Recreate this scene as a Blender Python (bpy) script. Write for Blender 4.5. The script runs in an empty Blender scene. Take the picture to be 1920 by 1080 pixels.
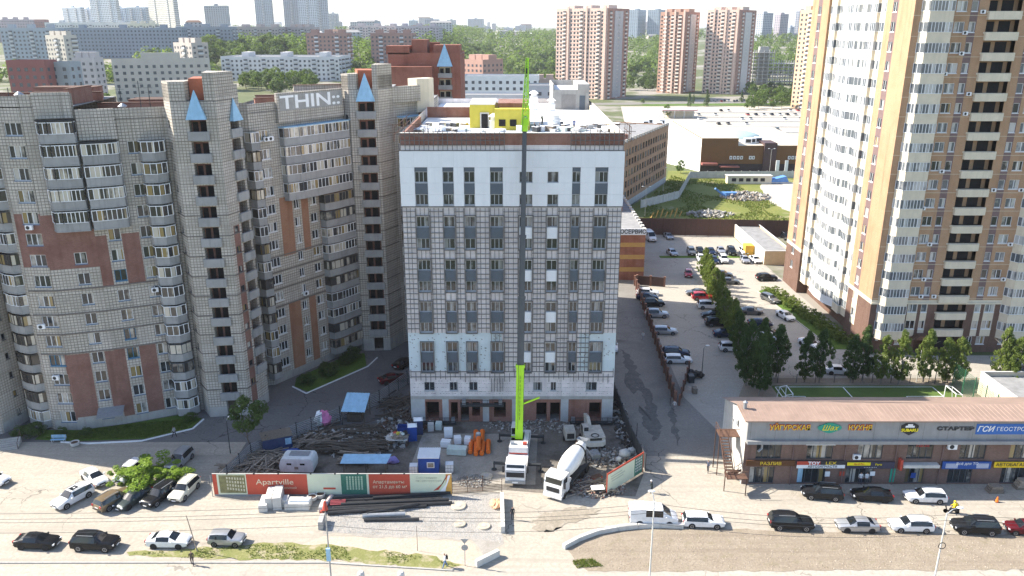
import bpy, math, random
from mathutils import Vector, Matrix
random.seed(7)
sc = bpy.context.scene
COL = sc.collection
R = math.radians
# ------------------------------------------------------------------ camera
CAM_H = 54.3; FPX = 1500.0; PITCH = math.atan(490/1500.0)
cam_d = bpy.data.cameras.new('camera'); cam = bpy.data.objects.new('camera', cam_d); COL.objects.link(cam)
cam.location = (0, 0, CAM_H); cam.rotation_euler = (math.pi/2-PITCH, 0, 0)
cam_d.sensor_width = 36; cam_d.lens = 36*FPX/1920; cam_d.clip_start = .5; cam_d.clip_end = 30000
sc.camera = cam
# ------------------------------------------------------------------ sky, sun, exposure
SUN = Vector((-1.2, .30, 1.0)).normalized()
world = bpy.data.worlds.new('World'); sc.world = world; world.use_nodes = True
wn = world.node_tree; bg = wn.nodes['Background']
sky = wn.nodes.new('ShaderNodeTexSky'); sky.sky_type = 'NISHITA'; sky.sun_disc = False
sky.sun_elevation = math.asin(SUN.z); sky.sun_rotation = math.atan2(SUN.x, SUN.y)
sky.air_density = .9; sky.dust_density = 1.0; sky.ozone_density = 1.2; sky.altitude = 150
wn.links.new(sky.outputs[0], bg.inputs[0]); bg.inputs[1].default_value = .135
sl = bpy.data.lights.new('sun', 'SUN'); sl.energy = 5.0; sl.angle = R(.55); sl.color = (1, .92, .80)
so = bpy.data.objects.new('sun', sl); COL.objects.link(so); so.location = (-60, 20, 90)
so.rotation_euler = (-SUN).to_track_quat('-Z', 'Y').to_euler()
sc.view_settings.view_transform = 'Standard'; sc.view_settings.look = 'None'
sc.view_settings.gamma = 1; sc.view_settings.exposure = 1.32
sc.render.engine = 'CYCLES'
cy = sc.cycles; cy.max_bounces = 5; cy.diffuse_bounces = 3; cy.glossy_bounces = 2; cy.transmission_bounces = 2
cy.transparent_max_bounces = 6; cy.volume_bounces = 0; cy.caustics_reflective = False; cy.caustics_refractive = False
cy.use_denoising = True
# ------------------------------------------------------------------ helpers: picture point -> place on the ground
_c, _s = math.cos(PITCH), math.sin(PITCH)
def ray(px, py):
    d = py-540; return (px-960., FPX*_c-d*_s, -FPX*_s-d*_c)
def G(px, py, z=0.):
    r = ray(px, py); t = (z-CAM_H)/r[2]; return (r[0]*t, r[1]*t)
def YZ(px, py, Y):
    r = ray(px, py); t = Y/r[1]; return (r[0]*t, CAM_H+r[2]*t)
# ------------------------------------------------------------------ helpers: meshes
class MB:
    def __init__(s): s.v = []; s.f = []; s.m = []; s.T = None
    def add(s, vs, fs, m=0):
        o = len(s.v)
        if s.T is not None: vs = [tuple(s.T @ Vector(p)) for p in vs]
        s.v += [tuple(p) for p in vs]
        for i, f in enumerate(fs):
            s.f.append(tuple(o+k for k in f)); s.m.append(m[i] if isinstance(m, (list, tuple)) else m)
        return s
    def box(s, x0, x1, y0, y1, z0, z1, m=0):
        return s.add([(x0,y0,z0),(x1,y0,z0),(x1,y1,z0),(x0,y1,z0),(x0,y0,z1),(x1,y0,z1),(x1,y1,z1),(x0,y1,z1)],
            [(3,2,1,0),(4,5,6,7),(0,1,5,4),(1,2,6,5),(2,3,7,6),(3,0,4,7)], m)
    def quad(s, a, b, c, d, m=0): return s.add([a,b,c,d], [(0,1,2,3)], m)
    def prism(s, poly, z0, z1, m=0, top=None):
        n = len(poly)
        vs = [(x,y,z0) for x,y in poly]+[(x,y,z1) for x,y in poly]
        fs = [(i,(i+1)%n,n+(i+1)%n,n+i) for i in range(n)]+[tuple(range(n,2*n)), tuple(range(n-1,-1,-1))]
        return s.add(vs, fs, [m]*n+[m if top is None else top, m])
    def ext(s, poly, y0, y1, m=0):      # side profile (x,z) pushed along y
        n = len(poly)
        vs = [(x,y0,z) for x,z in poly]+[(x,y1,z) for x,z in poly]
        fs = [(i,(i+1)%n,n+(i+1)%n,n+i) for i in range(n)]+[tuple(range(n-1,-1,-1)), tuple(range(n,2*n))]
        return s.add(vs, [f[::-1] for f in fs], m)
    def bar(s, p, q, w, h=None, m=0):
        h = w if h is None else h
        p = Vector(p); q = Vector(q); d = (q-p); L = d.length
        if L < 1e-6: return s
        d /= L; up = Vector((0,0,1)) if abs(d.z) < .95 else Vector((0,1,0))
        a = d.cross(up).normalized()*w/2; b = a.cross(d).normalized()*h/2
        vs = [p-a-b,p+a-b,p+a+b,p-a+b,q-a-b,q+a-b,q+a+b,q-a+b]
        return s.add(vs, [(0,1,2,3),(7,6,5,4),(0,4,5,1),(1,5,6,2),(2,6,7,3),(3,7,4,0)], m)
    def cyl(s, p, q, r0, r1=None, n=10, m=0, caps=True):
        r1 = r0 if r1 is None else r1
        p = Vector(p); q = Vector(q); d = (q-p).normalized()
        up = Vector((0,0,1)) if abs(d.z) < .95 else Vector((0,1,0))
        a = d.cross(up).normalized(); b = a.cross(d).normalized()
        vs = []
        for c, r in ((p, r0), (q, r1)):
            for i in range(n):
                t = 2*math.pi*i/n; vs.append(c+a*(r*math.cos(t))+b*(r*math.sin(t)))
        fs = [(i,n+i,n+(i+1)%n,(i+1)%n) for i in range(n)]
        if caps: fs += [tuple(range(n)), tuple(range(2*n-1,n-1,-1))]
        return s.add(vs, fs, m)
    def tube(s, pts, r, n=6, m=0):
        for a, b in zip(pts, pts[1:]): s.cyl(a, b, r, r, n, m)
        return s
    def lathe(s, prof, n=16, m=0, c=(0,0,0), axis=None):
        M = Matrix.Translation(c)
        if axis is not None: M = M @ Vector(axis).to_track_quat('Z','Y').to_matrix().to_4x4()
        vs = []
        for r, z in prof:
            for i in range(n):
                t = 2*math.pi*i/n; vs.append(M @ Vector((r*math.cos(t), r*math.sin(t), z)))
        fs = []
        for j in range(len(prof)-1):
            for i in range(n): fs.append((j*n+i, j*n+(i+1)%n, (j+1)*n+(i+1)%n, (j+1)*n+i))
        fs.append(tuple(range(n-1,-1,-1))); fs.append(tuple(range((len(prof)-1)*n, len(prof)*n)))
        return s.add(vs, fs, m)
    def blob(s, c, r, m=0, seed=0, amp=.25, n=8, k=5):
        rnd = random.Random(seed); vs = []; fs = []
        for j in range(k+1):
            ph = math.pi*j/k
            for i in range(n):
                t = 2*math.pi*i/n; q = 1+rnd.uniform(-amp, amp)
                vs.append((c[0]+r[0]*q*math.sin(ph)*math.cos(t), c[1]+r[1]*q*math.sin(ph)*math.sin(t), c[2]+r[2]*(q if 0 < j < k else 1)*math.cos(ph)))
        for j in range(k):
            for i in range(n): fs.append(((j+1)*n+i, (j+1)*n+(i+1)%n, j*n+(i+1)%n, j*n+i))
        return s.add(vs, fs, m)
    def mesh(s, name, mats, smooth=False):
        me = bpy.data.meshes.new(name); me.from_pydata(s.v, [], s.f)
        for m in (mats if isinstance(mats, (list, tuple)) else [mats]): me.materials.append(m)
        me.polygons.foreach_set('material_index', s.m)
        uv = me.uv_layers.new(name='UVMap'); dat = []
        for f in s.f:
            p = [s.v[i] for i in f]
            nx = ny = nz = 0.
            for i in range(len(p)):
                a = p[i]; b = p[(i+1) % len(p)]
                nx += (a[1]-b[1])*(a[2]+b[2]); ny += (a[2]-b[2])*(a[0]+b[0]); nz += (a[0]-b[0])*(a[1]+b[1])
            L = math.sqrt(nx*nx+ny*ny+nz*nz) or 1.
            h = math.hypot(nx, ny)
            if abs(nz)/L > .75 or h < 1e-9:
                for q in p: dat += [q[0], q[1]]
            else:
                tx, ty = -ny/h, nx/h
                for q in p: dat += [q[0]*tx+q[1]*ty, q[2]]
        uv.data.foreach_set('uv', dat)
        if smooth:
            me.polygons.foreach_set('use_smooth', [True]*len(me.polygons)); me.set_sharp_from_angle(angle=R(smooth if smooth is not True else 40))
        me.update(); return me
def obj(name, me, parent=None, loc=(0,0,0), rz=0., rot=None, mat=None, stuff=False):
    o = bpy.data.objects.new(name, me); COL.objects.link(o); o.location = loc
    o.rotation_euler = rot if rot is not None else (0, 0, rz)
    if parent is not None: o.parent = parent
    if mat is not None:
        for i, mm in enumerate(mat if isinstance(mat, (list, tuple)) else [mat]):
            o.material_slots[i].link = 'OBJECT'; o.material_slots[i].material = mm
    if stuff: o['kind'] = 'stuff'
    return o
def tag(o, label, cat, group=None):
    o['label'] = label; o['category'] = cat
    if group: o['group'] = group
    return o
def thing(name, label, cat, loc=(0,0,0), rz=0., group=None):
    o = bpy.data.objects.new(name, None); COL.objects.link(o); o.location = loc; o.rotation_euler = (0,0,rz)
    o.empty_display_size = .2
    return tag(o, label, cat, group)
def struct(name, me, loc=(0,0,0)):
    o = obj(name, me, None, loc); o['kind'] = 'structure'; return o
_cache = {}
def cached(key, fn):
    if key not in _cache: _cache[key] = fn()
    return _cache[key]
def copy_tree(o, parent=None):
    c = o.copy(); COL.objects.link(c)
    if parent is not None: c.parent = parent
    for ch in list(o.children): copy_tree(ch, c)
    return c
# ------------------------------------------------------------------ helpers: materials
def nodes(name):
    m = bpy.data.materials.new(name); m.use_nodes = True
    nt = m.node_tree; return m, nt, nt.nodes['Principled BSDF']
def N(nt, t, **kw):
    n = nt.nodes.new(t)
    for k, v in kw.items():
        if k.startswith('i_'): n.inputs[k[2:].replace('_', ' ')].default_value = v
        else: setattr(n, k, v)
    return n
def rgba(c): return (c[0], c[1], c[2], 1)
def mixc(nt, fac, a, b, mode='MIX'):
    n = nt.nodes.new('ShaderNodeMix'); n.data_type = 'RGBA'; n.blend_type = mode; n.clamp_factor = True
    for i, v in ((0, fac), (6, a), (7, b)):
        if hasattr(v, 'links') or hasattr(v, 'is_linked'): nt.links.new(v, n.inputs[i])
        else: n.inputs[i].default_value = v if i == 0 else rgba(v)
    return n.outputs[2]
def ramp(nt, src, lo, hi):
    n = nt.nodes.new('ShaderNodeMapRange'); nt.links.new(src, n.inputs[0])
    n.inputs[1].default_value = lo; n.inputs[2].default_value = hi; return n.outputs[0]
def noise(nt, coord, scale, detail=3., rough=.55):
    n = nt.nodes.new('ShaderNodeTexNoise'); n.inputs['Scale'].default_value = scale
    n.inputs['Detail'].default_value = detail; n.inputs['Roughness'].default_value = rough
    if coord is not None: nt.links.new(coord, n.inputs['Vector'])
    return n.outputs[0]
def bumpn(nt, h, strength, dist, bsdf):
    b = nt.nodes.new('ShaderNodeBump'); b.inputs['Strength'].default_value = strength; b.inputs['Distance'].default_value = dist
    nt.links.new(h, b.inputs['Height']); nt.links.new(b.outputs[0], bsdf.inputs['Normal'])
def geo(nt): return nt.nodes.new('ShaderNodeNewGeometry').outputs['Position']
def mat(name, col, rough=.75, var=.14, sc_=1.3, bump=.0, metal=0., spec=.3, streak=0., rnd=0.):
    m, nt, b = nodes(name)
    p = geo(nt)
    d = tuple(max(0, c*(1-var)) for c in col); l = tuple(min(1, c*(1+var)) for c in col)
    n1 = noise(nt, p, sc_, 5, .62)
    col_o = mixc(nt, ramp(nt, n1, .3, .7), d, l)
    if streak:
        mp = nt.nodes.new('ShaderNodeMapping'); mp.inputs['Scale'].default_value = (1.2, 1.2, .09); nt.links.new(p, mp.inputs[0])
        n2 = noise(nt, mp.outputs[0], 1.6, 4, .6)
        col_o = mixc(nt, ramp(nt, n2, .5, .85), col_o, tuple(c*(1-streak) for c in col))
    if rnd:
        oi = nt.nodes.new('ShaderNodeObjectInfo')
        mr = nt.nodes.new('ShaderNodeMapRange'); nt.links.new(oi.outputs['Random'], mr.inputs[0]); mr.inputs[3].default_value = 1-rnd; mr.inputs[4].default_value = 1+rnd
        hs = nt.nodes.new('ShaderNodeHueSaturation'); nt.links.new(mr.outputs[0], hs.inputs['Value']); nt.links.new(col_o, hs.inputs['Color']); col_o = hs.outputs[0]
    nt.links.new(col_o, b.inputs['Base Color'])
    b.inputs['Roughness'].default_value = rough; b.inputs['Metallic'].default_value = metal; b.inputs['Specular IOR Level'].default_value = spec
    if bump: bumpn(nt, noise(nt, p, sc_*6, 4), bump, .05, b)
    return m
def brickmat(name, c1, c2, mortar, bw, bh, ms=.012, off=.5, bump=.5, stain=.25, rough=.85, dist=.02, panel=None):
    m, nt, b = nodes(name)
    uv = nt.nodes.new('ShaderNodeUVMap').outputs[0]
    t = nt.nodes.new('ShaderNodeTexBrick'); t.offset = off; nt.links.new(uv, t.inputs[0])
    t.inputs['Scale'].default_value = 1; t.inputs['Brick Width'].default_value = bw; t.inputs['Row Height'].default_value = bh
    t.inputs['Mortar Size'].default_value = ms; t.inputs['Mortar Smooth'].default_value = .2
    t.inputs['Color1'].default_value = rgba(c1); t.inputs['Color2'].default_value = rgba(c2); t.inputs['Mortar'].default_value = rgba(mortar)
    p = geo(nt)
    n1 = noise(nt, p, .35, 6, .65)
    c = mixc(nt, ramp(nt, n1, .45, .75), t.outputs[0], tuple(k*(1-stain)*.9 for k in c1))
    mp = nt.nodes.new('ShaderNodeMapping'); mp.inputs['Scale'].default_value = (1, 1, .07); nt.links.new(p, mp.inputs[0])
    n2 = noise(nt, mp.outputs[0], 1.1, 4, .6)
    c = mixc(nt, ramp(nt, n2, .52, .95), c, tuple(k*.55 for k in c2))
    if panel:
        t2 = nt.nodes.new('ShaderNodeTexBrick'); t2.offset = 0; nt.links.new(uv, t2.inputs[0]); t2.inputs['Scale'].default_value = 1; t2.inputs['Brick Width'].default_value = panel[0]; t2.inputs['Row Height'].default_value = panel[1]; t2.inputs['Mortar Size'].default_value = .025
        t2.inputs['Color1'].default_value = (1,1,1,1); t2.inputs['Color2'].default_value = (panel[2],panel[2],panel[2]*.97,1); t2.inputs['Mortar'].default_value = (.5,.48,.46,1)
        c = mixc(nt, 1., c, t2.outputs[0], 'MULTIPLY')
    nt.links.new(c, b.inputs['Base Color']); b.inputs['Roughness'].default_value = rough; b.inputs['Specular IOR Level'].default_value = .25
    if bump:
        inv = nt.nodes.new('ShaderNodeMath'); inv.operation = 'SUBTRACT'; inv.inputs[0].default_value = 1; nt.links.new(t.outputs['Fac'], inv.inputs[1])
        bumpn(nt, inv.outputs[0], bump, dist, b)
    return m
def panemat(name, dark=(.02,.025,.03), pale=(.42,.40,.36), pfrac=.3, cell=.62, rough=.06, ochre=True):
    m, nt, b = nodes(name)
    uv = nt.nodes.new('ShaderNodeUVMap').outputs[0]; oi = nt.nodes.new('ShaderNodeObjectInfo')
    sx = nt.nodes.new('ShaderNodeSeparateXYZ'); nt.links.new(uv, sx.inputs[0])
    dv = N(nt, 'ShaderNodeMath', operation='DIVIDE'); nt.links.new(sx.outputs[0], dv.inputs[0]); dv.inputs[1].default_value = cell
    fl = N(nt, 'ShaderNodeMath', operation='FLOOR'); nt.links.new(dv.outputs[0], fl.inputs[0])
    ad = N(nt, 'ShaderNodeMath', operation='MULTIPLY_ADD'); nt.links.new(oi.outputs['Random'], ad.inputs[0]); ad.inputs[1].default_value = 913.; nt.links.new(fl.outputs[0], ad.inputs[2])
    wn_ = N(nt, 'ShaderNodeTexWhiteNoise', noise_dimensions='1D'); nt.links.new(ad.outputs[0], wn_.inputs['W'])
    n1 = noise(nt, geo(nt), 1.1, 2)
    q = N(nt, 'ShaderNodeMath', operation='MULTIPLY_ADD'); nt.links.new(n1, q.inputs[0]); q.inputs[1].default_value = .5; nt.links.new(wn_.outputs[0], q.inputs[2])
    c = mixc(nt, ramp(nt, q.outputs[0], 1.22-pfrac, 1.3-pfrac*.6), dark, pale)
    wa = N(nt, 'ShaderNodeTexWhiteNoise', noise_dimensions='1D'); a2 = N(nt, 'ShaderNodeMath', operation='ADD'); nt.links.new(ad.outputs[0], a2.inputs[0]); a2.inputs[1].default_value = 37.7; nt.links.new(a2.outputs[0], wa.inputs['W'])
    c = mixc(nt, ramp(nt, wa.outputs[0], .89, .93), c, (.26, .19, .08)) if ochre else c
    nt.links.new(c, b.inputs['Base Color']); b.inputs['Roughness'].default_value = rough; b.inputs['Specular IOR Level'].default_value = .8
    bumpn(nt, noise(nt, geo(nt), .9, 1), .06, .1, b)
    return m
def leafmat(name, c1, c2, trans=.5):
    m, nt, b = nodes(name)
    oi = nt.nodes.new('ShaderNodeObjectInfo'); p = geo(nt)
    n1 = noise(nt, p, 1.7, 2); n2 = noise(nt, p, .25, 2)
    s = N(nt, 'ShaderNodeMath', operation='MULTIPLY_ADD'); nt.links.new(oi.outputs['Random'], s.inputs[0]); s.inputs[1].default_value = .5; nt.links.new(n2, s.inputs[2])
    c = mixc(nt, ramp(nt, s.outputs[0], .35, 1.05), c1, c2)
    c = mixc(nt, ramp(nt, n1, .35, .75), c, tuple(k*1.35 for k in c2))
    nt.links.new(c, b.inputs['Base Color']); b.inputs['Roughness'].default_value = .55; b.inputs['Specular IOR Level'].default_value = .25
    t = nt.nodes.new('ShaderNodeBsdfTranslucent'); nt.links.new(mixc(nt, .5, c, (.14, .22, .02)), t.inputs[0])
    mx = nt.nodes.new('ShaderNodeMixShader'); mx.inputs[0].default_value = trans
    nt.links.new(b.outputs[0], mx.inputs[1]); nt.links.new(t.outputs[0], mx.inputs[2])
    nt.links.new(mx.outputs[0], nt.nodes['Material Output'].inputs[0]); return m
def groundmat(name, c1, c2, sc_=.3, fine=4., c3=None, t3=(.6,.7), rough=.9, bump=.4, bsc=12., sc3=.12, crack=0., track=0.):
    m, nt, b = nodes(name); p = geo(nt)
    a = noise(nt, p, sc_, 6, .65); f = noise(nt, p, fine, 4, .7)
    c = mixc(nt, ramp(nt, a, .3, .7), c1, c2)
    c = mixc(nt, ramp(nt, f, .35, .8), c, tuple(k*.72 for k in c1))
    if c3: c = mixc(nt, ramp(nt, noise(nt, p, sc3, 5, .62), *t3), c, c3)
    if track:
        mp = nt.nodes.new('ShaderNodeMapping'); mp.inputs['Scale'].default_value = (.035, 1.1, 1); mp.inputs['Rotation'].default_value = (0, 0, .03); nt.links.new(p, mp.inputs[0])
        c = mixc(nt, ramp(nt, noise(nt, mp.outputs[0], 1., 4, .6), .5, .75), c, tuple(k*(1-track) for k in c1))
        mp = nt.nodes.new('ShaderNodeMapping'); mp.inputs['Scale'].default_value = (.5, .5, 1); nt.links.new(p, mp.inputs[0])
        c = mixc(nt, ramp(nt, noise(nt, mp.outputs[0], .6, 7, .75), .58, .72), c, tuple(k*(1-track*.8) for k in c2))
    if crack:
        vo = nt.nodes.new('ShaderNodeTexVoronoi'); vo.feature = 'DISTANCE_TO_EDGE'; vo.inputs['Scale'].default_value = .16
        nz = nt.nodes.new('ShaderNodeTexNoise'); nz.inputs['Scale'].default_value = .7; nt.links.new(p, nz.inputs[0])
        ad = nt.nodes.new('ShaderNodeVectorMath'); ad.operation = 'MULTIPLY_ADD'; nt.links.new(nz.outputs[1], ad.inputs[0]); ad.inputs[1].default_value = (2.5, 2.5, 0); nt.links.new(p, ad.inputs[2]); nt.links.new(ad.outputs[0], vo.inputs['Vector'])
        g = ramp(nt, noise(nt, p, .06, 2), .5, .6)
        mm = nt.nodes.new('ShaderNodeMath'); mm.operation = 'MULTIPLY'; nt.links.new(ramp(nt, vo.outputs[0], .012, .004), mm.inputs[0]); nt.links.new(g, mm.inputs[1])
        c = mixc(nt, mm.outputs[0], c, tuple(k*(1-crack) for k in c1))
    nt.links.new(c, b.inputs['Base Color']); b.inputs['Roughness'].default_value = rough; b.inputs['Specular IOR Level'].default_value = .2
    if bump: bumpn(nt, noise(nt, p, bsc, 4, .7), bump, .06, b)
    return m
def carpaint(name, col, metal=.0, rough=.28):
    m, nt, b = nodes(name); b.inputs['Base Color'].default_value = rgba(col); b.inputs['Roughness'].default_value = rough
    n = noise(nt, geo(nt), 2.2, 4, .7); c = mixc(nt, ramp(nt, n, .4, .8), col, tuple(k*.82+.004 for k in col)); nt.links.new(c, b.inputs['Base Color'])
    b.inputs['Metallic'].default_value = metal; b.inputs['Coat Weight'].default_value = .6 if max(col) > .1 else .08; b.inputs['Specular IOR Level'].default_value = .5 if max(col) > .1 else .22; b.inputs['Coat Roughness'].default_value = .06
    return m
K = {}
def _mk():
    K['white'] = mat('white_paint', (.78,.79,.80), .5, .05)
    K['frame'] = mat('white_pvc', (.74,.75,.76), .45, .05)
    K['framed'] = mat('dark_window_frame', (.07,.08,.09), .5, .1)
    K['frameb'] = mat('blue_window_frame', (.03,.16,.30), .55, .1)
    K['pane'] = panemat('window_glass')
    K['panem'] = panemat('mirror_glass', (.022,.027,.033), (.24,.25,.25), .2, .5, .05, False); K['panel'] = panemat('pale_balcony_glass', (.10,.115,.13), (.46,.46,.44), .45, .55, .05, False)
    K['paneb'] = panemat('balcony_glass', (.035,.035,.035), (.5,.46,.38), .42, .7)
    K['dark'] = mat('dark_interior', (.018,.017,.018), .9, .3)
    K['darkgrey'] = mat('dark_steel', (.05,.055,.06), .5, .2, metal=.3)
    K['steel'] = mat('galvanised_steel', (.30,.32,.34), .45, .12, 3, metal=.4)
    K['rubber'] = mat('rubber', (.018,.018,.019), .8, .2)
    K['rim'] = mat('alloy_rim', (.42,.43,.45), .35, .08, metal=.6)
    K['cglass'] = mat('car_glass', (.010,.013,.016), .05, .2, spec=.6)
    K['lamp'] = mat('lamp_glass', (.72,.74,.76), .15, .05, spec=.8)
    K['tail'] = mat('tail_lamp', (.38,.015,.02), .2, .1, spec=.6)
    K['plate'] = mat('number_plate', (.75,.75,.74), .5, .04)
    K['black'] = mat('black_plastic', (.025,.026,.028), .55, .2)
    K['conc'] = mat('concrete', (.36,.35,.33), .85, .14, .8, .15, streak=.3)
    K['concl'] = mat('light_concrete', (.52,.51,.48), .85, .12, .8, .12, streak=.2)
    K['concb'] = mat('balcony_concrete', (.30,.30,.295), .85, .12, .7, .12, streak=.35, rnd=.08)
    K['wood'] = mat('weathered_wood', (.24,.20,.16), .85, .25, 5, .2, rnd=.3)
    K['woodd'] = mat('dark_wood', (.09,.075,.06), .9, .25, 5, .2, rnd=.35)
    K['rust'] = mat('rusty_steel', (.10,.055,.038), .85, .35, 5, .2, rnd=.25)
    K['bark'] = mat('bark', (.13,.10,.08), .9, .25, 6, .3)
    K['birch'] = mat('birch_bark', (.24,.22,.19), .9, .35, 6, .2)
    K['roofgrey'] = mat('roofing_felt', (.24,.24,.24), .9, .2, .7, .1)
    K['roofw'] = mat('white_roof_membrane', (.72,.72,.71), .8, .08, .5, .05)
    K['bluem'] = mat('pale_blue_metal', (.30,.50,.66), .5, .1, 1.5, streak=.25, metal=.1)
    K['blue'] = mat('blue_paint', (.02,.07,.30), .5, .15)
    K['darkblue'] = mat('dark_blue_metal', (.03,.05,.12), .6, .2)
    K['red'] = mat('red_print', (.45,.07,.045), .6, .06)
    K['lime'] = mat('lime_paint', (.42,.75,.02), .4, .06, spec=.4)
    K['orange'] = mat('orange_pipe', (.78,.17,.025), .5, .08)
    K['yellow'] = mat('yellow_render', (.52,.45,.07), .8, .1, .8, streak=.12)
    K['brick'] = brickmat('red_brick', (.30,.115,.075), (.24,.09,.06), (.30,.25,.22), .25, .075, .012)
    K['tile'] = brickmat('rusticated_tile_wall', (.56,.515,.455), (.49,.45,.40), (.22,.20,.175), .42, .40, .04, 0., .9, .28, dist=.06, panel=(3.2,2.86,.84))
    K['bpink'] = brickmat('pink_brick', (.265,.118,.09), (.19,.083,.064), (.24,.175,.15), .26, .09, .014, .5, .5, .35)
    K['borange'] = brickmat('tan_brick', (.43,.265,.155), (.37,.225,.13), (.42,.31,.22), .25, .085, .008, .5, .25, .12)
    K['bbrown'] = brickmat('brown_brick', (.15,.085,.065), (.12,.066,.05), (.20,.15,.12), .3, .1, .012, .5, .4)
    K['cream'] = mat('cream_render', (.64,.57,.44), .8, .08, .7, streak=.15)
    K['brownstrip'] = mat('brown_panel', (.17,.115,.11), .7, .1)
    K['leaf'] = leafmat('foliage', (.045,.09,.02), (.115,.17,.032))
    K['leafb'] = leafmat('birch_foliage', (.085,.125,.026), (.165,.21,.048))
    K['leafd'] = leafmat('dark_foliage', (.026,.055,.016), (.06,.10,.025), .35)
    K['leafm'] = leafmat('maple_foliage', (.09,.17,.015), (.20,.30,.03), .4)
    K['skin'] = mat('skin', (.50,.30,.21), .6, .08)
_mk()
# ================================================================== ground
_shn = [0]
def sheet(name, pts, z, m, world_pts=False, kind='structure', sub=False):
    _shn[0] += 1; z += .0009*_shn[0]
    P = [p if world_pts else G(*p) for p in pts]
    mb = MB(); n = len(P)
    a = sum(P[i][0]*P[(i+1)%n][1]-P[(i+1)%n][0]*P[i][1] for i in range(n))
    if a < 0: P = P[::-1]
    mb.add([(x, y, z) for x, y in P], [tuple(range(n))])
    o = obj(name, mb.mesh(name, m)); o['kind'] = kind; return o
def wobble(pts, amp, step, seed=1):
    rnd = random.Random(seed); out = []
    for i in range(len(pts)):
        a = pts[i]; b = pts[(i+1) % len(pts)]; k = max(1, int(math.hypot(b[0]-a[0], b[1]-a[1])/step))
        for j in range(k):
            t = j/k; out.append((a[0]+(b[0]-a[0])*t+rnd.uniform(-amp, amp), a[1]+(b[1]-a[1])*t+rnd.uniform(-amp, amp)))
    return out
gm = {}
gm['city'] = groundmat('city_ground', (.09,.115,.045), (.15,.155,.08), .012, .2, (.27,.25,.22), (.5,.6), sc3=.02, bump=0)
gm['yard'] = groundmat('dusty_asphalt', (.37,.335,.28), (.44,.40,.335), .22, 2.5, (.29,.26,.22), (.55,.75), sc3=.35, crack=.6, track=.22)
gm['road'] = groundmat('worn_road', (.38,.35,.30), (.44,.41,.35), .15, 2., (.33,.30,.26), (.55,.7), sc3=.25, crack=.5, track=.2)
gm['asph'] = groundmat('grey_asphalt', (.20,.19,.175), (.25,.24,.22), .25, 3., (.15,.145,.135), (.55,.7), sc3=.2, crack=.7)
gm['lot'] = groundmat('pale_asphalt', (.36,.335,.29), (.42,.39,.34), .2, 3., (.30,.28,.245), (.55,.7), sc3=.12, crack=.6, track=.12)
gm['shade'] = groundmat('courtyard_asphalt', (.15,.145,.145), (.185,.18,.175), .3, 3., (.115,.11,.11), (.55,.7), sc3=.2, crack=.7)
gm['dirt'] = groundmat('bare_dirt', (.26,.215,.165), (.34,.29,.225), .45, 4., (.215,.185,.125), (.55,.7), bump=1., bsc=5., sc3=.8, track=.18)
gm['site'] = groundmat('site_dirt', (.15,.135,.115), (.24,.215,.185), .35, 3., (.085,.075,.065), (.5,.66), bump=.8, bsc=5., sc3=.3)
gm['slab'] = groundmat('site_concrete', (.33,.30,.26), (.39,.36,.31), .4, 3., (.22,.20,.17), (.52,.68), sc3=.4, crack=.6)
gm['gravel'] = groundmat('gravel_bed', (.33,.31,.28), (.42,.395,.36), 1.2, 9., (.25,.23,.20), (.5,.7), bump=.8, bsc=14., sc3=.5)
gm['grass'] = groundmat('dry_grass_soil', (.17,.19,.06), (.27,.255,.11), .6, 5., (.36,.31,.22), (.5,.66), bump=.8, bsc=10., sc3=.7)
gm['lawn'] = groundmat('lawn', (.07,.13,.02), (.12,.19,.03), .5, 5., bump=.8, bsc=14.)
gm['field'] = groundmat('weedy_field', (.13,.16,.035), (.25,.24,.07), .12, 1.5, (.35,.30,.21), (.6,.72), bump=.8, bsc=4., sc3=.09)
gm['pitch'] = groundmat('artificial_turf', (.085,.135,.03), (.11,.165,.04), .5, 8., bump=.2)
gm['wet'] = groundmat('damp_asphalt', (.25,.22,.17), (.37,.33,.27), .9, 3., bump=.1, rough=.7)
gm['tar'] = groundmat('tar_patch', (.10,.10,.10), (.17,.165,.155), .9, 3., bump=.2)
gm['sand'] = groundmat('pale_sand', (.44,.40,.34), (.52,.48,.41), .3, 2.)
def ss(a, b, v):
    v = min(1., max(0., (v-a)/(b-a))); return v*v*(3-2*v)
def terr(x, y):      # the land climbs towards the left and the far distance
    return (17*ss(230, 430, y)*(1-.4*ss(700, 1400, y))+15*ss(560, 800, y)*(1-ss(900, 1600, y)))*ss(-25, -110, x)+30*ss(740, 1600, y)+14*ss(1600, 6000, y)
xs_ = [-14000,-9000,-6000,-4000,-2800,-2000,-1500,-1100]+[-900+30*i for i in range(61)]+[1100,1500,2000,2800,4000,6000,9000,14000]
ys_ = [-600,-100,60,220]+[230+14*i for i in range(38)]+[770+50*i for i in range(18)]+[1700,1900,2200,2600,3000,3600,4400,5200,6000,8000,12000,22000]
gv = [(x, y, terr(x, y)-.02) for y in ys_ for x in xs_]; nx_ = len(xs_)
ground = MB().add(gv, [(j*nx_+i, j*nx_+i+1, (j+1)*nx_+i+1, (j+1)*nx_+i) for j in range(len(ys_)-1) for i in range(nx_-1)])
struct('ground', ground.mesh('ground', gm['city'], 80))
sheet('forecourt', [(-110,62),(110,62),(110,100),(60,100),(30,100),(26,112),(15.5,112),(15.5,104.5),(-34,104.5),(-34,86.3),(-36.4,98),(-110,98)], 0, gm['yard'], True)
sheet('road', [(-110,40),(110,40),(110,70.9),(-110,71.4)], .004, gm['road'], True)
sheet('courtyard_road', [(-110,98.003),(-36.5,98.003),(-36.5,86.5),(-34.2,86.5),(-15,104.4),(-15,150),(-40,150),(-40,118),(-110,118)], .004, gm['shade'], True)
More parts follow.
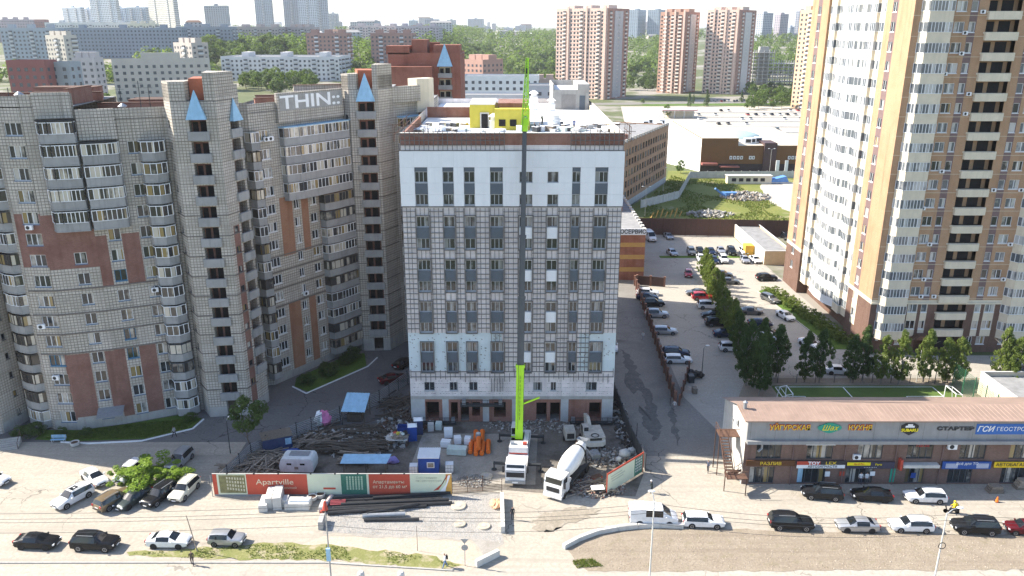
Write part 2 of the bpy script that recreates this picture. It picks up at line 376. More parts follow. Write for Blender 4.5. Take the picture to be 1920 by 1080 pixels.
sheet('side_street', [(15.5,94.2),(29,94.2),(29.4,100),(26.5,112),(27.5,170),(25,215),(14.6,215),(14.6,104.5)], .008, gm['asph'], True)
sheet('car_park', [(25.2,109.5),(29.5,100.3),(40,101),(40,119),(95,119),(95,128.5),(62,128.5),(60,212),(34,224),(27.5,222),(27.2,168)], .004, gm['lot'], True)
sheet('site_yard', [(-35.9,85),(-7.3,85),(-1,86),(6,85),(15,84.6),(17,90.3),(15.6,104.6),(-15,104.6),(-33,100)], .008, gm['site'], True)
sheet('site_slab', [(-13.5,87.5),(2.9,87.2),(3.6,100.2),(-12.5,100.5)], .014, gm['slab'], True)
sheet('gravel_bed', wobble([G(610,936),G(938,925),G(943,1022),G(905,1040),G(880,1012),G(690,1006),G(607,1000)], .25, 1.2, 3), .012, gm['gravel'], True)
sheet('dirt_strip', wobble([G(608,1004),G(690,1008),G(880,1016),G(905,1042),G(885,1068),G(840,1066),G(560,1033),G(560,1024)], .15, 1.2, 4), .009, groundmat('pinkish_dirt', (.42,.36,.29), (.49,.42,.35), .4, 3.), True)
sheet('grass_strip', wobble([G(235,1037),G(480,1020),G(610,1020),G(800,1042),G(870,1062),G(840,1071),G(640,1052),G(340,1047),G(240,1043)], .3, .9, 5), .012, gm['grass'], True)
sheet('dirt_verge', wobble([G(1060,1030),G(1110,1003),G(1200,992),G(1300,991),G(1925,1004),G(1990,1010),G(1990,1069),G(1100,1071)], .2, 1., 6), .02, gm['dirt'], True)
for k, pts in enumerate(([(1000,975),(1035,958),(1095,950),(1125,957),(1100,972),(1060,985),(1035,998),(1000,992)],)):
    sheet(('damp_patch', 'weed_patch')[k], wobble([G(*p) for p in pts], .4, .35, 11+k), .024, (gm['wet'], gm['lawn'])[k], True)
for k, pts in enumerate(([(1165,655),(1182,668),(1192,690),(1205,715),(1218,735),(1232,770),(1225,800),(1214,770),(1200,735),(1180,705),(1170,680)], [(1195,760),(1225,775),(1240,800),(1228,830),(1210,800)], [(1170,700),(1188,712),(1200,730),(1186,740),(1172,725)], [(1258,745),(1268,790),(1275,835),(1268,835),(1254,780)])):
    sheet('tar_stain', wobble([G(*p) for p in pts], .35, .8, 21+k), .012+.004*k, gm['tar'], True)
sheet('football_pitch', [(41.2,98.3),(69.5,98.3),(69.5,116.2),(41.2,116.2)], .008, gm['pitch'], True)
sheet('pitch_border', [(29.6,100.2),(95,100.2),(95,118.9),(38,118.9)], .002, gm['dirt'], True)
wl = MB()
for a, b in (((41.7,98.5),(41.7,115.6)),((66.6,98.5),(66.6,115.6)),((41.7,115.6),(66.6,115.6)),((52.4,98.5),(52.4,115.6)),((41.7,112.2),(45.2,112.2)),((45.2,112.2),(45.2,101.5)),((66.6,112.2),(60.9,112.2)),((60.9,112.2),(60.9,101.5))):
    wl.bar((a[0],a[1],.055), (b[0],b[1],.055), .14, .01)
struct('pitch_marking', wl.mesh('pitch_marking', K['white']))
sheet('courtyard_lawn', [(-66,98.6),(-60,98.2),(-51,98.8),(-45.6,102),(-45.2,105),(-49,106),(-55.3,103.2),(-61,101.4),(-66,101.4)], .03, gm['lawn'], True)
sheet('lawn', [(-34.5,115.8),(-31.5,113.6),(-24.5,124),(-25.8,129.5),(-29,128),(-35,119)], .03, gm['lawn'], True)
sheet('hedge_lawn', [(53.2,164),(56.3,166.5),(61.6,140),(60.6,131),(57.2,131.2)], .03, gm['lawn'], True)
sheet('parking_verge', [(36.6,190),(60,190),(60,192),(36.6,192)], .012, gm['lawn'], True)
sheet('field', [(34,216),(100,213.5),(118,310),(62,316),(56,290),(38,250)], .004, gm['field'], True)
sheet('sand_lot', wobble([(86,232),(104,232),(112,290),(92,292),(84,262)], 1.2, 4, 9), .012, gm['sand'], True)
sheet('mall_car_park', [(52,345),(330,345),(330,585),(78,585)], .004, gm['sand'], True)
sheet('avenue', [(60,596),(420,640),(420,655),(55,612)], .006, gm['asph'], True)
sheet('roadside_lawn', [(62,430),(95,425),(92,480),(70,500)], .008, gm['lawn'], True)
sheet('hill_lawn', [(95,588),(420,618),(420,634),(95,602)], .008, gm['lawn'], True)
# kerbs (each stone a part)
def kerb(name, pts, label, col, h=.14, w=.16, step=1.5, world_pts=True):
    P = pts if world_pts else [G(*p) for p in pts]
    t = obj(name, MB().prism([(P[0][0]-.05,P[0][1]-.05),(P[0][0]+.05,P[0][1]-.05),(P[0][0]+.05,P[0][1]+.05)], -.01, .005).mesh('kerb_bed', K['conc'])); t['kind'] = 'structure'
    for a, b in zip(P, P[1:]):
        L = math.hypot(b[0]-a[0], b[1]-a[1]); k = max(1, round(L/step)); ang = math.atan2(b[1]-a[1], b[0]-a[0])
        l = L/k
        me = cached(('kerb', round(l, 2), h, w, col), lambda: MB().box(.01, l-.01, -w/2, w/2, 0, h).mesh('kerb_stone', K[col]))
        for j in range(k): obj('kerb_stone', me, t, (a[0]+(b[0]-a[0])*j/k, a[1]+(b[1]-a[1])*j/k, 0), ang)
kerb('white_kerb', [(-62,97.9),(-58,97.5),(-51,98.2),(-45.3,101.7),(-44.8,104.6)], '', 'white', .16, .18)
kerb('white_kerb', [(-34.8,115.7),(-32,113.2),(-24.2,123.6),(-23.2,127.4)], '', 'white', .16, .18)
kerb('kerb', [(-110,71.8),(-44,71.9),(-20,71.9),(-6.2,70.6)], '', 'conc', .12, .2, 2.)
kerb('kerb', [(57,131.2),(53,164)], '', 'conc', .12, .2, 2.)
# loose stones and grass blades
def scatter(name, polyw, n, fn, m, seed, z=.012):
    rnd = random.Random(seed); mb = MB()
    xs = [p[0] for p in polyw]; ys = [p[1] for p in polyw]
    def inside(x, y):
        c = False; j = len(polyw)-1
        for i in range(len(polyw)):
            if (polyw[i][1] > y) != (polyw[j][1] > y) and x < (polyw[j][0]-polyw[i][0])*(y-polyw[i][1])/(polyw[j][1]-polyw[i][1])+polyw[i][0]: c = not c
            j = i
        return c
    k = 0
    while k < n:
        x = rnd.uniform(min(xs), max(xs)); y = rnd.uniform(min(ys), max(ys))
        if inside(x, y): fn(mb, x, y, z, rnd); k += 1
    o = obj(name, mb.mesh(name, m)); o['kind'] = 'stuff'; return o
def stone(mb, x, y, z, rnd, lo=.03, hi=.085):
    r = rnd.uniform(lo, hi); a = rnd.uniform(0, 6.28); c, s = math.cos(a)*r, math.sin(a)*r
    mb.add([(x+c,y+s,z),(x-s,y+c,z),(x-c,y-s,z),(x+s,y-c,z),(x+r*.2,y,z+r*rnd.uniform(.6,1.1))], [(0,1,4),(1,2,4),(2,3,4),(3,0,4)], rnd.randrange(2))
def blade(mb, x, y, z, rnd, h=.3, w=.10):
    for _ in range(3):
        a = rnd.uniform(0, 6.28); hh = h*rnd.uniform(.5, 1.2); dx, dy = math.cos(a)*w, math.sin(a)*w
        lx, ly = rnd.uniform(-.15, .15), rnd.uniform(-.15, .15)
        mb.add([(x-dx,y-dy,z),(x+dx,y+dy,z),(x+lx,y+ly,z+hh)], [(0,1,2)], rnd.randrange(2))
grs = [mat('gravel_stone', (.46,.44,.41), .9, .2, 8), mat('grey_gravel_stone', (.36,.35,.33), .9, .2, 8)]
scatter('gravel', [G(615,940),G(935,928),G(940,1018),G(880,1008),G(690,1002),G(612,996)], 15000, stone, grs, 1)
gld = [leafmat('dry_grass', (.15,.17,.04), (.27,.25,.09)), leafmat('green_grass', (.07,.12,.02), (.14,.20,.04))]
scatter('grass', [G(250,1038),G(480,1022),G(610,1022),G(800,1044),G(860,1062),G(640,1050),G(340,1046)], 1900, lambda mb,x,y,z,r: blade(mb,x,y,z,r,.12,.05) if math.sin(x*.9)+math.sin(x*.37+y) > -.5 else None, gld, 2)
scatter('dry_weeds', [G(1075,1030),G(1300,994),G(1980,1010),G(1980,1066),G(1110,1068)], 1500, lambda mb,x,y,z,r: blade(mb,x,y,z,r,.05,.04), [mat('dead_weed', (.22,.18,.12), .9, .3), mat('straw_weed', (.33,.27,.19), .9, .3)], 3, .02)
scatter('dirt_clods', [G(1075,1030),G(1300,994),G(1980,1010),G(1980,1066),G(1110,1068)], 1800, lambda mb,x,y,z,r: stone(mb,x,y,z,r,.03,.10), [mat('dirt_clod', (.27,.22,.17), .9, .2, 6), mat('pale_dirt_clod', (.36,.31,.25), .9, .2, 6)], 8, .02)
def fblade(mb, x, y, z, rnd):
    if math.sin(x*.35)+math.sin(y*.22+x*.1) > -.3: blade(mb, x, y, z, rnd, rnd.choice((.25,.35,.6)), .22)
scatter('verge_weeds', [G(1072,1052),G(1110,1048),G(1130,1062),G(1082,1066)], 420, lambda mb,x,y,z,r: blade(mb,x,y,z,r,.18,.05), gld, 12, .02)
scatter('field_weeds', [(36,217),(90,215),(86,240),(80,290),(64,312),(44,258)], 9000, fblade, gld, 4, .0)
scatter('courtyard_grass', [(-65,98.9),(-60,98.5),(-51,99.1),(-46,102),(-46,105),(-55.3,102.8),(-61,101)], 3500, lambda mb,x,y,z,r: blade(mb,x,y,z,r,.25,.08), gld[1:]*2, 6, .03)
# ================================================================== facade kit
def win_mesh(w, h, n, fr, sill=True):
    def mk():
        b = MB(); t = .075
        sm_ = 1 if ('sill_'+fr) in K else 0
        b.box(0,w,-.04,.06,0,t); b.box(0,w,-.04,.06,h-t,h); b.box(0,t,-.04,.06,t,h-t); b.box(w-t,w,-.04,.06,t,h-t)
        for i in range(1, n): x = w*i/n; b.box(x-.045,x+.045,-.045,.055,t,h-t)
        if sill: b.box(-.05,w+.05,-.2,.02,-.1,-.005,sm_)
        return b.mesh('window', [K[fr],K['sill_'+fr]] if sm_ else K[fr])
    return cached(('win',round(w,2),round(h,2),n,fr,sill), mk)
def pane_mesh(w, h, pn):
    return cached(('pane',round(w,2),round(h,2),pn), lambda: MB().quad((.03,.012,.03),(w-.03,.012,.03),(w-.03,.012,h-.03),(.03,.012,h-.03)).mesh('pane', K[pn]))
def window(root, p, ang, u, z, w, h, n=2, fr='frame', pn='pane', dep=.14, sill=True):
    d = (math.cos(ang), math.sin(ang)); nrm = (d[1], -d[0])
    x = p[0]+d[0]*u-nrm[0]*dep; y = p[1]+d[1]*u-nrm[1]*dep
    o = obj('window', win_mesh(w, h, n, fr, sill), root, (x-root.location.x, y-root.location.y, z), ang)
    obj('pane', pane_mesh(w, h, pn), o); return o
def wall_mesh(L, z0, z1, holes, mats, zone=None, ucuts=(), zcuts=(), dep=.28):
    us = sorted({0., L, *[round(min(max(h[0],0),L),3) for h in holes], *[round(min(max(h[1],0),L),3) for h in holes], *[u for u in ucuts if 0 < u < L]})
    zs = sorted({z0, z1, *[round(min(max(h[2],z0),z1),3) for h in holes], *[round(min(max(h[3],z0),z1),3) for h in holes], *[z for z in zcuts if z0 < z < z1]})
    b = MB()
    for j in range(len(zs)-1):
        zc = (zs[j]+zs[j+1])/2; row = [h for h in holes if h[2] < zc < h[3]]
        run = None
        for i in range(len(us)-1):
            uc = (us[i]+us[i+1])/2
            hole = any(h[0] < uc < h[1] for h in row)
            k = None if hole else (zone(uc, zc) if zone else 0)
            if run and run[1] == k: continue
            if run and run[1] is not None: b.quad((run[0],0,zs[j]),(us[i],0,zs[j]),(us[i],0,zs[j+1]),(run[0],0,zs[j+1]), run[1])
            run = (us[i], k)
        if run and run[1] is not None: b.quad((run[0],0,zs[j]),(L,0,zs[j]),(L,0,zs[j+1]),(run[0],0,zs[j+1]), run[1])
    for h in holes:
        u0, u1, a, c = h[:4]; k = zone((u0+u1)/2, (a+c)/2) if zone else 0; d = h[4] if len(h) > 4 else dep
        b.quad((u0,0,a),(u0,d,a),(u1,d,a),(u1,0,a),k); b.quad((u0,0,c),(u1,0,c),(u1,d,c),(u0,d,c),k)
        b.quad((u0,0,a),(u0,0,c),(u0,d,c),(u0,d,a),k); b.quad((u1,0,a),(u1,d,a),(u1,d,c),(u1,0,c),k)
    return b.mesh('wall', mats)
def seg(root, p, q, z0, z1, mats, wins=(), holes=(), zone=None, ucuts=(), zcuts=(), name='wall'):
    L = math.hypot(q[0]-p[0], q[1]-p[1]); ang = math.atan2(q[1]-p[1], q[0]-p[0])
    hs = list(holes)+[(w[0],w[0]+w[2],w[1],w[1]+w[3]) for w in wins]
    o = obj(name, wall_mesh(L, z0, z1, hs, mats, zone, ucuts, zcuts), root, (p[0]-root.location.x, p[1]-root.location.y, 0), ang)
    for w in wins: window(root, p, ang, *w)
    return o
def bay_mesh(kind, pts, z0, z1, nmul, mats):
    def mk():
        b = MB()
        if kind == 'parapet':
            P = [(x,y) for x,y in pts]; b.prism(P[::-1] if sum(P[i][0]*P[(i+1)%len(P)][1]-P[(i+1)%len(P)][0]*P[i][1] for i in range(len(P))) < 0 else P, z0, z1)
            for a, c in zip(pts, pts[1:]): b.bar((a[0],a[1],z0+.02),(c[0],c[1],z0+.02),.10,.14); b.bar((a[0],a[1],z1-.02),(c[0],c[1],z1-.02),.10,.08)
        else:
            for k, (a, c) in enumerate(zip(pts, pts[1:])):
                n = nmul[k]
                if kind == 'glazing':
                    b.quad((a[0],a[1],z0),(c[0],c[1],z0),(c[0],c[1],z1),(a[0],a[1],z1))
                else:
                    for i in range(n+1):
                        x = a[0]+(c[0]-a[0])*i/n; y = a[1]+(c[1]-a[1])*i/n; b.bar((x,y,z0),(x,y,z1),.09,.09)
                    b.bar((a[0],a[1],z0+.04),(c[0],c[1],z0+.04),.08,.09); b.bar((a[0],a[1],z1-.04),(c[0],c[1],z1-.04),.08,.09)
        return b.mesh(kind, mats)
    return cached(('bay',kind,tuple(pts),z0,z1,tuple(nmul),tuple(m.name for m in (mats if isinstance(mats,(list,tuple)) else [mats]))), mk)
def bay(root, p, ang, u, z, pts, nmul, hp=1.05, hg=1.55, par='concb', fr='frame', pn='paneb', glazed=True, name='balcony'):
    d = (math.cos(ang), math.sin(ang))
    o = obj(name, bay_mesh('parapet', pts, 0, hp, nmul, K[par]), root, (p[0]+d[0]*u-root.location.x, p[1]+d[1]*u-root.location.y, z), ang)
    if glazed:
        obj('glazing', bay_mesh('glazing', pts, hp, hp+hg, nmul, K[pn]), o)
        obj('glazing_frame', bay_mesh('frame', pts, hp, hp+hg, nmul, K[fr]), o)
    return o
def loggia(root, p, ang, u, z, w, h, dep=1.4, wallm='brick', par='concb', hp=1.0, proud=.35, door=True, rail=None):
    d = (math.cos(ang), math.sin(ang)); 
    def mk():
        b = MB()
        b.quad((0,dep,0),(w,dep,0),(w,dep,h),(0,dep,h),0); b.quad((0,0,0),(0,0,h),(0,dep,h),(0,dep,0),0); b.quad((w,0,0),(w,dep,0),(w,dep,h),(w,0,h),0)
        b.quad((0,0,0),(0,dep,0),(w,dep,0),(w,0,0),1); b.quad((0,0,h),(w,0,h),(w,dep,h),(0,dep,h),1)
        if door:
            b.box(w*.06,w*.36,dep-.05,dep+.02,0,h*.82,2); b.box(w*.5,w*.86,dep-.05,dep+.02,0,h*.86,2)
        return b.mesh('loggia', [K[wallm], K['conc'], K['dark']])
    o = obj('loggia', cached(('log',w,h,dep,wallm,door), mk), root, (p[0]+d[0]*u-root.location.x, p[1]+d[1]*u-root.location.y, z), ang)
    obj('parapet', cached(('logp',w,hp,proud,par), lambda: MB().box(-.25,w+.25,-proud,.06,-.15,hp).mesh('parapet', K[par])), o)
    return o
def flat_roof(root, poly, z, m, name='roof', th=.12):
    b = MB(); P = [(x-root.location.x, y-root.location.y) for x, y in poly]
    a = sum(P[i][0]*P[(i+1)%len(P)][1]-P[(i+1)%len(P)][0]*P[i][1] for i in range(len(P)))
    return obj(name, b.prism(P if a > 0 else P[::-1], z-th, z).mesh(name, K[m]), root)
def text_mesh(s, size, m, font_bold=False, ext=.02, key=None, shear=0., align='CENTER', off=0.):
    def mk():
        cu = bpy.data.curves.new('t', 'FONT'); cu.body = s; cu.size = size; cu.extrude = ext; cu.align_x = align; cu.align_y = 'CENTER'; cu.shear = shear; cu.resolution_u = 3; cu.offset = off
        o = bpy.data.objects.new('t', cu); COL.objects.link(o)
        dg = bpy.context.evaluated_depsgraph_get(); me = bpy.data.meshes.new_from_object(o.evaluated_get(dg))
        bpy.data.objects.remove(o); bpy.data.curves.remove(cu)
        me.materials.clear(); me.materials.append(m); return me
    return cached(('text',s,size,m.name,ext,shear,align,off), mk)
def text(parent, s, loc, size, m, rz=0., name='lettering', sx=1., **kw):
    o = obj(name, text_mesh(s, size, m, **kw), parent, loc, rot=(math.pi/2, 0, rz)); o.scale = (sx, 1, 1); return o
# ================================================================== the unfinished block in the middle
K['insul'] = brickmat('insulation_board', (.74,.69,.68), (.66,.615,.605), (.46,.44,.45), 1.2, .6, .014, .5, .2, .22)
K['insblue'] = brickmat('pale_blue_membrane_board', (.56,.635,.66), (.51,.59,.615), (.44,.51,.54), 1.0, 1.2, .008, .3, .1, .06)
K['panelw'] = mat('white_cassette', (.70,.72,.74), .45, .04, .6, streak=.08)
K['paneld'] = mat('slate_cassette', (.085,.105,.13), .5, .08)
K['rail'] = mat('grey_rail', (.15,.145,.145), .5, .15, metal=.3)
K['ground_conc'] = mat('raw_concrete_pillar', (.42,.43,.43), .85, .12, .9, .1, streak=.2)
def main_building():
    Y0 = 104.; t = thing('apartment_block', 'unfinished apartment block with white panels on top and bare insulation grid below', 'building', (0, Y0, 0))
    p, q = (-14.5, Y0), (14.5, Y0)
    cols = [(-12.72,1.68),(-9.07,1.43),(-6.29,1.40),(-2.87,1.68),(.98,1.70),(4.65,1.43),(7.88,1.07),(10.87,1.69)]
    tops = [36.3-3.0*k for k in range(10)]
    wins = []; H = 1.42
    for k, zt in enumerate(tops):
        for c, (x, w) in enumerate(cols): wins.append((x+14.5, zt-H, w, H, 3 if w > 1.6 else 2, 'steelf', 'panem'))
    for x, w in ((-12.5,1.5),(-8.9,1.2),(-6.1,1.2),(3.0,1.3),(5.5,.8),(10.5,1.6)): wins.append((x+14.5, 4.9, w, 1.35, 2, 'steelf', 'panem'))
    K.setdefault('steelf', mat('grey_window_frame', (.36,.38,.40), .5, .08))
    holes = [(2.1,4.0,.35,3.15),(5.7,6.7,.3,3.1),(7.1,8.3,.05,3.1),(8.75,9.9,.9,3.1),(11.9,13.6,.7,3.1),(18.0,19.5,.05,3.05),(20.0,21.4,.05,3.05),(25.6,27.3,.5,3.05)]
    pillars = [(0,2.0),(4.5,5.4),(10.3,11.2),(14.5,15.4),(21.5,22.6),(27.4,29)]
    def zone(u, z):
        if z < 3.55: return 1 if any(a <= u <= b for a, b in pillars) else 2
        if z < 4.05: return 3
        if 8.0 < z < 13.75 and (u < 13.1 and z > 8. or u > 23.9): return 4
        if z > 39.75: return 2
        return 0
    seg(t, p, q, 0, 41.2, [K['insul'],K['ground_conc'],K['brick'],K['conc'],K['insblue']], wins, [h+(2.2,) for h in holes], zone, [x for a in pillars for x in a]+[13.1,23.9], [3.55,4.05,8.0,13.75,39.75])
    inner = MB().box(-14.2,14.2,2.3,2.5,0,3.5,0); obj('inner_wall', inner.mesh('inner_wall', K['dark']), t)
    obj('floor_slab', MB().box(-14.3,14.3,.3,2.4,-.01,.06).mesh('floor_slab', K['conc']), t)
    # sides and rear, parapets
    D = 58
    obj('side_wall', MB().quad((14.5,0,0),(14.5,D,0),(14.5,D,41.2),(14.5,0,41.2)).mesh('side_wall', K['insul']), t)
    obj('side_wall', MB().quad((-14.5,D,0),(-14.5,0,0),(-14.5,0,41.2),(-14.5,D,41.2)).mesh('side_wall', K['insul']), t)
    obj('rear_wall', MB().quad((14.5,D,0),(-14.5,D,0),(-14.5,D,40.8),(14.5,D,40.8)).mesh('rear_wall', K['insul']), t)
    obj('parapet', MB().box(-14.49,14.49,.004,.4,39.9,41.26).mesh('parapet', K['brick']), t)
    obj('parapet', MB().box(14.1,14.49,.41,D-.01,39.9,40.75).mesh('parapet', K['cream']), t)
    obj('parapet', MB().box(-14.49,-14.1,.41,22,39.9,41.1).mesh('parapet', K['brick']), t)
    obj('parapet', MB().box(-14.09,-6.4,31.6,31.95,39.9,41.6).mesh('parapet', K['brick']), t)
    obj('coping', MB().box(-14.55,14.55,-.08,.46,41.265,41.33).mesh('coping', K['concl']), t)
    obj('roof', MB().box(-14.08,14.08,.42,D-.02,39.5,39.9).mesh('roof', K['roofw']), t)
    # white cladding panels on the top two storeys
    us = [-14.62]
    for x, w in cols: us += [x-.03, x+w+.03]
    us.append(14.62); zs = [31.75, 33.3, 34.85, 36.9, 39.0]
    for i in range(len(us)-1):
        iscol = i % 2 == 1; ci = i//2
        for j in range(4):
            if iscol and ci not in (4, 5):
                if j == 0 or j == 2 and False: continue
                if j == 1: a, b, m = tops[1]+.02, tops[0]-H-.02, 'paneld'
                elif j == 2: a, b, m = tops[0]+.02, 36.9, 'paneld'
                else: a, b, m = 36.905, 39.0, 'panelw'
            elif iscol:
                if j == 0: continue
                if j == 1: a, b, m = tops[1]+.02, tops[0]-H-.02, 'panelw'
                elif j == 2: a, b, m = tops[0]+.02, 36.9, 'panelw'
                else: a, b, m = 36.905, 39.0, 'panelw'
            else: a, b, m = zs[j], zs[j+1]-.012, 'panelw'
            x0, x1 = us[i]+.004, us[i+1]-.004
            y = -.17 if m == 'panelw' else -.05
            obj('cladding_panel', MB().box(x0,x1,y,y+.05,a,b).mesh('cladding_panel', K[m]), t)
    # returns beside the recessed windows in the white part
    for x, w in cols:
        obj('cladding_return', MB().box(x-.03,x-.005,-.165,.05,31.76,36.88).box(x+w+.005,x+w+.03,-.165,.05,31.76,36.88).mesh('cladding_return', K['panelw']), t)
    for a, b in ((-14.6,14.6),): obj('flashing', MB().box(a,b,-.2,.0,31.60,31.74).mesh('flashing', K['rail']), t)
    obj('flashing', MB().box(-14.5,14.5,-.16,-.005,39.01,39.10).mesh('flashing', K['rail']), t)
    # window surrounds, spandrel panels
    pairs = [(2,3),(4,5),(6,7),(8,9)]
    for a, b in pairs:
        zt, zb = tops[a], tops[b]-H
        for c, (x, w) in enumerate(cols):
            m = 'panelw' if c in (4, 5) else 'paneld'
            obj('spandrel_panel', MB().box(x,x+w,-.12,-.05,tops[b]+.03,tops[a]-H-.03).mesh('spandrel_panel', K[m]), t)
            s = MB().box(x-.14,x-.02,-.26,.02,zb-.1,zt+.1).box(x+w+.02,x+w+.14,-.26,.02,zb-.1,zt+.1).box(x-.14,x+w+.14,-.262,.02,zt+.1,zt+.2).box(x-.14,x+w+.14,-.262,.02,zb-.2,zb-.1)
            obj('window_surround', s.mesh('window_surround', K['rail']), t)
            if c in (4, 5): obj('lintel_panel', MB().box(x,x+w,-.13,-.05,zt-.02,zt+.09).mesh('lintel_panel', K['panelw']), t)
    # bare fixing rails
    piers = [(-14.5, cols[0][0])]+[(cols[i][0]+cols[i][1], cols[i+1][0]) for i in range(7)]+[(cols[7][0]+cols[7][1], 14.5)]
    rail_v = cached('rv', lambda: MB().box(-.04,.04,-.24,-.17,0,1).mesh('vertical_rail', K['rail']))
    rail_h = cached('rh', lambda: MB().box(0,1,-.165,-.05,-.03,.03).mesh('horizontal_rail', K['rail']))
    rnd = random.Random(4)
    for i, (a, b) in enumerate(piers):
        a += .15 if i else .03; b -= .15 if i < 8 else .03
        blue = i <= 3 or i >= 7
        zlo = 13.85 if blue else 8.0
        if i == 7: zlo = 8.0
        n = max(2, round((b-a)/.58))
        for j in range(n+1):
            o = obj('vertical_rail', rail_v, t, (a+(b-a)*j/n+rnd.uniform(-.06,.06), 0, zlo)); o.scale = (1,1,31.55-zlo-rnd.uniform(0,.12))
        z = 31.0
        while z > zlo+.2:
            o = obj('horizontal_rail', rail_h, t, (a-.1, 0, z+rnd.uniform(-.05,.05))); o.scale = (b-a+.2,1,1); z -= .72
    for a, b in ((1,2),(3,4),(5,6),(7,8),(9,10)):     # short rails between the window pairs
        z1 = tops[a]-H-.22 if a != 1 else 31.5; z0 = tops[b]+.22 if b < 10 else 6.6
        if a == 9: z1 = 7.95
        if a == 9:
            for j in range(42):
                x = -14.3+28.6*j/41; o = obj('vertical_rail', rail_v, t, (x,0,z0+rnd.uniform(-.4,.5))); o.scale = (1,1,z1-z0)
            for zz in (7.9, 7.1): o = obj('horizontal_rail', rail_h, t, (-14.4,0,zz)); o.scale = (28.8,1,1)
            continue
        for c, (x, w) in enumerate(cols):
            if a == 7 and c in (0,1,2,7): continue
            n = 3 if w > 1.6 else 2
            for j in range(n+1):
                o = obj('vertical_rail', rail_v, t, (x+w*j/n,0,z0)); o.scale = (1,1,z1-z0)
    for x0, x1 in ((-14.4,-1.0),(7.6,14.4)):          # rails on the brick parapet
        n = round((x1-x0)/.62)
        for j in range(n+1):
            o = obj('vertical_rail', rail_v, t, (x0+(x1-x0)*j/n,0,39.05)); o.scale = (1,1,2.5+rnd.uniform(-.25,.35))
        for zz in (39.75, 40.35, 40.95): o = obj('horizontal_rail', rail_h, t, (x0,0,zz)); o.scale = (x1-x0,1,1)
    for x in (-2.9,-2.5,-2.1,-1.7,-1.3):
        o = obj('vertical_rail', rail_v, t, (x,0,4.9)); o.scale = (1,1,2.)
    # dowels on the pale blue boards
    dw = MB(); rr = random.Random(3)
    for k in range(330):
        u = rr.uniform(-14.3, 14.3); z = rr.uniform(8.2, 13.6)
        if (u < -1.5 or u > 9.5) and not any(x-.3 < u < x+w+.3 for x, w in cols if z < 12.6): dw.box(u-.06,u+.06,-.03,-.001,z-.05,z+.05); dw.box(u-.1,u-.07,-.02,-.001,z+.02,z+.12)
    for k in range(420):
        u = rr.uniform(-14.2, 14.2); z = rr.choice((4.45,4.75,5.4,6.0,6.4)); dw.box(u-.04,u+.04,-.03,-.001,z,z+.05)
    o = obj('fixing_dowels', dw.mesh('fixing_dowels', K['rail']), t, stuff=True)
    # work platforms hung on the facade
    for x0, x1, z in ((-14.3,-8.0,.2),(-7.3,-1.2,3.0),(8.3,14.4,.2)):
        b = MB().box(x0,x1,-1.3,-.35,z,z+.1)
        for x in [x0+(x1-x0)*i/8 for i in range(9)]: b.bar((x,-1.3,z),(x,-1.3,z+1.05),.05)
        for zz in (z+.5, z+1.05): b.bar((x0,-1.3,zz),(x1,-1.3,zz),.06)
        b.box(x0,x1,-1.32,-1.28,z,z+.3)
        w = thing('facade_cradle', ('dark work cradle on the ground at the left of the ground floor','dark work cradle hung above the ground floor openings','dark work cradle on the ground behind the excavator')[(z > 1)*1 if x0 < 0 else 2], 'work platform', (0, Y0, 0))
        obj('platform', b.mesh('platform', K['darkgrey']), w)
        obj('motor', MB().box(x0+.2,x0+.7,-1.1,-.6,z+.1,z+.9).box(x1-.7,x1-.2,-1.1,-.6,z+.1,z+.9).mesh('motor', K['steel']), w)
    # penthouses on the roof (part of the block)
    r = K['yellow']; zb = 39.9
    pen = obj('penthouse', MB().box(-6.3,-2.55,17.,27.5,zb,43.3).mesh('penthouse', r), t)
    obj('coping', MB().box(-6.35,-2.5,16.9,27.6,43.3,43.4).mesh('coping', K['concl']), pen)
    obj('door', MB().box(-4.55,-3.6,16.8,17.,zb,42.0,1).box(-4.75,-3.4,16.85,16.99,zb,42.2,0).mesh('door', [K['concl'],K['dark']]), pen)
    pen2 = obj('penthouse', MB().box(-2.54,2.6,14.3,26,zb,42.85).box(-2.58,2.65,14.2,14.5,42.85,42.95).mesh('penthouse', r), t)
    obj('brick_core', MB().box(-2.1,2.5,17.5,25,42.85,43.5).mesh('brick_core', K['brick']), pen2)
    for x in (-1.9, -.3): obj('window', MB().box(x,x+.95,14.2,14.29,40.5,41.45).mesh('window', K['dark']), pen2)
    obj('window', MB().box(1.7,2.2,14.2,14.29,40.3,42.0).mesh('window', K['paneld']), pen2)
    pg = obj('stair_house', MB().box(7.4,14.0,45,57.5,zb,43.4).mesh('stair_house', K['conc']), t)
    obj('roof', MB().box(7.6,11.9,45.2,57,43.4,43.46).mesh('roof', K['roofw']), pg)
    obj('parapet', MB().box(11.9,14.05,44.9,57.5,43.4,44.4).box(7.35,7.6,44.9,57.5,43.4,44.4).box(7.6,11.9,57,57.5,43.4,44.4).mesh('parapet', K['conc']), pg)
    obj('door', MB().box(12.3,13.3,44.9,45.02,zb,42.4).mesh('door', K['paneld']), pg)
    obj('blind_opening', MB().box(9.,11.6,44.95,45.02,zb+.2,42.6).mesh('blind_opening', mat('grey_render', (.25,.24,.23))), pg)
    return t
main_building()
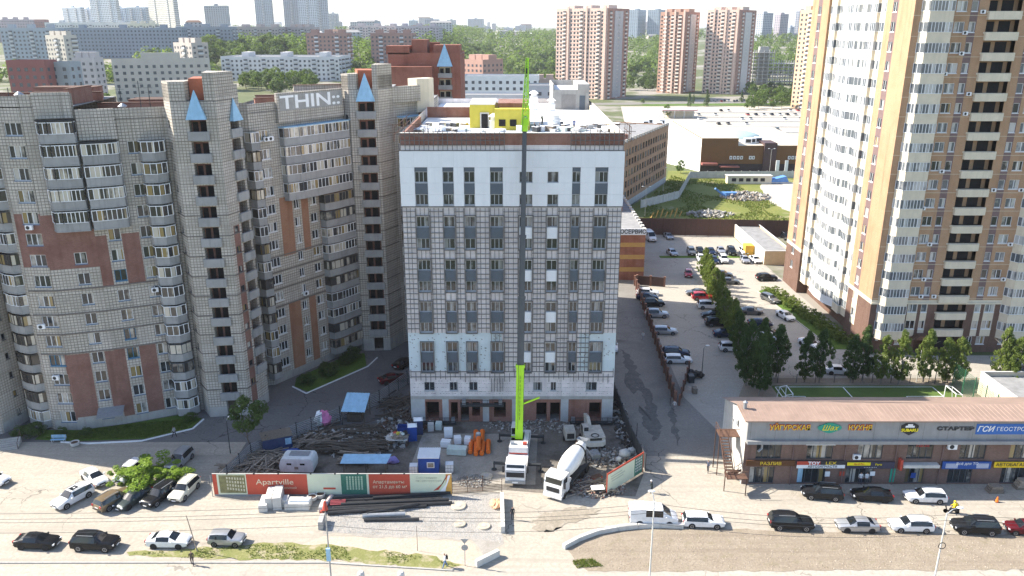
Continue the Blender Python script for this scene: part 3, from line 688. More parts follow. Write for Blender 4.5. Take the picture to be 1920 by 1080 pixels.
# ================================================================== the curved tile-clad block on the left
K['framel'] = mat('old_white_frame', (.66,.67,.68), .5, .08); K['sill_framel'] = mat('blue_sill', (.10,.16,.26), .6, .15)
FL = 2.86
def zc(k): return 2.05+FL*k          # window centre of storey k
def left_block():
    t = thing('curved_apartment_block', 'curved tile-clad apartment block with brick fields and stepped balconies, at the left edge', 'building', (-58, 104, 0))
    M_ = [K['tile'], K['bpink'], K['conc'], K['brick']]
    T0, T0b, A0, A1, J, B = (-71.2,100.4), (-70.0,104.9), (-64.6,101.5), (-61.2,101.5), (-55.5,103.3), (-49.3,106.25)
    rnd = random.Random(5)
    def fr(): return rnd.choice(('framel','framel','framel','framel','framel','frameb'))
    def pn(): return 'pane'
    # end tower at the picture edge
    w = [(2.6, zc(k)-.45, .6, .9, 1, 'framed', 'pane') for k in range(0, 12)]
    seg(t, (-77,97.5), T0, 0, 48, M_[:1])
    seg(t, T0, T0b, 0, 48, [K['tile'],K['conc']], w, zone=lambda u, z: 1 if z < 1.6 else 0, zcuts=[1.6])
    seg(t, T0b, A0, 0, 46, M_[:1])
    angc = math.atan2(A0[1]-T0b[1], A0[0]-T0b[0])
    trap = ((.2,0),(.9,-1.1),(2.6,-1.25),(4.2,-.9),(4.6,0))
    for k in range(0, 15):
        g = rnd.random(); z = zc(k)-1.75
        bay(t, T0b, angc, 1.0, z, trap, (1,2,3,1), 1.05, 1.5, fr=('frame' if g < .65 else 'woodd'), par='concb', pn='paneb')
    # wall facing the yard
    zl = lambda u, z, cs: 2 if z < 1.55 else (1 if (1.55 < z < 11.6 and not any(abs(u-c) < 1.35 for c in cs)) or (20.6 < z < 27.6) else 0)
    w = [(1.0, zc(k)-.8, 2.15, 1.6, 3, fr(), pn()) for k in range(0, 15)]
    seg(t, A0, A1, 0, 46.1, M_, w, zone=lambda u, z: 2 if z < 1.55 else (1 if 24.0 < z < 31.2 and u > 0 or (1.55 < z < 11.6 and u > 3.05) else 0), ucuts=[3.05], zcuts=[1.55,11.6,24.0,31.2])
    angA = math.atan2(J[1]-A1[1], J[0]-A1[0])
    w = [(3.1, zc(k)-.8, 1.5, 1.6, 2, fr(), pn()) for k in range(0, 9)]
    seg(t, A1, J, 0, 46.3, M_, w, zone=lambda u, z: 2 if z < 1.9 else (1 if (1.9 < z < 11.4 and abs(u-3.8) > .95) or 23.6 < z < 31 else 0), ucuts=[2.85,4.75], zcuts=[1.9,11.4,23.6,31])
    wide = ((.0,0),(.5,-1.1),(1.5,-1.3),(4.45,-1.3),(4.5,0))
    for k in range(10, 15): bay(t, A1, angA, 1.4, zc(k)-1.75, wide, (1,2,6,1), 1.1, 1.5)
    obj('balcony_roof', MB().prism([(-.1,0),(.5,-1.3),(4.55,-1.5),(4.55,0)], 0, .12).mesh('balcony_roof', K['black']), t, (A1[0]+math.cos(angA)*1.4+58, A1[1]+math.sin(angA)*1.4-104, zc(14)+.95), angA)
    angB = math.atan2(B[1]-J[1], B[0]-J[0])
    w = [(1.6, zc(k)-.8, 1.5, 1.6, 2, fr(), pn()) for k in range(0, 10)]+[(5.55, zc(k)-.8, 1.5, 1.6, 2, fr(), pn()) for k in range(0, 14)]
    seg(t, J, B, 0, 44.3, M_, w, zone=lambda u, z: 2 if z < 1.2 else (1 if (1.2 < z < 11.6 and abs(u-2.27) > .9 and abs(u-6.2) > .85) or (20.7 < z < 27.8 and abs(u-2.27) > .9 and abs(u-6.2) > .85) else 0), ucuts=[1.37,3.17,5.35,7.05], zcuts=[1.2,11.6,20.7,27.8])
    wideb = ((.0,0),(.05,-1.3),(3.0,-1.3),(4.2,-1.0),(4.4,0))
    for k in range(10, 14): bay(t, J, angB, .1, zc(k)-1.75, wideb, (1,5,2,1), 1.1, 1.5)
    obj('balcony_roof', MB().prism([(-.1,0),(0,-1.5),(3.1,-1.5),(4.5,0)], 0, .12).mesh('balcony_roof', K['black']), t, (J[0]+math.cos(angB)*.1+58, J[1]+math.sin(angB)*.1-104, zc(13)+.95), angB)
    obj('blind_panel', MB().box(0,4.4,-.35,-.02,0,3.9).mesh('blind_panel', K['tile']), t, (J[0]+math.cos(angB)*.05+58, J[1]+math.sin(angB)*.05-104, zc(13)+1.2), angB)
    obj('blind_panel', MB().box(0,4.3,-.35,-.02,0,3.2).mesh('blind_panel', K['tile']), t, (J[0]-math.cos(angA)*4.5+58, J[1]-math.sin(angA)*4.5-104, zc(14)+1.2), angA)
    K['course'] = mat('stained_string_course', (.16,.14,.125), .9, .2)
    for zz in (11.6, 14.45, 17.3, 20.7):               # projecting string courses
        for a, b in ((A0,A1),(A1,J),(J,B)):
            L = math.hypot(b[0]-a[0], b[1]-a[1]); an = math.atan2(b[1]-a[1], b[0]-a[0])
            obj('string_course', MB().box(0,L,-.1,-.003,zz-.09,zz+.09).mesh('string_course', K['course']), t, (a[0]+58, a[1]-104, 0), an)
    # inner corner stack
    T1a = (-45.9,107.8); seg(t, B, T1a, 0, 44.3, M_[:1]); angD = math.atan2(T1a[1]-B[1], T1a[0]-B[0])
    st = ((.0,.2),(.35,-1.2),(1.9,-1.75),(3.2,-1.0),(3.5,.6))
    for k in range(0, 14): bay(t, B, angD, -.1, zc(k)-1.75, st, (1,2,2,1), 1.05, 1.5, fr=('framed' if k in (2,3) else 'frame'))
    # air conditioners, entrance canopy
    for (pp, ang, u, z) in ((J,angB,6.3,19.2),(A1,angA,-2.2,15.7),(A0,0.,1.9,29.2),(A0,0.,1.6,7.9)):
        o = obj('air_conditioner', cached('ac', lambda: MB().box(-.45,.45,-.5,-.15,0,.62,0).lathe([(.24,0),(.24,.02)],12,1,(-.1,-.5,.31),(0,-1,0)).mesh('air_conditioner', [K['white'],K['black']])), t, (pp[0]+math.cos(ang)*u+58, pp[1]+math.sin(ang)*u-104, z), ang)
    obj('canopy', MB().ext([(0,0),(0,.1),(2.3,-.5),(2.3,-.6)],0,3.4).mesh('canopy', K['steel']), t, (A1[0]+2.6+58, A1[1]-104+.9, 2.9), -math.pi/2+angA)
    # stair tower with open landings and steel blue hood
    a, b, c, d = (-45.9,107.8), (-44.1,105.4), (-38.45,106.1), (-37.0,110.7)
    wl = [(1.1, zc(k)-.3, .6, .85, 1, 'framed', 'pane') for k in range(2, 15)]
    seg(t, a, b, 0, 47.3, [K['tile'],K['conc']], wl, zone=lambda u, z: 1 if z < 1.6 else 0, zcuts=[1.6])
    ang = math.atan2(c[1]-b[1], c[0]-b[0]); L = math.hypot(c[0]-b[0], c[1]-b[1])
    holes = [(2.05,4.25,41.25-2.88*k-1.0,41.25-2.88*k+1.55,1.4) for k in range(14)]+[(2.5,3.9,0.05,2.6,1.0)]
    seg(t, b, c, 0, 45.2, [K['tile'],K['conc'],K['brick']], (), holes, zone=lambda u, z: 1 if z < 1.6 else 0, zcuts=[1.6])
    for k in range(14): loggia(t, b, ang, 2.05, 41.25-2.88*k-1.0, 2.2, 2.55, 1.4, 'brick' if k < 6 else 'bpink')
    obj('entrance_door', MB().box(2.5,3.9,.9,1.0,.05,2.6).mesh('entrance_door', K['woodd']), t, (b[0]+58, b[1]-104, 0), ang)
    for k in range(10):
        zz = 4.3+2.86*k
        for (pa, pb, cuts) in ((a,b,((0,9),)),(b,c,((0,2.0),(4.3,9))),(c,d,((0,2.55),(4.45,9)))):
            LL = math.hypot(pb[0]-pa[0], pb[1]-pa[1]); an_ = math.atan2(pb[1]-pa[1], pb[0]-pa[0])
            for c0, c1 in cuts:
                c1 = min(c1, LL)
                if c1 > c0: obj('string_course', MB().box(c0,c1,-.07,-.003,zz-.07,zz+.07).mesh('string_course', K['course']), t, (pa[0]+58, pa[1]-104, 0), an_)
    w2 = [(1.0, zc(k)-.5, .9, .9, 1, 'framed', 'pane') for k in range(1, 10)]
    seg(t, c, d, 0, 47., [K['tile'],K['bpink'],K['conc']], w2, [(2.6,4.4,41.25-2.88*k-1.,41.25-2.88*k+1.5,1.2) for k in range(13)], zone=lambda u, z: 2 if z < 1.6 else (1 if .8 < u < 2.1 and z < 28.3 else 0), ucuts=[.8,2.1], zcuts=[1.6,28.3])
    ang2 = math.atan2(d[1]-c[1], d[0]-c[0])
    for k in range(13): loggia(t, c, ang2, 2.6, 41.25-2.88*k-1., 1.8, 2.5, 1.2, 'brick')
    seg(t, d, (-40,116), 0, 46, M_[:1]); seg(t, (-40,116), (-37.8,116.4), 0, 44, M_[:1])
    # tower heads
    for poly, z0, z1 in (([(-45.9,107.8),(-44.1,105.4),(-42.1,105.65),(-42.4,110)],45.2,47.6), ([(-39.8,105.93),(-38.45,106.1),(-37.2,110.0),(-41,111)],45.2,48.7)):
        obj('tower_head', MB().prism([(x+58, y-104) for x, y in poly], z0, z1).mesh('tower_head', K['tile']), t)
    obj('tower_core', MB().prism([(x+58, y-104) for x, y in [(-42.1,107.2),(-39.8,107.5),(-40.5,112),(-43,111.6)]], 44.5, 47.9).mesh('tower_core', mat('red_render', (.36,.12,.07), .8, .12)), t)
    hood = MB(); w_ = 1.25
    hood.add([(-w_,-.85,0),(w_,-.85,0),(w_,-.02,0),(-w_,-.02,0),(-.05,-.12,3.7),(.05,-.12,3.7)], [(0,1,5,4),(1,2,5),(3,0,4),(2,3,4,5),(3,2,1,0)])
    hm = hood.mesh('hood', K['bluem'])
    obj('hood', hm, t, (b[0]+math.cos(ang)*3.15+58, b[1]+math.sin(ang)*3.15-104, 42.85), ang)
    obj('hood', hm, t, (c[0]+math.cos(ang2)*3.5+58, c[1]+math.sin(ang2)*3.5-104, 42.3), ang2).scale = (.85,.8,.8)
    # roofs
    flat_roof(t, [T0b,A0,A1,J,(-57,118),(-70,118)], 44.8, 'roofgrey'); flat_roof(t, [J,B,T1a,(-46,120),(-57,118)], 43.0, 'roofgrey')
    flat_roof(t, [(-77,97.5),T0,T0b,(-70,108),(-77,108)], 47.9, 'roofgrey'); flat_roof(t, [a,b,c,d,(-40,116),(-46,116)], 45.15, 'roofgrey')
    seg(t, (-57,118), (-70,118), 0, 44.8, M_[:1]); seg(t, (-40,120), (-57,118), 0, 43.5, M_[:1]); seg(t, (-70,118), (-77,97.5), 0, 44, M_[:1])
    rp = [K['brick'], K['rust']]
    for x, y, w_, d_, h, r in ((-66,108,6,.5,1.2,.05),(-60,111,9,.5,1.1,.02),(-56.5,107,.5,6,2.0,0),(-52,112,9,.6,1.4,.1),(-50,116,7,4,1.6,.1),(-62,115,8,3,1.5,.05)):
        zb = 44.8 if x < -56 else 43.0
        obj('roof_parapet', MB().box(-w_/2,w_/2,-d_/2,d_/2,0,h).box(-w_/2-.1,w_/2+.1,-d_/2-.1,d_/2+.1,h,h+.08,1).mesh('roof_parapet', rp), t, (x+58, y-104, zb), r)
    for x, y in ((-62.5,104),(-51.5,108)):
        zb = 44.8 if x < -56 else 43.0
        obj('roof_vent', MB().lathe([(.5,0),(.5,.5),(.35,.6),(.35,1.1),(.6,1.3),(.1,1.7)],10).mesh('roof_vent', K['steel']), t, (x+58, y-104, zb))
    for x, y, h in ((-63.5,103.5,4.),(-49.5,109,4.5),(-48.9,110.5,3.8),(-53.5,112,3.5)):
        obj('antenna', MB().cyl((0,0,0),(0,0,h),.05).bar((-.6,0,h-.3),(.6,0,h-.3),.04).bar((-.4,0,h-.9),(.4,0,h-.9),.04).mesh('antenna', K['darkgrey']), t, (x+58, y-104, 43))
    return t
left_block()
# ================================================================== its neighbour further back, with the graffiti
def left_block_b():
    t = thing('graffiti_apartment_block', 'tile-clad apartment block with white graffiti on its top wall, beside the unfinished block', 'building', (-30, 125, 0))
    M_ = [K['tile'], K['brick2'], K['conc']]
    rnd = random.Random(9)
    C0, T2 = (-37.8,116.4), (-27.3,131.75); ang = math.atan2(T2[1]-C0[1], T2[0]-C0[0]); L = math.hypot(T2[0]-C0[0], T2[1]-C0[1])
    zr = lambda k: 3.1+2.77*k
    w = [(1.5, zr(k)-.7, 1.9, 1.45, 3, 'frame', 'pane') for k in range(0, 14)]+[(7.0, zr(k)-.7, .95, 1.4, 2, 'frame', 'pane') for k in range(0, 10)]+[(10.2, zr(k)-.7, 1.3, 1.4, 2, 'frame', 'pane') for k in range(0, 10)]
    def zone(u, z):
        if z < 1.3: return 2
        br = (1.3 < z < 12.6) or (20.3 < z < 29.5)
        return 1 if br and u > 4.2 and not (6.6 < u < 8.4 or 9.8 < u < 12) else 0
    seg(t, C0, T2, 0, 43.8, M_, w, zone=zone, ucuts=[4.2,6.6,8.4,9.8,12], zcuts=[1.3,12.6,20.3,29.5])
    top = ((.0,0),(.05,-1.0),(2.6,-1.5),(13.0,-1.5),(13.1,0))
    for k in range(10, 14): bay(t, C0, ang, 5.3, zr(k)-1.75, top, (1,3,14,1), 1.1, 1.5)
    obj('balcony_roof', MB().prism([(-.1,0),(0,-1.2),(2.6,-1.75),(13.1,-1.75),(13.1,0)], 0, .1).mesh('balcony_roof', K['bluem']), t, (C0[0]+math.cos(ang)*5.3+30, C0[1]+math.sin(ang)*5.3-125, zr(13)+.9), ang)
    low = ((.0,0),(.05,-1.3),(2.2,-1.6),(6.4,-1.5),(6.5,0))
    for k in range(0, 10): bay(t, C0, ang, 12.1, zr(k)-1.75, low, (1,2,6,1), 1.1, 1.45, fr=rnd.choice(('frame','woodd','frame','wood','framed')))
    crn = ((.0,.3),(.1,-1.),(1.4,-1.2),(1.6,0))
    for k in range(0, 14): bay(t, C0, ang, -.7, zr(k)-1.75, crn, (1,2,1), 1.05, 1.5, fr=rnd.choice(('frame','frame','woodd')))
    for zz in (12.6, 15.4, 18.2, 20.6):
        obj('string_course', MB().box(0,12,-.1,-.003,zz-.09,zz+.09).mesh('string_course', K['course']), t, (C0[0]+30, C0[1]-125, 0), ang)
    # tall blank wall with graffiti, set above the balconies
    gx, gy = C0[0]+math.cos(ang)*5.0, C0[1]+math.sin(ang)*5.0
    gw = obj('attic_wall', MB().box(0,13.3,-.5,-.05,40.7,45.).mesh('attic_wall', K['tile']), t, (gx+30, gy-125, 0), ang)
    band = obj('painted_band', MB().box(.5,13.0,-.52,-.505,42.4,44.7).mesh('painted_band', mat('grey_paint', (.30,.30,.29))), gw)
    text(gw, 'THIN::', (6.6,-.55,43.5), 2.7, K['white'], sx=1.6, ext=.01, off=.05)
    for u, z in ((2.6,38.3),(3.4,38.3),(7.6,13.1)):
        obj('air_conditioner', _cache['ac'], t, (C0[0]+math.cos(ang)*u+30, C0[1]+math.sin(ang)*u-125, z), ang)
    # stair tower
    a, b, c, d = T2, (-26.0,130.6), (-21.4,130.9), (-19.6,134.5)
    seg(t, a, b, 0, 46.9, [K['tile'],K['conc']], [(.6, zr(k)+.9, .6, .8, 1, 'framed', 'pane') for k in (12, 13)], zone=lambda u, z: 1 if z < 2.2 else 0, zcuts=[2.2])
    an = math.atan2(c[1]-b[1], c[0]-b[0])
    holes = [(1.35,3.95,41.4-2.88*k-1.0,41.4-2.88*k+1.55,1.4) for k in range(14)]+[(1.8,3.4,.05,2.4,1.)]
    seg(t, b, c, 0, 44.9, [K['tile'],K['conc']], (), holes, zone=lambda u, z: 1 if z < 2.2 else 0, zcuts=[2.2])
    for k in range(14): loggia(t, b, an, 1.35, 41.4-2.88*k-1.0, 2.6, 2.55, 1.4, 'brick' if k < 5 else 'bpink')
    for k in range(11):
        zz = 4.6+2.86*k
        for (pa, pb, cuts) in ((a,b,((0,9),)),(b,c,((0,1.3),(4.0,9))),(c,d,((0,9),))):
            LL = math.hypot(pb[0]-pa[0], pb[1]-pa[1]); an_ = math.atan2(pb[1]-pa[1], pb[0]-pa[0])
            for c0, c1 in cuts:
                c1 = min(c1, LL)
                if c1 > c0: obj('string_course', MB().box(c0,c1,-.07,-.003,zz-.07,zz+.07).mesh('string_course', K['course']), t, (pa[0]+30, pa[1]-125, 0), an_)
    an2 = math.atan2(d[1]-c[1], d[0]-c[0])
    seg(t, c, d, 0, 47, [K['tile'],K['conc']], zone=lambda u, z: 1 if z < 2.2 else 0, zcuts=[2.2])
    e = (-13.5,141); ang3 = math.atan2(e[1]-d[1], e[0]-d[0])
    w = [(6.6, zr(k)-.7, 1.2, 1.4, 2, 'frame', 'pane') for k in range(0, 12)]
    seg(t, d, e, 0, 42.5, [K['tile'],K['brick2']], w, zone=lambda u, z: 1 if u > 5.5 else 0, ucuts=[5.5])
    for k in range(0, 14): bay(t, d, ang3, .8, zr(k)-1.75, ((0,0),(.1,-1.3),(4.,-1.4),(4.2,0)), (1,5,1), 1.05, 1.5, fr=rnd.choice(('frame','frame','woodd')))
    obj('balcony_roof', MB().prism([(-.1,0),(0,-1.5),(4.1,-1.6),(4.3,0)], 0, .15).mesh('balcony_roof', K['bluem']), t, (d[0]+math.cos(ang3)*.8+30, d[1]+math.sin(ang3)*.8-125, zr(13)+.9), ang3)
    obj('curved_attic', MB().prism([(0,0),(1,-.5),(3.5,-.8),(5.5,-.6),(5.8,0)], 42.4, 45.).prism([(5.0,-.3),(7.5,-.5),(9,0),(9,2),(5,2)],40.5,46,1).mesh('curved_attic', [K['tile'],K['cream']]), t, (d[0]+30, d[1]-125, 0), ang3)
    for poly, z0, z1 in (([a,b,(-24.7,130.68),(-24.6,135)],44.9,47.2), ([(-22.2,130.85),c,d,(-22.4,136)],44.9,48.6)):
        obj('tower_head', MB().prism([(x+30, y-125) for x, y in poly], z0, z1).mesh('tower_head', K['tile']), t)
    obj('tower_core', MB().prism([(x+30, y-125) for x, y in [(-24.7,132.2),(-22.2,132.3),(-22.2,137),(-26,137)]], 44.4, 47.7).mesh('tower_core', K['red_render']), t)
    obj('hood', cached('hood2', lambda: MB().add([(-1.5,-.85,0),(1.5,-.85,0),(1.5,-.02,0),(-1.5,-.02,0),(-.05,-.12,4.3),(.05,-.12,4.3)], [(0,1,5,4),(1,2,5),(3,0,4),(2,3,4,5),(3,2,1,0)]).mesh('hood', K['bluem'])), t, (b[0]+math.cos(an)*2.65+30, b[1]+math.sin(an)*2.65-125, 43.), an)
    flat_roof(t, [C0,T2,(-27,142),(-42,135),(-42,120)], 42.6, 'roofgrey'); flat_roof(t, [a,b,c,d,(-20,142),(-27,142)], 44.85, 'roofgrey'); flat_roof(t, [d,e,(-13.5,150),(-20,150)], 42.4, 'roofgrey')
    seg(t, (-42,135), (-42,118), 0, 43, M_[:1]); seg(t, (-13.5,150), (-42,135), 0, 42.5, M_[:1]); seg(t, e, (-13.5,150), 0, 42.5, M_[:1]); seg(t, (-42,118), C0, 0, 43.4, M_[:1])
    for x, y, w_, d_, h, r in ((-36,124,6,.5,1.5,.6),(-36.5,130,8,.5,1.4,.2),(-31,136,10,.6,2.6,.35),(-30,138,4,3,2.2,.3)):
        obj('roof_parapet', MB().box(-w_/2,w_/2,-d_/2,d_/2,0,h).box(-w_/2-.1,w_/2+.1,-d_/2-.1,d_/2+.1,h,h+.08,1).mesh('roof_parapet', [K['brick'] if y < 132 else K['tile'],K['rust']]), t, (x+30, y-125, 42.6), r)
    return t
K['brick2'] = brickmat('warm_brick', (.34,.155,.085), (.28,.12,.065), (.30,.22,.17), .25, .085, .012, .5, .4)
K['red_render'] = mat('red_tower_render', (.36,.12,.07), .8, .12)
left_block_b()
def red_brick_block():
    t = thing('red_brick_block', 'red brick apartment tower with a steel-blue hood behind the tile-clad blocks', 'building', (-20, 216, 0))
    X0, X1, Y = -32., -13.4, 215.; m = [brickmat('crimson_brick', (.30,.105,.07), (.25,.085,.058), (.28,.17,.13), .25, .085, .01, .5, .3)]
    log = [(13.0,16.2,43-3.*k-1.2,43-3.*k+1.4,1.5) for k in range(8)]
    seg(t, (X0,Y), (X1,Y), 0, 47.9, m+[K['cream']], [(6.5,38.6,1.9,1.6,3,'frame','pane')], log)
    for k in range(8): loggia(t, (X0,Y), 0., 13.0, 43-3.*k-1.2, 3.2, 2.6, 1.5, 'cream')
    seg(t, (X1,Y), (X1,Y+20), 0, 47.9, m); seg(t, (X1,Y+20), (X0,Y+20), 0, 47.9, m); seg(t, (X0,Y+20), (X0,Y), 0, 47.9, m)
    flat_roof(t, [(X0,Y+.02),(X1,Y+.02),(X1,Y+20),(X0,Y+20)], 47.6, 'roofgrey')
    for x, y, w, d, h in ((-29.5,219,6,8,1.7),(-24,220,4,7,3.2),(-17,221,6.8,9,1.9),(-21,226,3,3,2.4)):
        obj('roof_house', MB().box(x-w/2+20,x+w/2+20,y-d/2-216,y+d/2-216,47.55,47.9+h).mesh('roof_house', m[0]), t)
    obj('step_wall', MB().box(-12.0,-.5,-5,-1.1,0,44.6).mesh('step_wall', m[0]), t)
    obj('hood', _cache['hood2'], t, (-32+14.6+20, -1.0, 44.5), 0.).scale = (1.35,1.,1.3)
red_brick_block()
# ================================================================== the tall tan tower on the right
def right_tower():
    t = thing('tan_brick_tower', 'tall tan brick apartment tower with cream balconies and a brown brick base', 'building', (76, 146, 0))
    X0, X1, Y = 61.8, 96., 130.; FLR = 3.07; zb = lambda k: 4.35+FLR*k; NF = 24
    MM = [K['borange'], K['bbrown'], K['cream'], K['brownstrip']]
    p, q = (X0, Y), (X1, Y)
    wins = []; holes = []
    for k in range(NF):
        for x, w, n in ((68.26,1.6,2),(70.54,1.0,1),(79.77,1.0,1),(81.5,1.65,2)): wins.append((x-X0, zb(k), w, 1.55, n, 'frame', 'panel' if k % 3 else 'pane'))
        holes.append((73.2-X0, 78.2-X0, zb(k)-.05, zb(k)+1.95, 1.1))
    for x, w, n in ((65.0,1.2,2),(66.8,1.4,2),(79.3,1.0,2),(81.0,1.5,2),(84.9,1.3,2)): wins.append((x-X0, 1.5, w, 1.45, n, 'frame', 'pane'))
    holes.append((73.6-X0, 78-X0, .1, 2.8, 1.5)); holes.append((70.2-X0, 71.9-X0, .1, 2.6, .8))
    def zone(u, z):
        x = u+X0
        if 8.9 < z < 9.65: return 2
        if z < 8.9:
            if (68.2 < x < 69.9 or 70.5 < x < 71.6 or 79.7 < x < 80.8 or 81.4 < x < 83.2) and z > 3: return 2
            return 1
        if 70.45 < x < 71.65 or 79.68 < x < 80.87: return 3
        return 0
    seg(t, p, q, 0, 77.5, MM, wins, holes, zone, [u-X0 for u in (68.2,69.9,70.45,70.5,71.6,71.65,79.68,79.7,80.8,80.87,81.4,83.2)], [3,8.9,9.65])
    obj('lobby', MB().box(-5.9,-4.0,-15.3,-15.2,.1,2.6,0).box(-2.4,2.0,-14.6,-14.5,.1,2.8,1).mesh('lobby', [K['rust'],K['dark']]), t)
    obj('entrance_canopy', MB().ext([(0,0),(.7,.7),(2.2,.7),(2.9,0)],-17.6,-16.02).mesh('entrance_canopy', K['rust']), t, (-6.4,0,2.9))
    obj('name_plate', MB().box(-12.6,-12.1,-16.06,-16.01,2.2,2.8).mesh('name_plate', K['white']), t)
    for k in range(NF):
        o = loggia(t, p, 0., 73.2-X0, zb(k)-.05, 5.0, 2.0, 1.1, 'borange', 'cream', .1, .02, True)
        pr = MB().prism([(-.1,0),(-.05,-.45),(.5,-.6),(4.5,-.6),(5.05,-.45),(5.1,0)][::-1], -1.15, .05).mesh('balcony_front', K['cream']) if k == 0 else _cache['bf']
        _cache['bf'] = pr; obj('balcony_front', pr, o)
    bp = ((0,0),(.75,-1.25),(4.45,-1.25),(5.0,0))
    for k in range(NF):
        for x in (62.9, 84.2): bay(t, p, 0., x-X0, zb(k)-1.5, bp, (2,7,2), 1.5, 1.57, par='cream', pn='panel', name='bay_balcony')
    # west face in the sun: pilaster, balcony columns, broad bay, far wing
    W = lambda y: y-Y
    def face(y0, y1, x, z0=0, wins=(), zone=None, ucuts=(), zcuts=()):
        seg(t, (x, y1), (x, y0), z0, 77.5, MM, wins, (), zone, ucuts, zcuts)
    zz = lambda us: (lambda u, z: (2 if 8.9 < z < 9.65 else 1) if z < 9.65 else (3 if us[0] < u < us[1] else 0))
    L = 139.7-Y
    w = [(L-(137.4-Y), zb(k), 1.5, 1.55, 2, 'frame', 'pane') for k in range(NF)]
    face(Y, 139.7, X0, 0, w, lambda u, z: (2 if 8.9 < z < 9.65 or (2.2 < u < 4.2 and z > 3) else 1) if z < 9.65 else (3 if 2.2 < u < 4.2 else 0), [2.2,4.2], [3,8.9,9.65])
    XR = X0+1.3
    face(139.7, 163, XR, 0, (), lambda u, z: 1 if z < 3 else 3, (), [3])
    obj('recess_return', MB().quad((XR-76,139.7-146,0),(X0-76,139.7-146,0),(X0-76,139.7-146,77.5),(XR-76,139.7-146,77.5)).mesh('recess_return', K['borange']), t)
    seg(t, (61.0,163), (XR,163), 0, 77.5, MM, (), (), lambda u, z: (2 if z > 8.9 else 1) if z < 9.65 else 0, (), [8.9,9.65])
    w = [(3.6, zb(k), 1.5, 1.55, 2, 'frame', 'pane') for k in range(NF)]
    face(163, 172, 61.0, 0, w, lambda u, z: (2 if 8.9 < z < 9.65 else 1) if z < 9.65 else (3 if 3.3 < u < 5.4 else 0), [3.3,5.4], [8.9,9.65])
    b1 = ((0,0),(.1,-1.7),(2.9,-1.7),(3.0,-1.2),(4.9,-1.1),(5.0,0))
    b2 = ((0,0),(.3,-1.9),(4.3,-2.3),(8.6,-2.2),(11.1,-1.2),(11.4,0))
    for k in range(NF):
        bay(t, (XR,163), -math.pi/2, .2, zb(k)-1.5, b1, (1,4,1,2,1), 1.5, 1.57, par='brownstrip' if False else 'cream', name='bay_balcony', pn='panel')
        bay(t, (XR,163), -math.pi/2, 6.0, zb(k)-1.5, b2, (2,6,6,3,1), 1.5, 1.57, par='white', name='bay_balcony', pn='panel')
        bay(t, (XR,163), -math.pi/2, 17.9, zb(k)-1.5, b1, (1,4,1,2,1), 1.5, 1.57, par='cream', name='bay_balcony', pn='panel')
    seg(t, (X1,172), (61.0,172), 0, 77.5, MM[:1]); seg(t, (X1,Y), (X1,172), 0, 77.5, MM[:1])
    flat_roof(t, [(X0,Y+.1),(X1,Y+.1),(X1,172),(61.1,172)], 77.2, 'roofgrey')
    obj('plinth_ledge', MB().box(-14.3,20,-16.25,-16.003,8.95,9.2).mesh('plinth_ledge', K['cream']), t)
    for k in range(-1, NF):
        obj('joint_strip', cached('js', lambda: MB().box(-14.2,20,-16.02,-16.004,0,.06).mesh('joint_strip', K['cream'])), t, (0,0,zb(k)+2.45)) if k > 0 else None
right_tower()
_rt = bpy.data.objects['tan_brick_tower']; _r = random.Random(8)
for k in range(22):
    x = _r.choice((69.98,72.2,79.0,83.5,67.9)); z = 4.3+3.07*_r.randrange(1,19)-.3
    obj('air_conditioner', _cache['ac'], _rt, (x-76, -16., z)).scale = (.8,.9,.9)
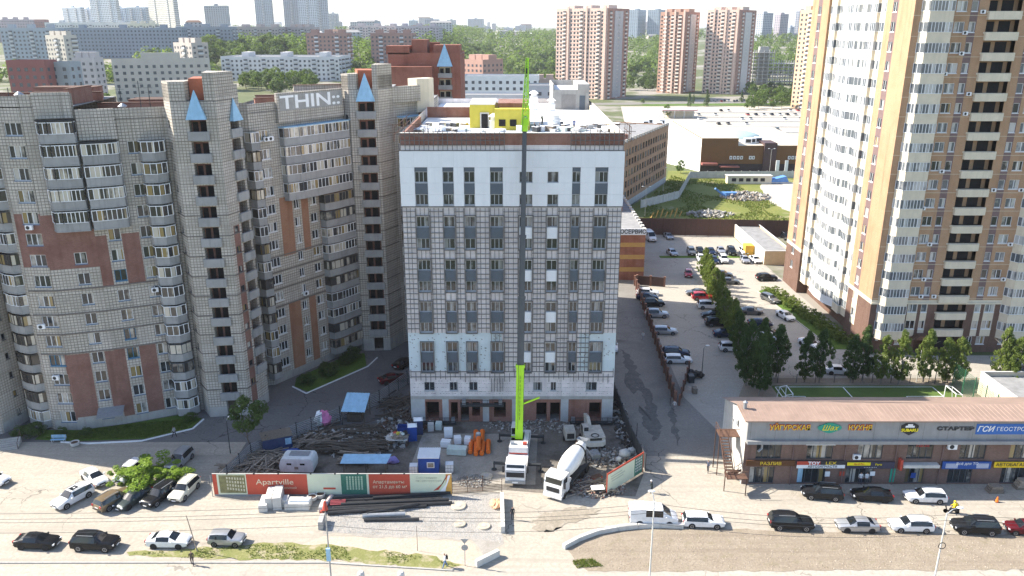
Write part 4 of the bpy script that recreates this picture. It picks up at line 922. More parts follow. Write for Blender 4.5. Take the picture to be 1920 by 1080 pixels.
# ================================================================== the row of shops on the right
K['shopbrick'] = brickmat('mottled_brown_brick', (.20,.12,.095), (.15,.085,.07), (.24,.19,.16), .3, .1, .012, .5, .4, .2)
K['fascia'] = mat('pale_grey_fascia', (.28,.28,.28), .6, .1, .6, streak=.25)
K['roofred'] = mat('brown_metal_roof', (.285,.205,.165), .65, .14, .5, metal=.1)
def shops():
    X0, X1, Y = 28.6, 82., 87.4
    t = thing('shop_building', 'two-storey brown brick shop building with a brown metal roof and many signs', 'building', (50, Y, 0))
    cols = [(30.07,3.1),(36.31,3.2),(42.55,3.1),(48.65,3.2),(55.15,3.2),(61.3,3.2),(67.5,3.2),(73.7,3.2)]
    wins = [(x-X0, 3.55, w, 2.2, 4, 'framed', 'pane') for x, w in cols]+[(x-X0, .12, w, 2.3, 4, 'framed', 'pane') for x, w in ((29.5,3.1),(35.6,3.4),(41.5,3.4),(48.9,2.3),(54.2,3.0),(60.8,3.),(67,3.))]
    seg(t, (X0,Y), (X1,Y), 0, 6.0, [K['shopbrick']], [w_+(.14, False) for w_ in wins])
    fas = obj('fascia', MB().box(-21.4,32,-.45,-.02,6.45,9.1).box(-21.4,32,-.9,-.02,6.0,6.44).mesh('fascia', K['fascia']), t)
    for i in range(18): obj('fascia_joint', cached('fj', lambda: MB().box(-.015,.015,-.456,-.45,6.5,9.08).mesh('fascia_joint', K['rail'])), fas, (-21+3.0*i,0,0))
    obj('end_wall', MB().add([(-21.4,10,0),(-21.4,0,0),(-21.4,0,9.0),(-21.4,3.0,9.25),(-21.4,10,6.85)], [(0,1,2,3,4)]).mesh('end_wall', K['concl']), t)
    seg(t, (X1,Y+10), (X0,Y+10), 0, 6.9, [K['shopbrick']])
    rf = MB(); rf.add([(-21.9,-.95,9.2),(32.5,-.95,9.2),(32.5,3.0,9.5),(-21.9,3.0,9.5),(-21.9,-.95,9.05),(32.5,-.95,9.05),(32.5,3.0,9.3),(-21.9,3.0,9.3)], [(0,1,2,3),(4,5,1,0),(5,6,2,1),(6,7,3,2),(7,4,0,3),(7,6,5,4)])
    rf.add([(-21.9,3.0,9.5),(32.5,3.0,9.5),(32.5,10.4,6.9),(-21.9,10.4,6.9)], [(0,1,2,3)])
    ro = obj('roof', rf.mesh('roof', K['roofred']), t)
    for i in range(90): obj('roof_seam', cached('rs', lambda: MB().add([(-.02,-.9,9.2),(.02,-.9,9.2),(.02,3.0,9.5),(-.02,3.0,9.5),(0,-.9,9.24),(0,3.0,9.54)], [(0,4,5,3),(4,1,2,5),(0,1,4)]).mesh('roof_seam', K['roofred'])), ro, (-21.6+.6*i,0,0))
    obj('flue', MB().cyl((-21.2,2.0,6),(-21.2,2.0,10.2),.22,n=12).lathe([(.3,0),(.3,.1),(.05,.3)],12,0,(-21.2,2.0,10.2)).mesh('flue', K['steel']), t)
    obj('air_conditioner', _cache['ac'], t, (-7.6,0.,3.7)); obj('air_conditioner', _cache['ac'], t, (3.9,0.,5.1)).scale=(1.2,1,1.2)
    obj('air_conditioner', _cache['ac'], t, (-21.4,3.6,6.6), -math.pi/2)
    obj('white_panel', MB().box(-13.9,-10.3,-.12,-.02,5.5,6.0).mesh('white_panel', K['white']), t)
    obj('duct', MB().cyl((-19.4,-.35,5.2),(-19.4,-.35,6.3),.14).cyl((-19.4,-.35,5.2),(-19.9,-.6,4.9),.14).mesh('duct', K['steel']), t)
    # signs
    def sign(name, x0, x1, z0, z1, cols_, y=-.5, th=.14):
        o = obj(name, MB().box(x0-50,x1-50,y,y+th,z0,z1).mesh(name, mat(name+'_board', cols_, .5, .05)), t); return o
    gold = mat('gold_letter', (.80,.58,.05), .5, .04); redl = mat('red_letter', (.55,.03,.03), .5, .04); whl = K['white']
    yel = mat('yellow_letter', (.82,.68,.02), .5, .03); grn = mat('green_sign', (.03,.30,.22), .5, .04)
    dy = -.47
    for s, x, sx in (('УЙГУРСКАЯ', 33.7, .88), ('КУХНЯ', 42.2, .92)):
        o = text(t, s, (x-50, dy-.02, 8.1), .95, redl, name='sign_lettering', sx=sx, ext=.05, off=.045); text(t, s, (x-50, dy-.1, 8.1), .95, gold, name='sign_lettering', sx=sx, ext=.02)
    b = MB(); b.T = Matrix.Translation((38.5-50, -.5, 8.1)) @ Matrix.Rotation(math.pi/2, 4, 'X')
    n = 24; b.add([(1.45*math.cos(6.283*i/n), (.62+.1*math.cos(4*6.283*i/n))*math.sin(6.283*i/n), z) for z in (-.03,.05) for i in range(n)], [tuple(range(n,2*n))]+[(i,(i+1)%n,n+(i+1)%n,n+i) for i in range(n)])
    o = obj('badge_sign', b.mesh('badge_sign', grn), t); text(t, 'Шах', (38.5-50,-.58,8.07), .95, yel, name='sign_lettering', shear=.3, ext=.02)
    b = MB(); b.T = Matrix.Translation((48.2-50, -.5, 7.85)) @ Matrix.Rotation(math.pi/2, 4, 'X')
    b.add([(-1.05,.55,0),(-.55,.85,0),(.55,.85,0),(1.05,.55,0),(1.0,-.2,0),(0,-.75,0),(-1.0,-.2,0)], [(6,5,4,3,2,1,0)]); b.add([(-1.05,.55,.06),(-.55,.85,.06),(.55,.85,.06),(1.05,.55,.06),(1.0,-.2,.06),(0,-.75,.06),(-1.0,-.2,.06)], [(0,1,2,3,4,5,6)])
    o = obj('badge_sign', b.mesh('badge_sign', K['black']), t)
    obj('car_emblem', MB().box(-2.35,-1.25,-.58,-.565,8.15,8.4).box(-2.1,-1.5,-.58,-.565,8.4,8.62).mesh('car_emblem', K['white']), o)
    text(o, 'SUBARU', (48.2-50,-.6,7.8), .52, yel, sx=1.05, ext=.02, off=.02)
    text(t, 'СТАРТЕР', (53.8-50, dy-.02, 7.95), .62, K['darkgrey'], name='sign_lettering', sx=1.6, ext=.04, off=.03)
    o = sign('blue_sign', 56.3, 68, 7.2, 8.6, (.03,.13,.42)); text(o, 'ГСИ', (57.4-50,-.53,7.9), 1.0, whl, shear=.25, ext=.01, off=.02); text(o, 'ГЕОСТРОЙИЗЫСКАНИЯ', (63.2-50,-.53,7.9), .75, whl, ext=.01)
    o = sign('brown_sign', 28.9, 34.9, 2.75, 3.5, (.10,.045,.02), -.35); text(o, 'РАЗЛИВ', (31.9-50,-.38,3.08), .6, gold, sx=1.1, ext=.01); 
    o = sign('parts_sign', 35.1, 41.1, 2.45, 3.45, (.04,.04,.045), -.4)
    obj('red_field', MB().box(35.12-50,36.3-50,-.42,-.4,2.93,3.43).mesh('red_field', K['red']), o); obj('white_field', MB().box(35.12-50,41.08-50,-.42,-.4,2.47,2.92).mesh('white_field', K['white']), o)
    obj('red_field', MB().box(36.3-50,38.0-50,-.42,-.4,2.93,3.43).mesh('red_field', K['red']), o)
    text(o, 'TOY', (37.2-50,-.44,3.17), .58, whl, sx=1.2, ext=.01, off=.02); text(o, 'LEX', (39.3-50,-.44,3.17), .58, gold, sx=1.4, ext=.01); text(o, 'АВТОЗАПЧАСТИ', (38.3-50,-.44,2.69), .44, K['black'], sx=1., ext=.01)
    o = sign('parts_shop_sign', 41.3, 47.2, 2.4, 3.3, (.045,.045,.075), -.4); obj('yellow_field', MB().box(41.32-50,44.2-50,-.42,-.4,2.85,3.28).mesh('yellow_field', yel), o)
    text(o, 'Bar & Plus', (42.8-50,-.44,3.06), .3, redl, ext=.01); text(o, 'Parts', (45.2-50,-.44,3.0), .42, yel, ext=.01); text(o, '▪ ▪ ▪ ▪ ▪ ▪ ▪ ▪', (44.2-50,-.44,2.6), .25, whl, ext=.01)
    o = sign('blue_service_sign', 53.1, 59.1, 2.35, 3.35, (.02,.08,.30), -.4); text(o, 'Всё для ТО', (56.1-50,-.44,3.1), .5, whl, ext=.01)
    for i in range(4): obj('text_line', MB().box(53.5-50,55.-50,-.42,-.4,2.5+.17*i,2.57+.17*i).box(57.3-50,58.8-50,-.42,-.4,2.5+.17*i,2.57+.17*i).mesh('text_line', K['white']), o)
    o = sign('yellow_sign', 59.5, 65.5, 2.55, 3.3, (.75,.50,.02), -.4); text(o, 'АВТОБАГАЖНИКИ', (62.5-50,-.44,2.95), .62, K['black'], ext=.01)
    obj('grey_canopy', MB().box(48.1-50,52.5-50,-.9,-.1,2.75,3.15).mesh('grey_canopy', K['concl']), t); obj('red_pylon', MB().box(47.75-50,48.05-50,-.7,-.02,2.3,3.75).mesh('red_pylon', K['red']), t)
    text(t, '7-222-222', (50.4-50,-.1,5.4), .4, redl, name='sign_lettering', ext=.01)
    for x, z0, z1, m in ((47.0,.3,2.2,grn),(35.5,.3,2.3,K['bluem']),(38.9,1.1,1.8,K['white']),(40.7,1.2,1.8,K['red']),(44.5,1.2,1.8,K['white']),(49.6,.9,1.6,K['blue'])):
        obj('poster', MB().box(x-50,x-49.4,-.08,-.03,z0,z1).mesh('poster', m), t)
    for x in (34.6,41.0,47.3,53.0): obj('downpipe', cached('dp', lambda: MB().cyl((0,-.12,0),(0,-.12,6),.07,n=8).mesh('downpipe', K['brownstrip'])), t, (x-50,0,0))
    # outside stair
    s = thing('fire_stair', 'rusty outdoor steel stair on the end wall of the shop building', 'stairs', (27.2, Y+1.5, 0))
    for i in range(12): obj('step', cached('stp', lambda: MB().box(-.5,.5,-.16,.16,-.03,.03).mesh('step', K['rust'])), s, (-.6, -3.0+.3*i, 2.4+.26*i))
    for i in range(9): obj('step', _cache['stp'], s, (.6, .6-.3*i, .25*i+.1))
    for x, y0, z0, y1, z1 in ((-1.1,-3.1,2.3,.5,5.4),(-.1,-3.1,2.3,.5,5.4),(1.1,.7,0,-2.,2.3)):
        obj('stringer', MB().bar((x,y0,z0),(x,y1,z1),.08,.25).bar((x,y0,z0+1),(x,y1,z1+1),.06).bar((x,y0,z0),(x,y0,z0+1),.06).bar((x,(y0+y1)/2,(z0+z1)/2),(x,(y0+y1)/2,(z0+z1)/2+1),.06).mesh('stringer', K['rust']), s)
    for z, y0, y1 in ((5.5,.5,2.6),(2.35,-4.2,-2.9)):
        obj('landing', MB().box(-1.2,1.3,y0,y1,z-.08,z).bar((-1.2,y0,z+1),(-1.2,y1,z+1),.06).bar((-1.2,y0,z+.5),(-1.2,y1,z+.5),.05).bar((-1.2,y0,z),(-1.2,y0,z+1),.06).bar((-1.2,y1,z),(-1.2,y1,z+1),.06).bar((-1.2,y0,z+1),(1.3,y0,z+1),.06).mesh('landing', K['rust']), s)
    for x, y in ((-1.15,-3.1),(1.2,-4.1),(-1.15,.6),(-1.15,2.5)): obj('post', MB().bar((x,y,0),(x,y,2.3 if y < 0 else 5.5),.1).mesh('post', K['rust']), s)
shops()
# ================================================================== other near buildings
def simple_block(name, label, x0, x1, y0, y1, h, wallm, roofm='roofgrey', parapet=.5, cat='building'):
    t = thing(name, label, cat, ((x0+x1)/2, y0, 0)); w = (x1-x0)/2; d = y1-y0
    obj('wall', MB().quad((-w,0,0),(w,0,0),(w,0,h),(-w,0,h)).quad((w,0,0),(w,d,0),(w,d,h),(w,0,h)).quad((w,d,0),(-w,d,0),(-w,d,h),(w,d,h)).quad((-w,d,0),(-w,0,0),(-w,0,h),(-w,d,h)).mesh('wall', wallm), t)
    obj('roof', MB().box(-w+.25,w-.25,.25,d-.25,h-parapet-.1,h-parapet).mesh('roof', K[roofm]), t)
    obj('coping', MB().box(-w-.06,w+.06,-.06,.25,h,h+.1).box(-w-.06,w+.06,d-.25,d+.06,h,h+.1).box(-w-.06,-w+.25,.25,d-.25,h,h+.1).box(w-.25,w+.06,.25,d-.25,h,h+.1).mesh('coping', K['concl']), t)
    return t
t = simple_block('garage', 'low cream flat-roofed garage block in the car park', 60.4, 66.9, 184, 212, 3.4, [mat('tan_render', (.60,.45,.28), .8, .08)])
obj('side_panel', MB().box(-3.35,-3.26,0.,28,.1,3.38).mesh('side_panel', K['cream']), t); obj('shed', MB().box(-5.6,-3.5,8,10.6,0,2.6).mesh('shed', mat('ochre_shed', (.62,.36,.06))), t)
def autoservice():
    t = thing('service_centre', 'striped brick and yellow car service building behind the unfinished block', 'building', (22, 172, 0)); x0, x1 = -8., 7.6
    m = [K['brick3'], mat('ochre_stripe', (.47,.27,.09), .8, .08)]
    zs = [0,2.0,3.0,4.9,5.9,7.7,8.7,10.4,11.0]
    for i in range(len(zs)-1): obj('wall_band', MB().box(x0,x1,0 if i%2 else .03,40,zs[i],zs[i+1]).mesh('wall_band', m[i % 2]), t)
    o = obj('sign_board', MB().box(x0,x1+.1,-.15,-.01,10.5,11.9).mesh('sign_board', K['white']), t); text(o, 'АВТОСЕРВИС', (3.6,-.18,11.2), 1.25, K['black'], sx=.95, ext=.02, off=.03)
    obj('roof', MB().box(x0,x1-.3,.1,40,11.0,11.3).mesh('roof', K['roofgrey']), t)
    for i in range(14): obj('parapet_cap', cached('cap', lambda: MB().box(-.35,.35,-.5,.5,0,.7).mesh('parapet_cap', K['concl'])), t, (x1-.1, 1.5+2.8*i, 11.0))
    obj('upper_block', MB().box(x0,x1-2.6,20,40,11.3,15.5).mesh('upper_block', K['brick3']), t)
K['brick3'] = brickmat('orange_red_brick', (.36,.13,.075), (.30,.10,.06), (.30,.20,.15), .25, .085, .012, .5, .3)
autoservice()
def long_brick():
    t = thing('long_brick_building', 'long tan brick office building with rows of windows, behind the car service', 'building', (40, 250, 0))
    a, b = (30.5,236.), (56.5,292.); m = [brickmat('sandy_brick', (.44,.25,.15), (.38,.21,.125), (.40,.30,.22), .3, .1, .01, .5, .2)]
    ang = math.atan2(b[1]-a[1], b[0]-a[0]); L = math.hypot(b[0]-a[0], b[1]-a[1])
    w = [(1.5+3.05*i, 3.4+3.3*k, 2.0, 1.9, 2, 'woodd', 'pane') for i in range(19) for k in range(5)]
    seg(t, a, b, 0, 21, m+[K['concl']], w, zone=lambda u, z: 1 if z < 2 else 0, zcuts=[2])
    for i in range(20): obj('cornice_block', cached('cb', lambda: MB().box(-.6,.6,-.35,.3,0,.9).mesh('cornice_block', K['conc'])), t, (a[0]+math.cos(ang)*(1+3.1*i)-40, a[1]+math.sin(ang)*(1+3.1*i)-250, 20.8), ang)
    c, d = (38,300.), (12,244.)
    seg(t, b, c, 0, 21, m); seg(t, c, d, 0, 21, m); seg(t, d, a, 0, 21, m); flat_roof(t, [a,b,c,d], 20.6, 'roofgrey')
    obj('roof_house', MB().box(0,2,0,2,20.6,22.6).mesh('roof_house', K['brick']), t, (-6,0,0))
long_brick()
def mall():
    t = thing('shopping_mall', 'brown and white shopping mall with a dome skylight and roof plant', 'building', (95, 313, 0))
    brown = mat('brown_cladding', (.155,.072,.022), .55, .06, .4); dk = mat('dark_brown_cladding', (.075,.045,.045), .6, .08)
    obj('front_wall', MB().box(-21.2,-7,0,60,3.2,13.1,0).box(-7,24,0.05,60,3.2,10.2,0).mesh('front_wall', [brown]), t)
    obj('pier', MB().box(3.1,8.0,-.8,8,0,11.4).mesh('pier', dk), t); obj('base_wall', MB().box(-21,24,.3,60,0,3.2).mesh('base_wall', mat('dark_base', (.05,.035,.035))), t)
    obj('side_wall', MB().prism([(-21.22,.5),(-21.22,62),(-42,70),(-38,42),(-34,30)][::-1], 0, 12.8).mesh('side_wall', K['white']), t)
    obj('roof', MB().box(-7,24,0.2,60,10.2,10.4).box(-21,-7,.2,60,13.1,13.2).mesh('roof', K['cream']), t)
    obj('dome', MB().lathe([(10.5,0),(10,.6),(8.3,1.4),(5.5,2.1),(2.2,2.45),(.1,2.5)],28).mesh('dome', mat('pale_green_dome', (.36,.46,.45), .4, .06), 40), t, (-1,28,10.4))
    for i, (x, y) in enumerate(((0,6),(3,8),(-2,5),(-36,45),(-31,40),(-28,50),(-33,52))): obj('roof_unit', MB().box(-1.4,1.4,-1,1,0,2.2).box(-1,1,-1.02,-1,.5,1.8,1).mesh('roof_unit', [K['white'],K['black']]), t, (x,y,10.4 if x > -9 else 12.8))
    for x in (-10,-8.6,-7.2,-5.8,-2.4,-1.2,12.8,14.2,15.6): obj('sign_letter', MB().box(x,x+1,-.15,-.02,5,6.3).box(x+.3,x+.7,-.16,-.15,5.3,6.,1).mesh('sign_letter', [K['white'],K['black']]), t)
    obj('awning', MB().box(-21,-15,-2.5,-.02,3.0,3.8).box(-14,-6.5,-3.,-.02,2.2,2.6).mesh('awning', mat('red_brown_awning', (.30,.11,.09))), t)
    obj('poster', MB().box(18,23.5,-.2,-.02,2.5,6.3).mesh('poster', K['wood']), t); obj('column', MB().box(7.5,8.8,-3,-2.6,0,5).box(11,12.2,-3,-2.6,0,5).mesh('column', K['white']), t)
mall()
# ================================================================== buildings in the distance
def far(name, label, xl, xm, xr, yt, Y, a, col, bays=3.3, win=(.035,.045,.055), balc=0, bcol=(.62,.62,.62), trim=None, roof=2, stripe=None, group=None, wsz=(1.5,1.5), flr=3.0, cat='building'):
    a = R(a); A = (xl-960)/1575.; B = (xr-960)/1575.; Xm, h = YZ(xm, yt, Y)
    l1 = max(1., (Xm-A*Y)/(math.cos(a)+A*math.sin(a))); l2 = (B*Y-Xm)/(math.sin(a)-B*math.cos(a)) if abs(math.sin(a)-B*math.cos(a)) > .02 else 14.
    l2 = min(max(l2, 8.), 120.); l1 = min(l1, 400.)
    z0 = terr(Xm-l1*.4, Y+5)-1.; h -= z0
    t = thing(name, label, cat, (Xm, Y, z0), -a, group)     # local: left face along -x, depth along +y
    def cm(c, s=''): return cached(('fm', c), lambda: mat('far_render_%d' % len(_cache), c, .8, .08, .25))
    wm = cm(col)
    obj('wall', MB().quad((-l1,0,0),(0,0,0),(0,0,h),(-l1,0,h)).quad((0,0,0),(0,l2,0),(0,l2,h),(0,0,h)).quad((0,l2,0),(-l1,l2,0),(-l1,l2,h),(0,l2,h)).quad((-l1,l2,0),(-l1,0,0),(-l1,0,h),(-l1,l2,h)).mesh('wall', wm), t)
    obj('roof', MB().box(-l1+.4,-.4,.4,l2-.4,h-.9,h-.6).mesh('roof', K['roofgrey']), t)
    wb = MB(); bb = MB(); sb = MB(); nf = max(1, int((h-1.5)/flr)); rnd = random.Random(int(xl*7+yt))
    def facew(L, f):
        n = max(1, int(L/bays)); st = L/n
        bset = set(int((i+.5)*n/balc) for i in range(balc)) if balc else set()
        for i in range(n):
            for k in range(nf):
                u = (i+.5)*st; z = 1.2+flr*k+(h-1.5-nf*flr)*.5
                if i in bset:
                    f(bb, u-st*.46, u+st*.46, -.9, -.02, z-.2, z+.9); f(wb, u-st*.4, u+st*.4, -.5, -.03, z+.95, z+2.0)
                else: f(wb, u-wsz[0]/2, u+wsz[0]/2, -.08, -.02, z, z+wsz[1])
        if stripe:
            for k in range(nf): f(sb, 0, L, -.12, -.03, 1.2+flr*k-.6, 1.2+flr*k-.15)
    facew(l1, lambda b, u0, u1, y0, y1, z0, z1: b.box(-l1+u0, -l1+u1, y0, y1, z0, z1))
    facew(l2, lambda b, u0, u1, y0, y1, z0, z1: b.box(-y1, -y0, u0, u1, z0, z1))
    obj('windows', wb.mesh('windows', cached(('fw', win), lambda: mat('far_glass_%d' % len(_cache), win, .25, .3, .15, spec=.6))), t, stuff=True)
    if bb.f: obj('balconies', bb.mesh('balconies', cm(bcol)), t, stuff=True)
    if sb.f: obj('string_courses', sb.mesh('string_courses', cm(stripe)), t, stuff=True)
    for i in range(roof):
        x = -l1*(i+.5)/max(1, roof); w = min(5, l1*.3); obj('lift_house', MB().box(x-w/2,x+w/2,l2*.3,l2*.7,h-.7,h+2.6).mesh('lift_house', cm(trim or col)), t)
    return t, l1, l2, h
or_ = (.55,.30,.21); pk = (.56,.42,.36)
for nm, (xl,xm,xr,yt,Y,a), lab in (('pink_tower',(1043,1140,1178,15,640,35),'pink brick tower block directly right of the green crane jib'),('slim_tower',(1237,1287,1310,22,700,35),'slim red brick tower block standing between the two broad pink towers'),('broad_tower',(1324,1388,1415,18,690,35),'broad pink brick tower block left of the tan tower')):
    t, l1, l2, h = far(nm, lab, xl, xm, xr, yt, Y, a, (.66,.49,.41) if nm != 'slim_tower' else (.45,.27,.20), 3.0, balc=3, bcol=(.74,.66,.58), stripe=(.56,.38,.30), roof=3)  # sunlight on the broad towers is put into their paler wall colour
    obj('shade_face', MB().box(.12,.2,.0,l2,0,h-.05).mesh('shade_face', K.setdefault('far_shade', brickmat('far_shaded_brick', (.42,.20,.15), (.36,.17,.13), (.5,.36,.3), 6., .9, .12, .5, 0))), t)  # added layer: shade of the right face painted as darker red-brown brick
    for i in range(3): obj('rib', MB().box(-l1*(i*.36+.02)-1.6,-l1*(i*.36+.02),-.8,-.02,0,h+1.5).mesh('rib', K['far_rib']) if 'far_rib' in K else MB().box(-l1*(i*.36+.02)-1.6,-l1*(i*.36+.02),-.8,-.02,0,h+1.5).mesh('rib', K.setdefault('far_rib', mat('tower_rib', (.64,.46,.38)))), t)
    obj('side_rib', MB().box(.22,.9,l2*.3,l2*.68,2,h-2).mesh('side_rib', mat('glazed_column_'+nm, (.45,.42,.42), .3)), t)
far('tan_far_tower','tan tower block half hidden behind the left edge of the tan tower',1497,1535,1550,18,560,60,(.55,.38,.25),balc=1)
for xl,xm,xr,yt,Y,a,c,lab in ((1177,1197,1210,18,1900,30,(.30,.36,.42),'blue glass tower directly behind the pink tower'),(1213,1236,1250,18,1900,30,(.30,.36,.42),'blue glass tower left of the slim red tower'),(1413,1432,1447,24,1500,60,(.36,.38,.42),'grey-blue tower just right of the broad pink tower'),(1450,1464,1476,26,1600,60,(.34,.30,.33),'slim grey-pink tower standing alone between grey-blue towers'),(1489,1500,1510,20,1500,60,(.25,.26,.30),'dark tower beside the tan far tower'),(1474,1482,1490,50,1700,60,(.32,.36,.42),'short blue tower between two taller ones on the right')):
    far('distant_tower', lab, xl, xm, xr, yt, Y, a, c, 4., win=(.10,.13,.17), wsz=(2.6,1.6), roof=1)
# skyline on the left
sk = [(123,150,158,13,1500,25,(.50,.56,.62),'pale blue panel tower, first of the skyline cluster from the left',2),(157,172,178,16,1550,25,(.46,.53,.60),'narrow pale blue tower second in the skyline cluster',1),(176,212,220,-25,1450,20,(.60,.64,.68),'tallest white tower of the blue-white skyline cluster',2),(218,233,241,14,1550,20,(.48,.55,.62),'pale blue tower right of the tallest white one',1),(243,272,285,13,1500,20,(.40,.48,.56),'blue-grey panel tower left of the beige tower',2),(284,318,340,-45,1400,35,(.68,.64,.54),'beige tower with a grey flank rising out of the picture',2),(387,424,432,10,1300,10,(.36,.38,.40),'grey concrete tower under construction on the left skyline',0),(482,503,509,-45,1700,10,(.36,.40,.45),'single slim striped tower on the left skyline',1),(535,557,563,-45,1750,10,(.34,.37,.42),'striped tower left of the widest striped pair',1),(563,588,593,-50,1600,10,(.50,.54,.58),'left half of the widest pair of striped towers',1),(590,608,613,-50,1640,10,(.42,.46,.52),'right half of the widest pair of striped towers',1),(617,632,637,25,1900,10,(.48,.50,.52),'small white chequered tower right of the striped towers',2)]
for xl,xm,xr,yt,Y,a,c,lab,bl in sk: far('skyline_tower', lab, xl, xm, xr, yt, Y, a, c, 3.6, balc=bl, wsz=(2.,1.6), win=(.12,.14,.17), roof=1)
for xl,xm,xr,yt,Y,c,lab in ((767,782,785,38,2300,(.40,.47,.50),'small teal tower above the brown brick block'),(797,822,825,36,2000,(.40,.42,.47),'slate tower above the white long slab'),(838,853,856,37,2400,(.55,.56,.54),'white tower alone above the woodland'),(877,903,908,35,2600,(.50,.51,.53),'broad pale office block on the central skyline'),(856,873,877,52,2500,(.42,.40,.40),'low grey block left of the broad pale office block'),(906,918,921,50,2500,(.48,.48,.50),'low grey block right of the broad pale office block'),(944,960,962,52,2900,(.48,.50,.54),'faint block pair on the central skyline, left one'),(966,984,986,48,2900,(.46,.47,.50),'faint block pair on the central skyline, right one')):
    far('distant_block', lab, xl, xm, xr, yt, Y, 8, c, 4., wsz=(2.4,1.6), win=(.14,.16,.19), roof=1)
# older panel blocks in the middle distance
mid = [('panel_slab',0,108,120,52,640,4,(.34,.38,.42),3,'pale blue-grey panel slab at the left edge with balcony stacks'),('panel_slab',83,118,142,66,560,30,(.50,.46,.40),1,'small block with a sunlit gable and one balcony stack'),('long_slab',112,340,352,52,720,3,(.22,.26,.31),0,'very long dark slate slab behind the small gabled block'),('long_slab',330,432,445,50,760,3,(.26,.29,.33),2,'slate slab between the beige tower and the concrete tower'),('brick_slab',573,650,659,62,640,8,(.30,.19,.16),2,'brown brick nine-storey block above the graffiti block'),('brick_slab',694,772,780,62,640,8,(.31,.195,.165),2,'brown brick nine-storey block with white balcony stacks above the red block'),('pink_slab',655,745,760,48,1000,4,(.55,.47,.45),6,'long white and pink panel slab behind the brown brick blocks'),('pink_slab',742,822,830,48,980,4,(.42,.38,.40),3,'greyer end of the long pink slab'),('red_hall',0,82,92,113,330,6,(.25,.09,.08),0,'dark red brick hall behind the curved block roof'),('grey_hall',80,128,134,116,335,6,(.30,.33,.35),0,'grey block right of the dark red hall'),('panel_house',127,175,186,108,420,6,(.42,.40,.40),0,'grey five-storey house behind the small trees'),('panel_house',173,208,386,110,395,74,(.50,.46,.40),0,'five-storey panel house with a cream gable end'),('panel_house',322,358,387,80,500,40,(.46,.41,.37),1,'panel house with white balconies standing above the other roofs'),('white_house',408,635,655,106,585,3,(.62,.61,.60),7,'long white five-storey panel house with roof turrets'),('low_house',0,55,62,36,1000,4,(.42,.36,.38),0,'pinkish block at the far left on the horizon'),('red_hall',60,84,88,36,1050,4,(.34,.19,.17),0,'small red brick block on the left horizon'),('white_house',86,250,262,42,950,3,(.60,.60,.58),5,'white terrace below the skyline cluster'),('white_house',240,290,300,44,930,3,(.62,.58,.46),3,'yellowish white terrace beneath the beige tower'),('brick_slab',438,520,540,50,880,6,(.37,.32,.30),3,'brown and grey slab beneath the slim striped tower'),('brick_slab',535,575,600,50,900,6,(.36,.32,.31),2,'grey slab beneath the left striped tower'),('brick_house',752,770,790,137,360,60,(.36,.22,.18),0,'small brick house over the red block roof'),('brick_house',866,905,943,112,500,40,(.42,.25,.20),0,'pink and red brick house by the woodland edge'),('white_school',866,1010,1045,142,400,3,(.70,.70,.69),0,'long white low building behind the yellow penthouse'),('white_school',800,985,1000,178,300,2,(.62,.63,.64),0,'low white hall close behind the yellow penthouse'),('grey_hall',985,1040,1060,160,330,4,(.42,.44,.46),0,'grey windowless hall beside the crane jib'),('brick_house',985,1040,1050,148,560,3,(.40,.30,.25),0,'low brown shed row at the foot of the pink tower')]
for nm,xl,xm,xr,yt,Y,a,c,bl,lab in mid:
    far(nm, lab, xl, xm, xr, yt, Y, a, c, 3.2, balc=bl, bcol=(.55,.56,.57), roof=0 if 'hall' in nm or 'school' in nm else 3, wsz=(1.4,1.4), win=(.06,.07,.085))
# bare concrete frame
def skeleton():
    Y = 800.; X0, _ = YZ(1418, 62, Y); X1, _ = YZ(1505, 62, Y); t = thing('concrete_frame_building', 'bare concrete frame of an unfinished building among the far trees', 'building', ((X0+X1)/2, Y, 0)); w = (X1-X0)/2
    for k in range(9):
        x1 = w if k < 6 else -w*.1
        obj('floor_slab', MB().box(-w,x1,0,16,3.4*k+3,3.4*k+3.5).mesh('floor_slab', K['conc']), t)
    for i in range(10):
        x = -w+2*w*i/9; h = 33 if i < 5 else 23
        for y in (.3, 8, 15): obj('column', MB().box(x-.4,x+.4,y,y+.6,0,h).mesh('column', K['conc']), t)
    obj('core', MB().box(-w*.7,-w*.3,5,11,0,36).mesh('core', K['conc']), t)
skeleton()
# petrol station and light poles by the avenue
t = thing('petrol_station', 'white petrol station with a red-edged canopy by the avenue', 'building', (104, 505, 0))
obj('canopy', MB().box(-11,11,0,9,4.6,5.6).mesh('canopy', K['white']), t); obj('red_edge', MB().box(-11.1,11.1,-.15,-.02,5.0,5.5).mesh('red_edge', K['red']), t)
for x in (-9,-3,3,9): obj('pillar', MB().box(x-.3,x+.3,1,1.6,0,4.6).mesh('pillar', K['concl']), t)
obj('shop', MB().box(-6,10,6,16,0,4.2).mesh('shop', K['cream']), t)
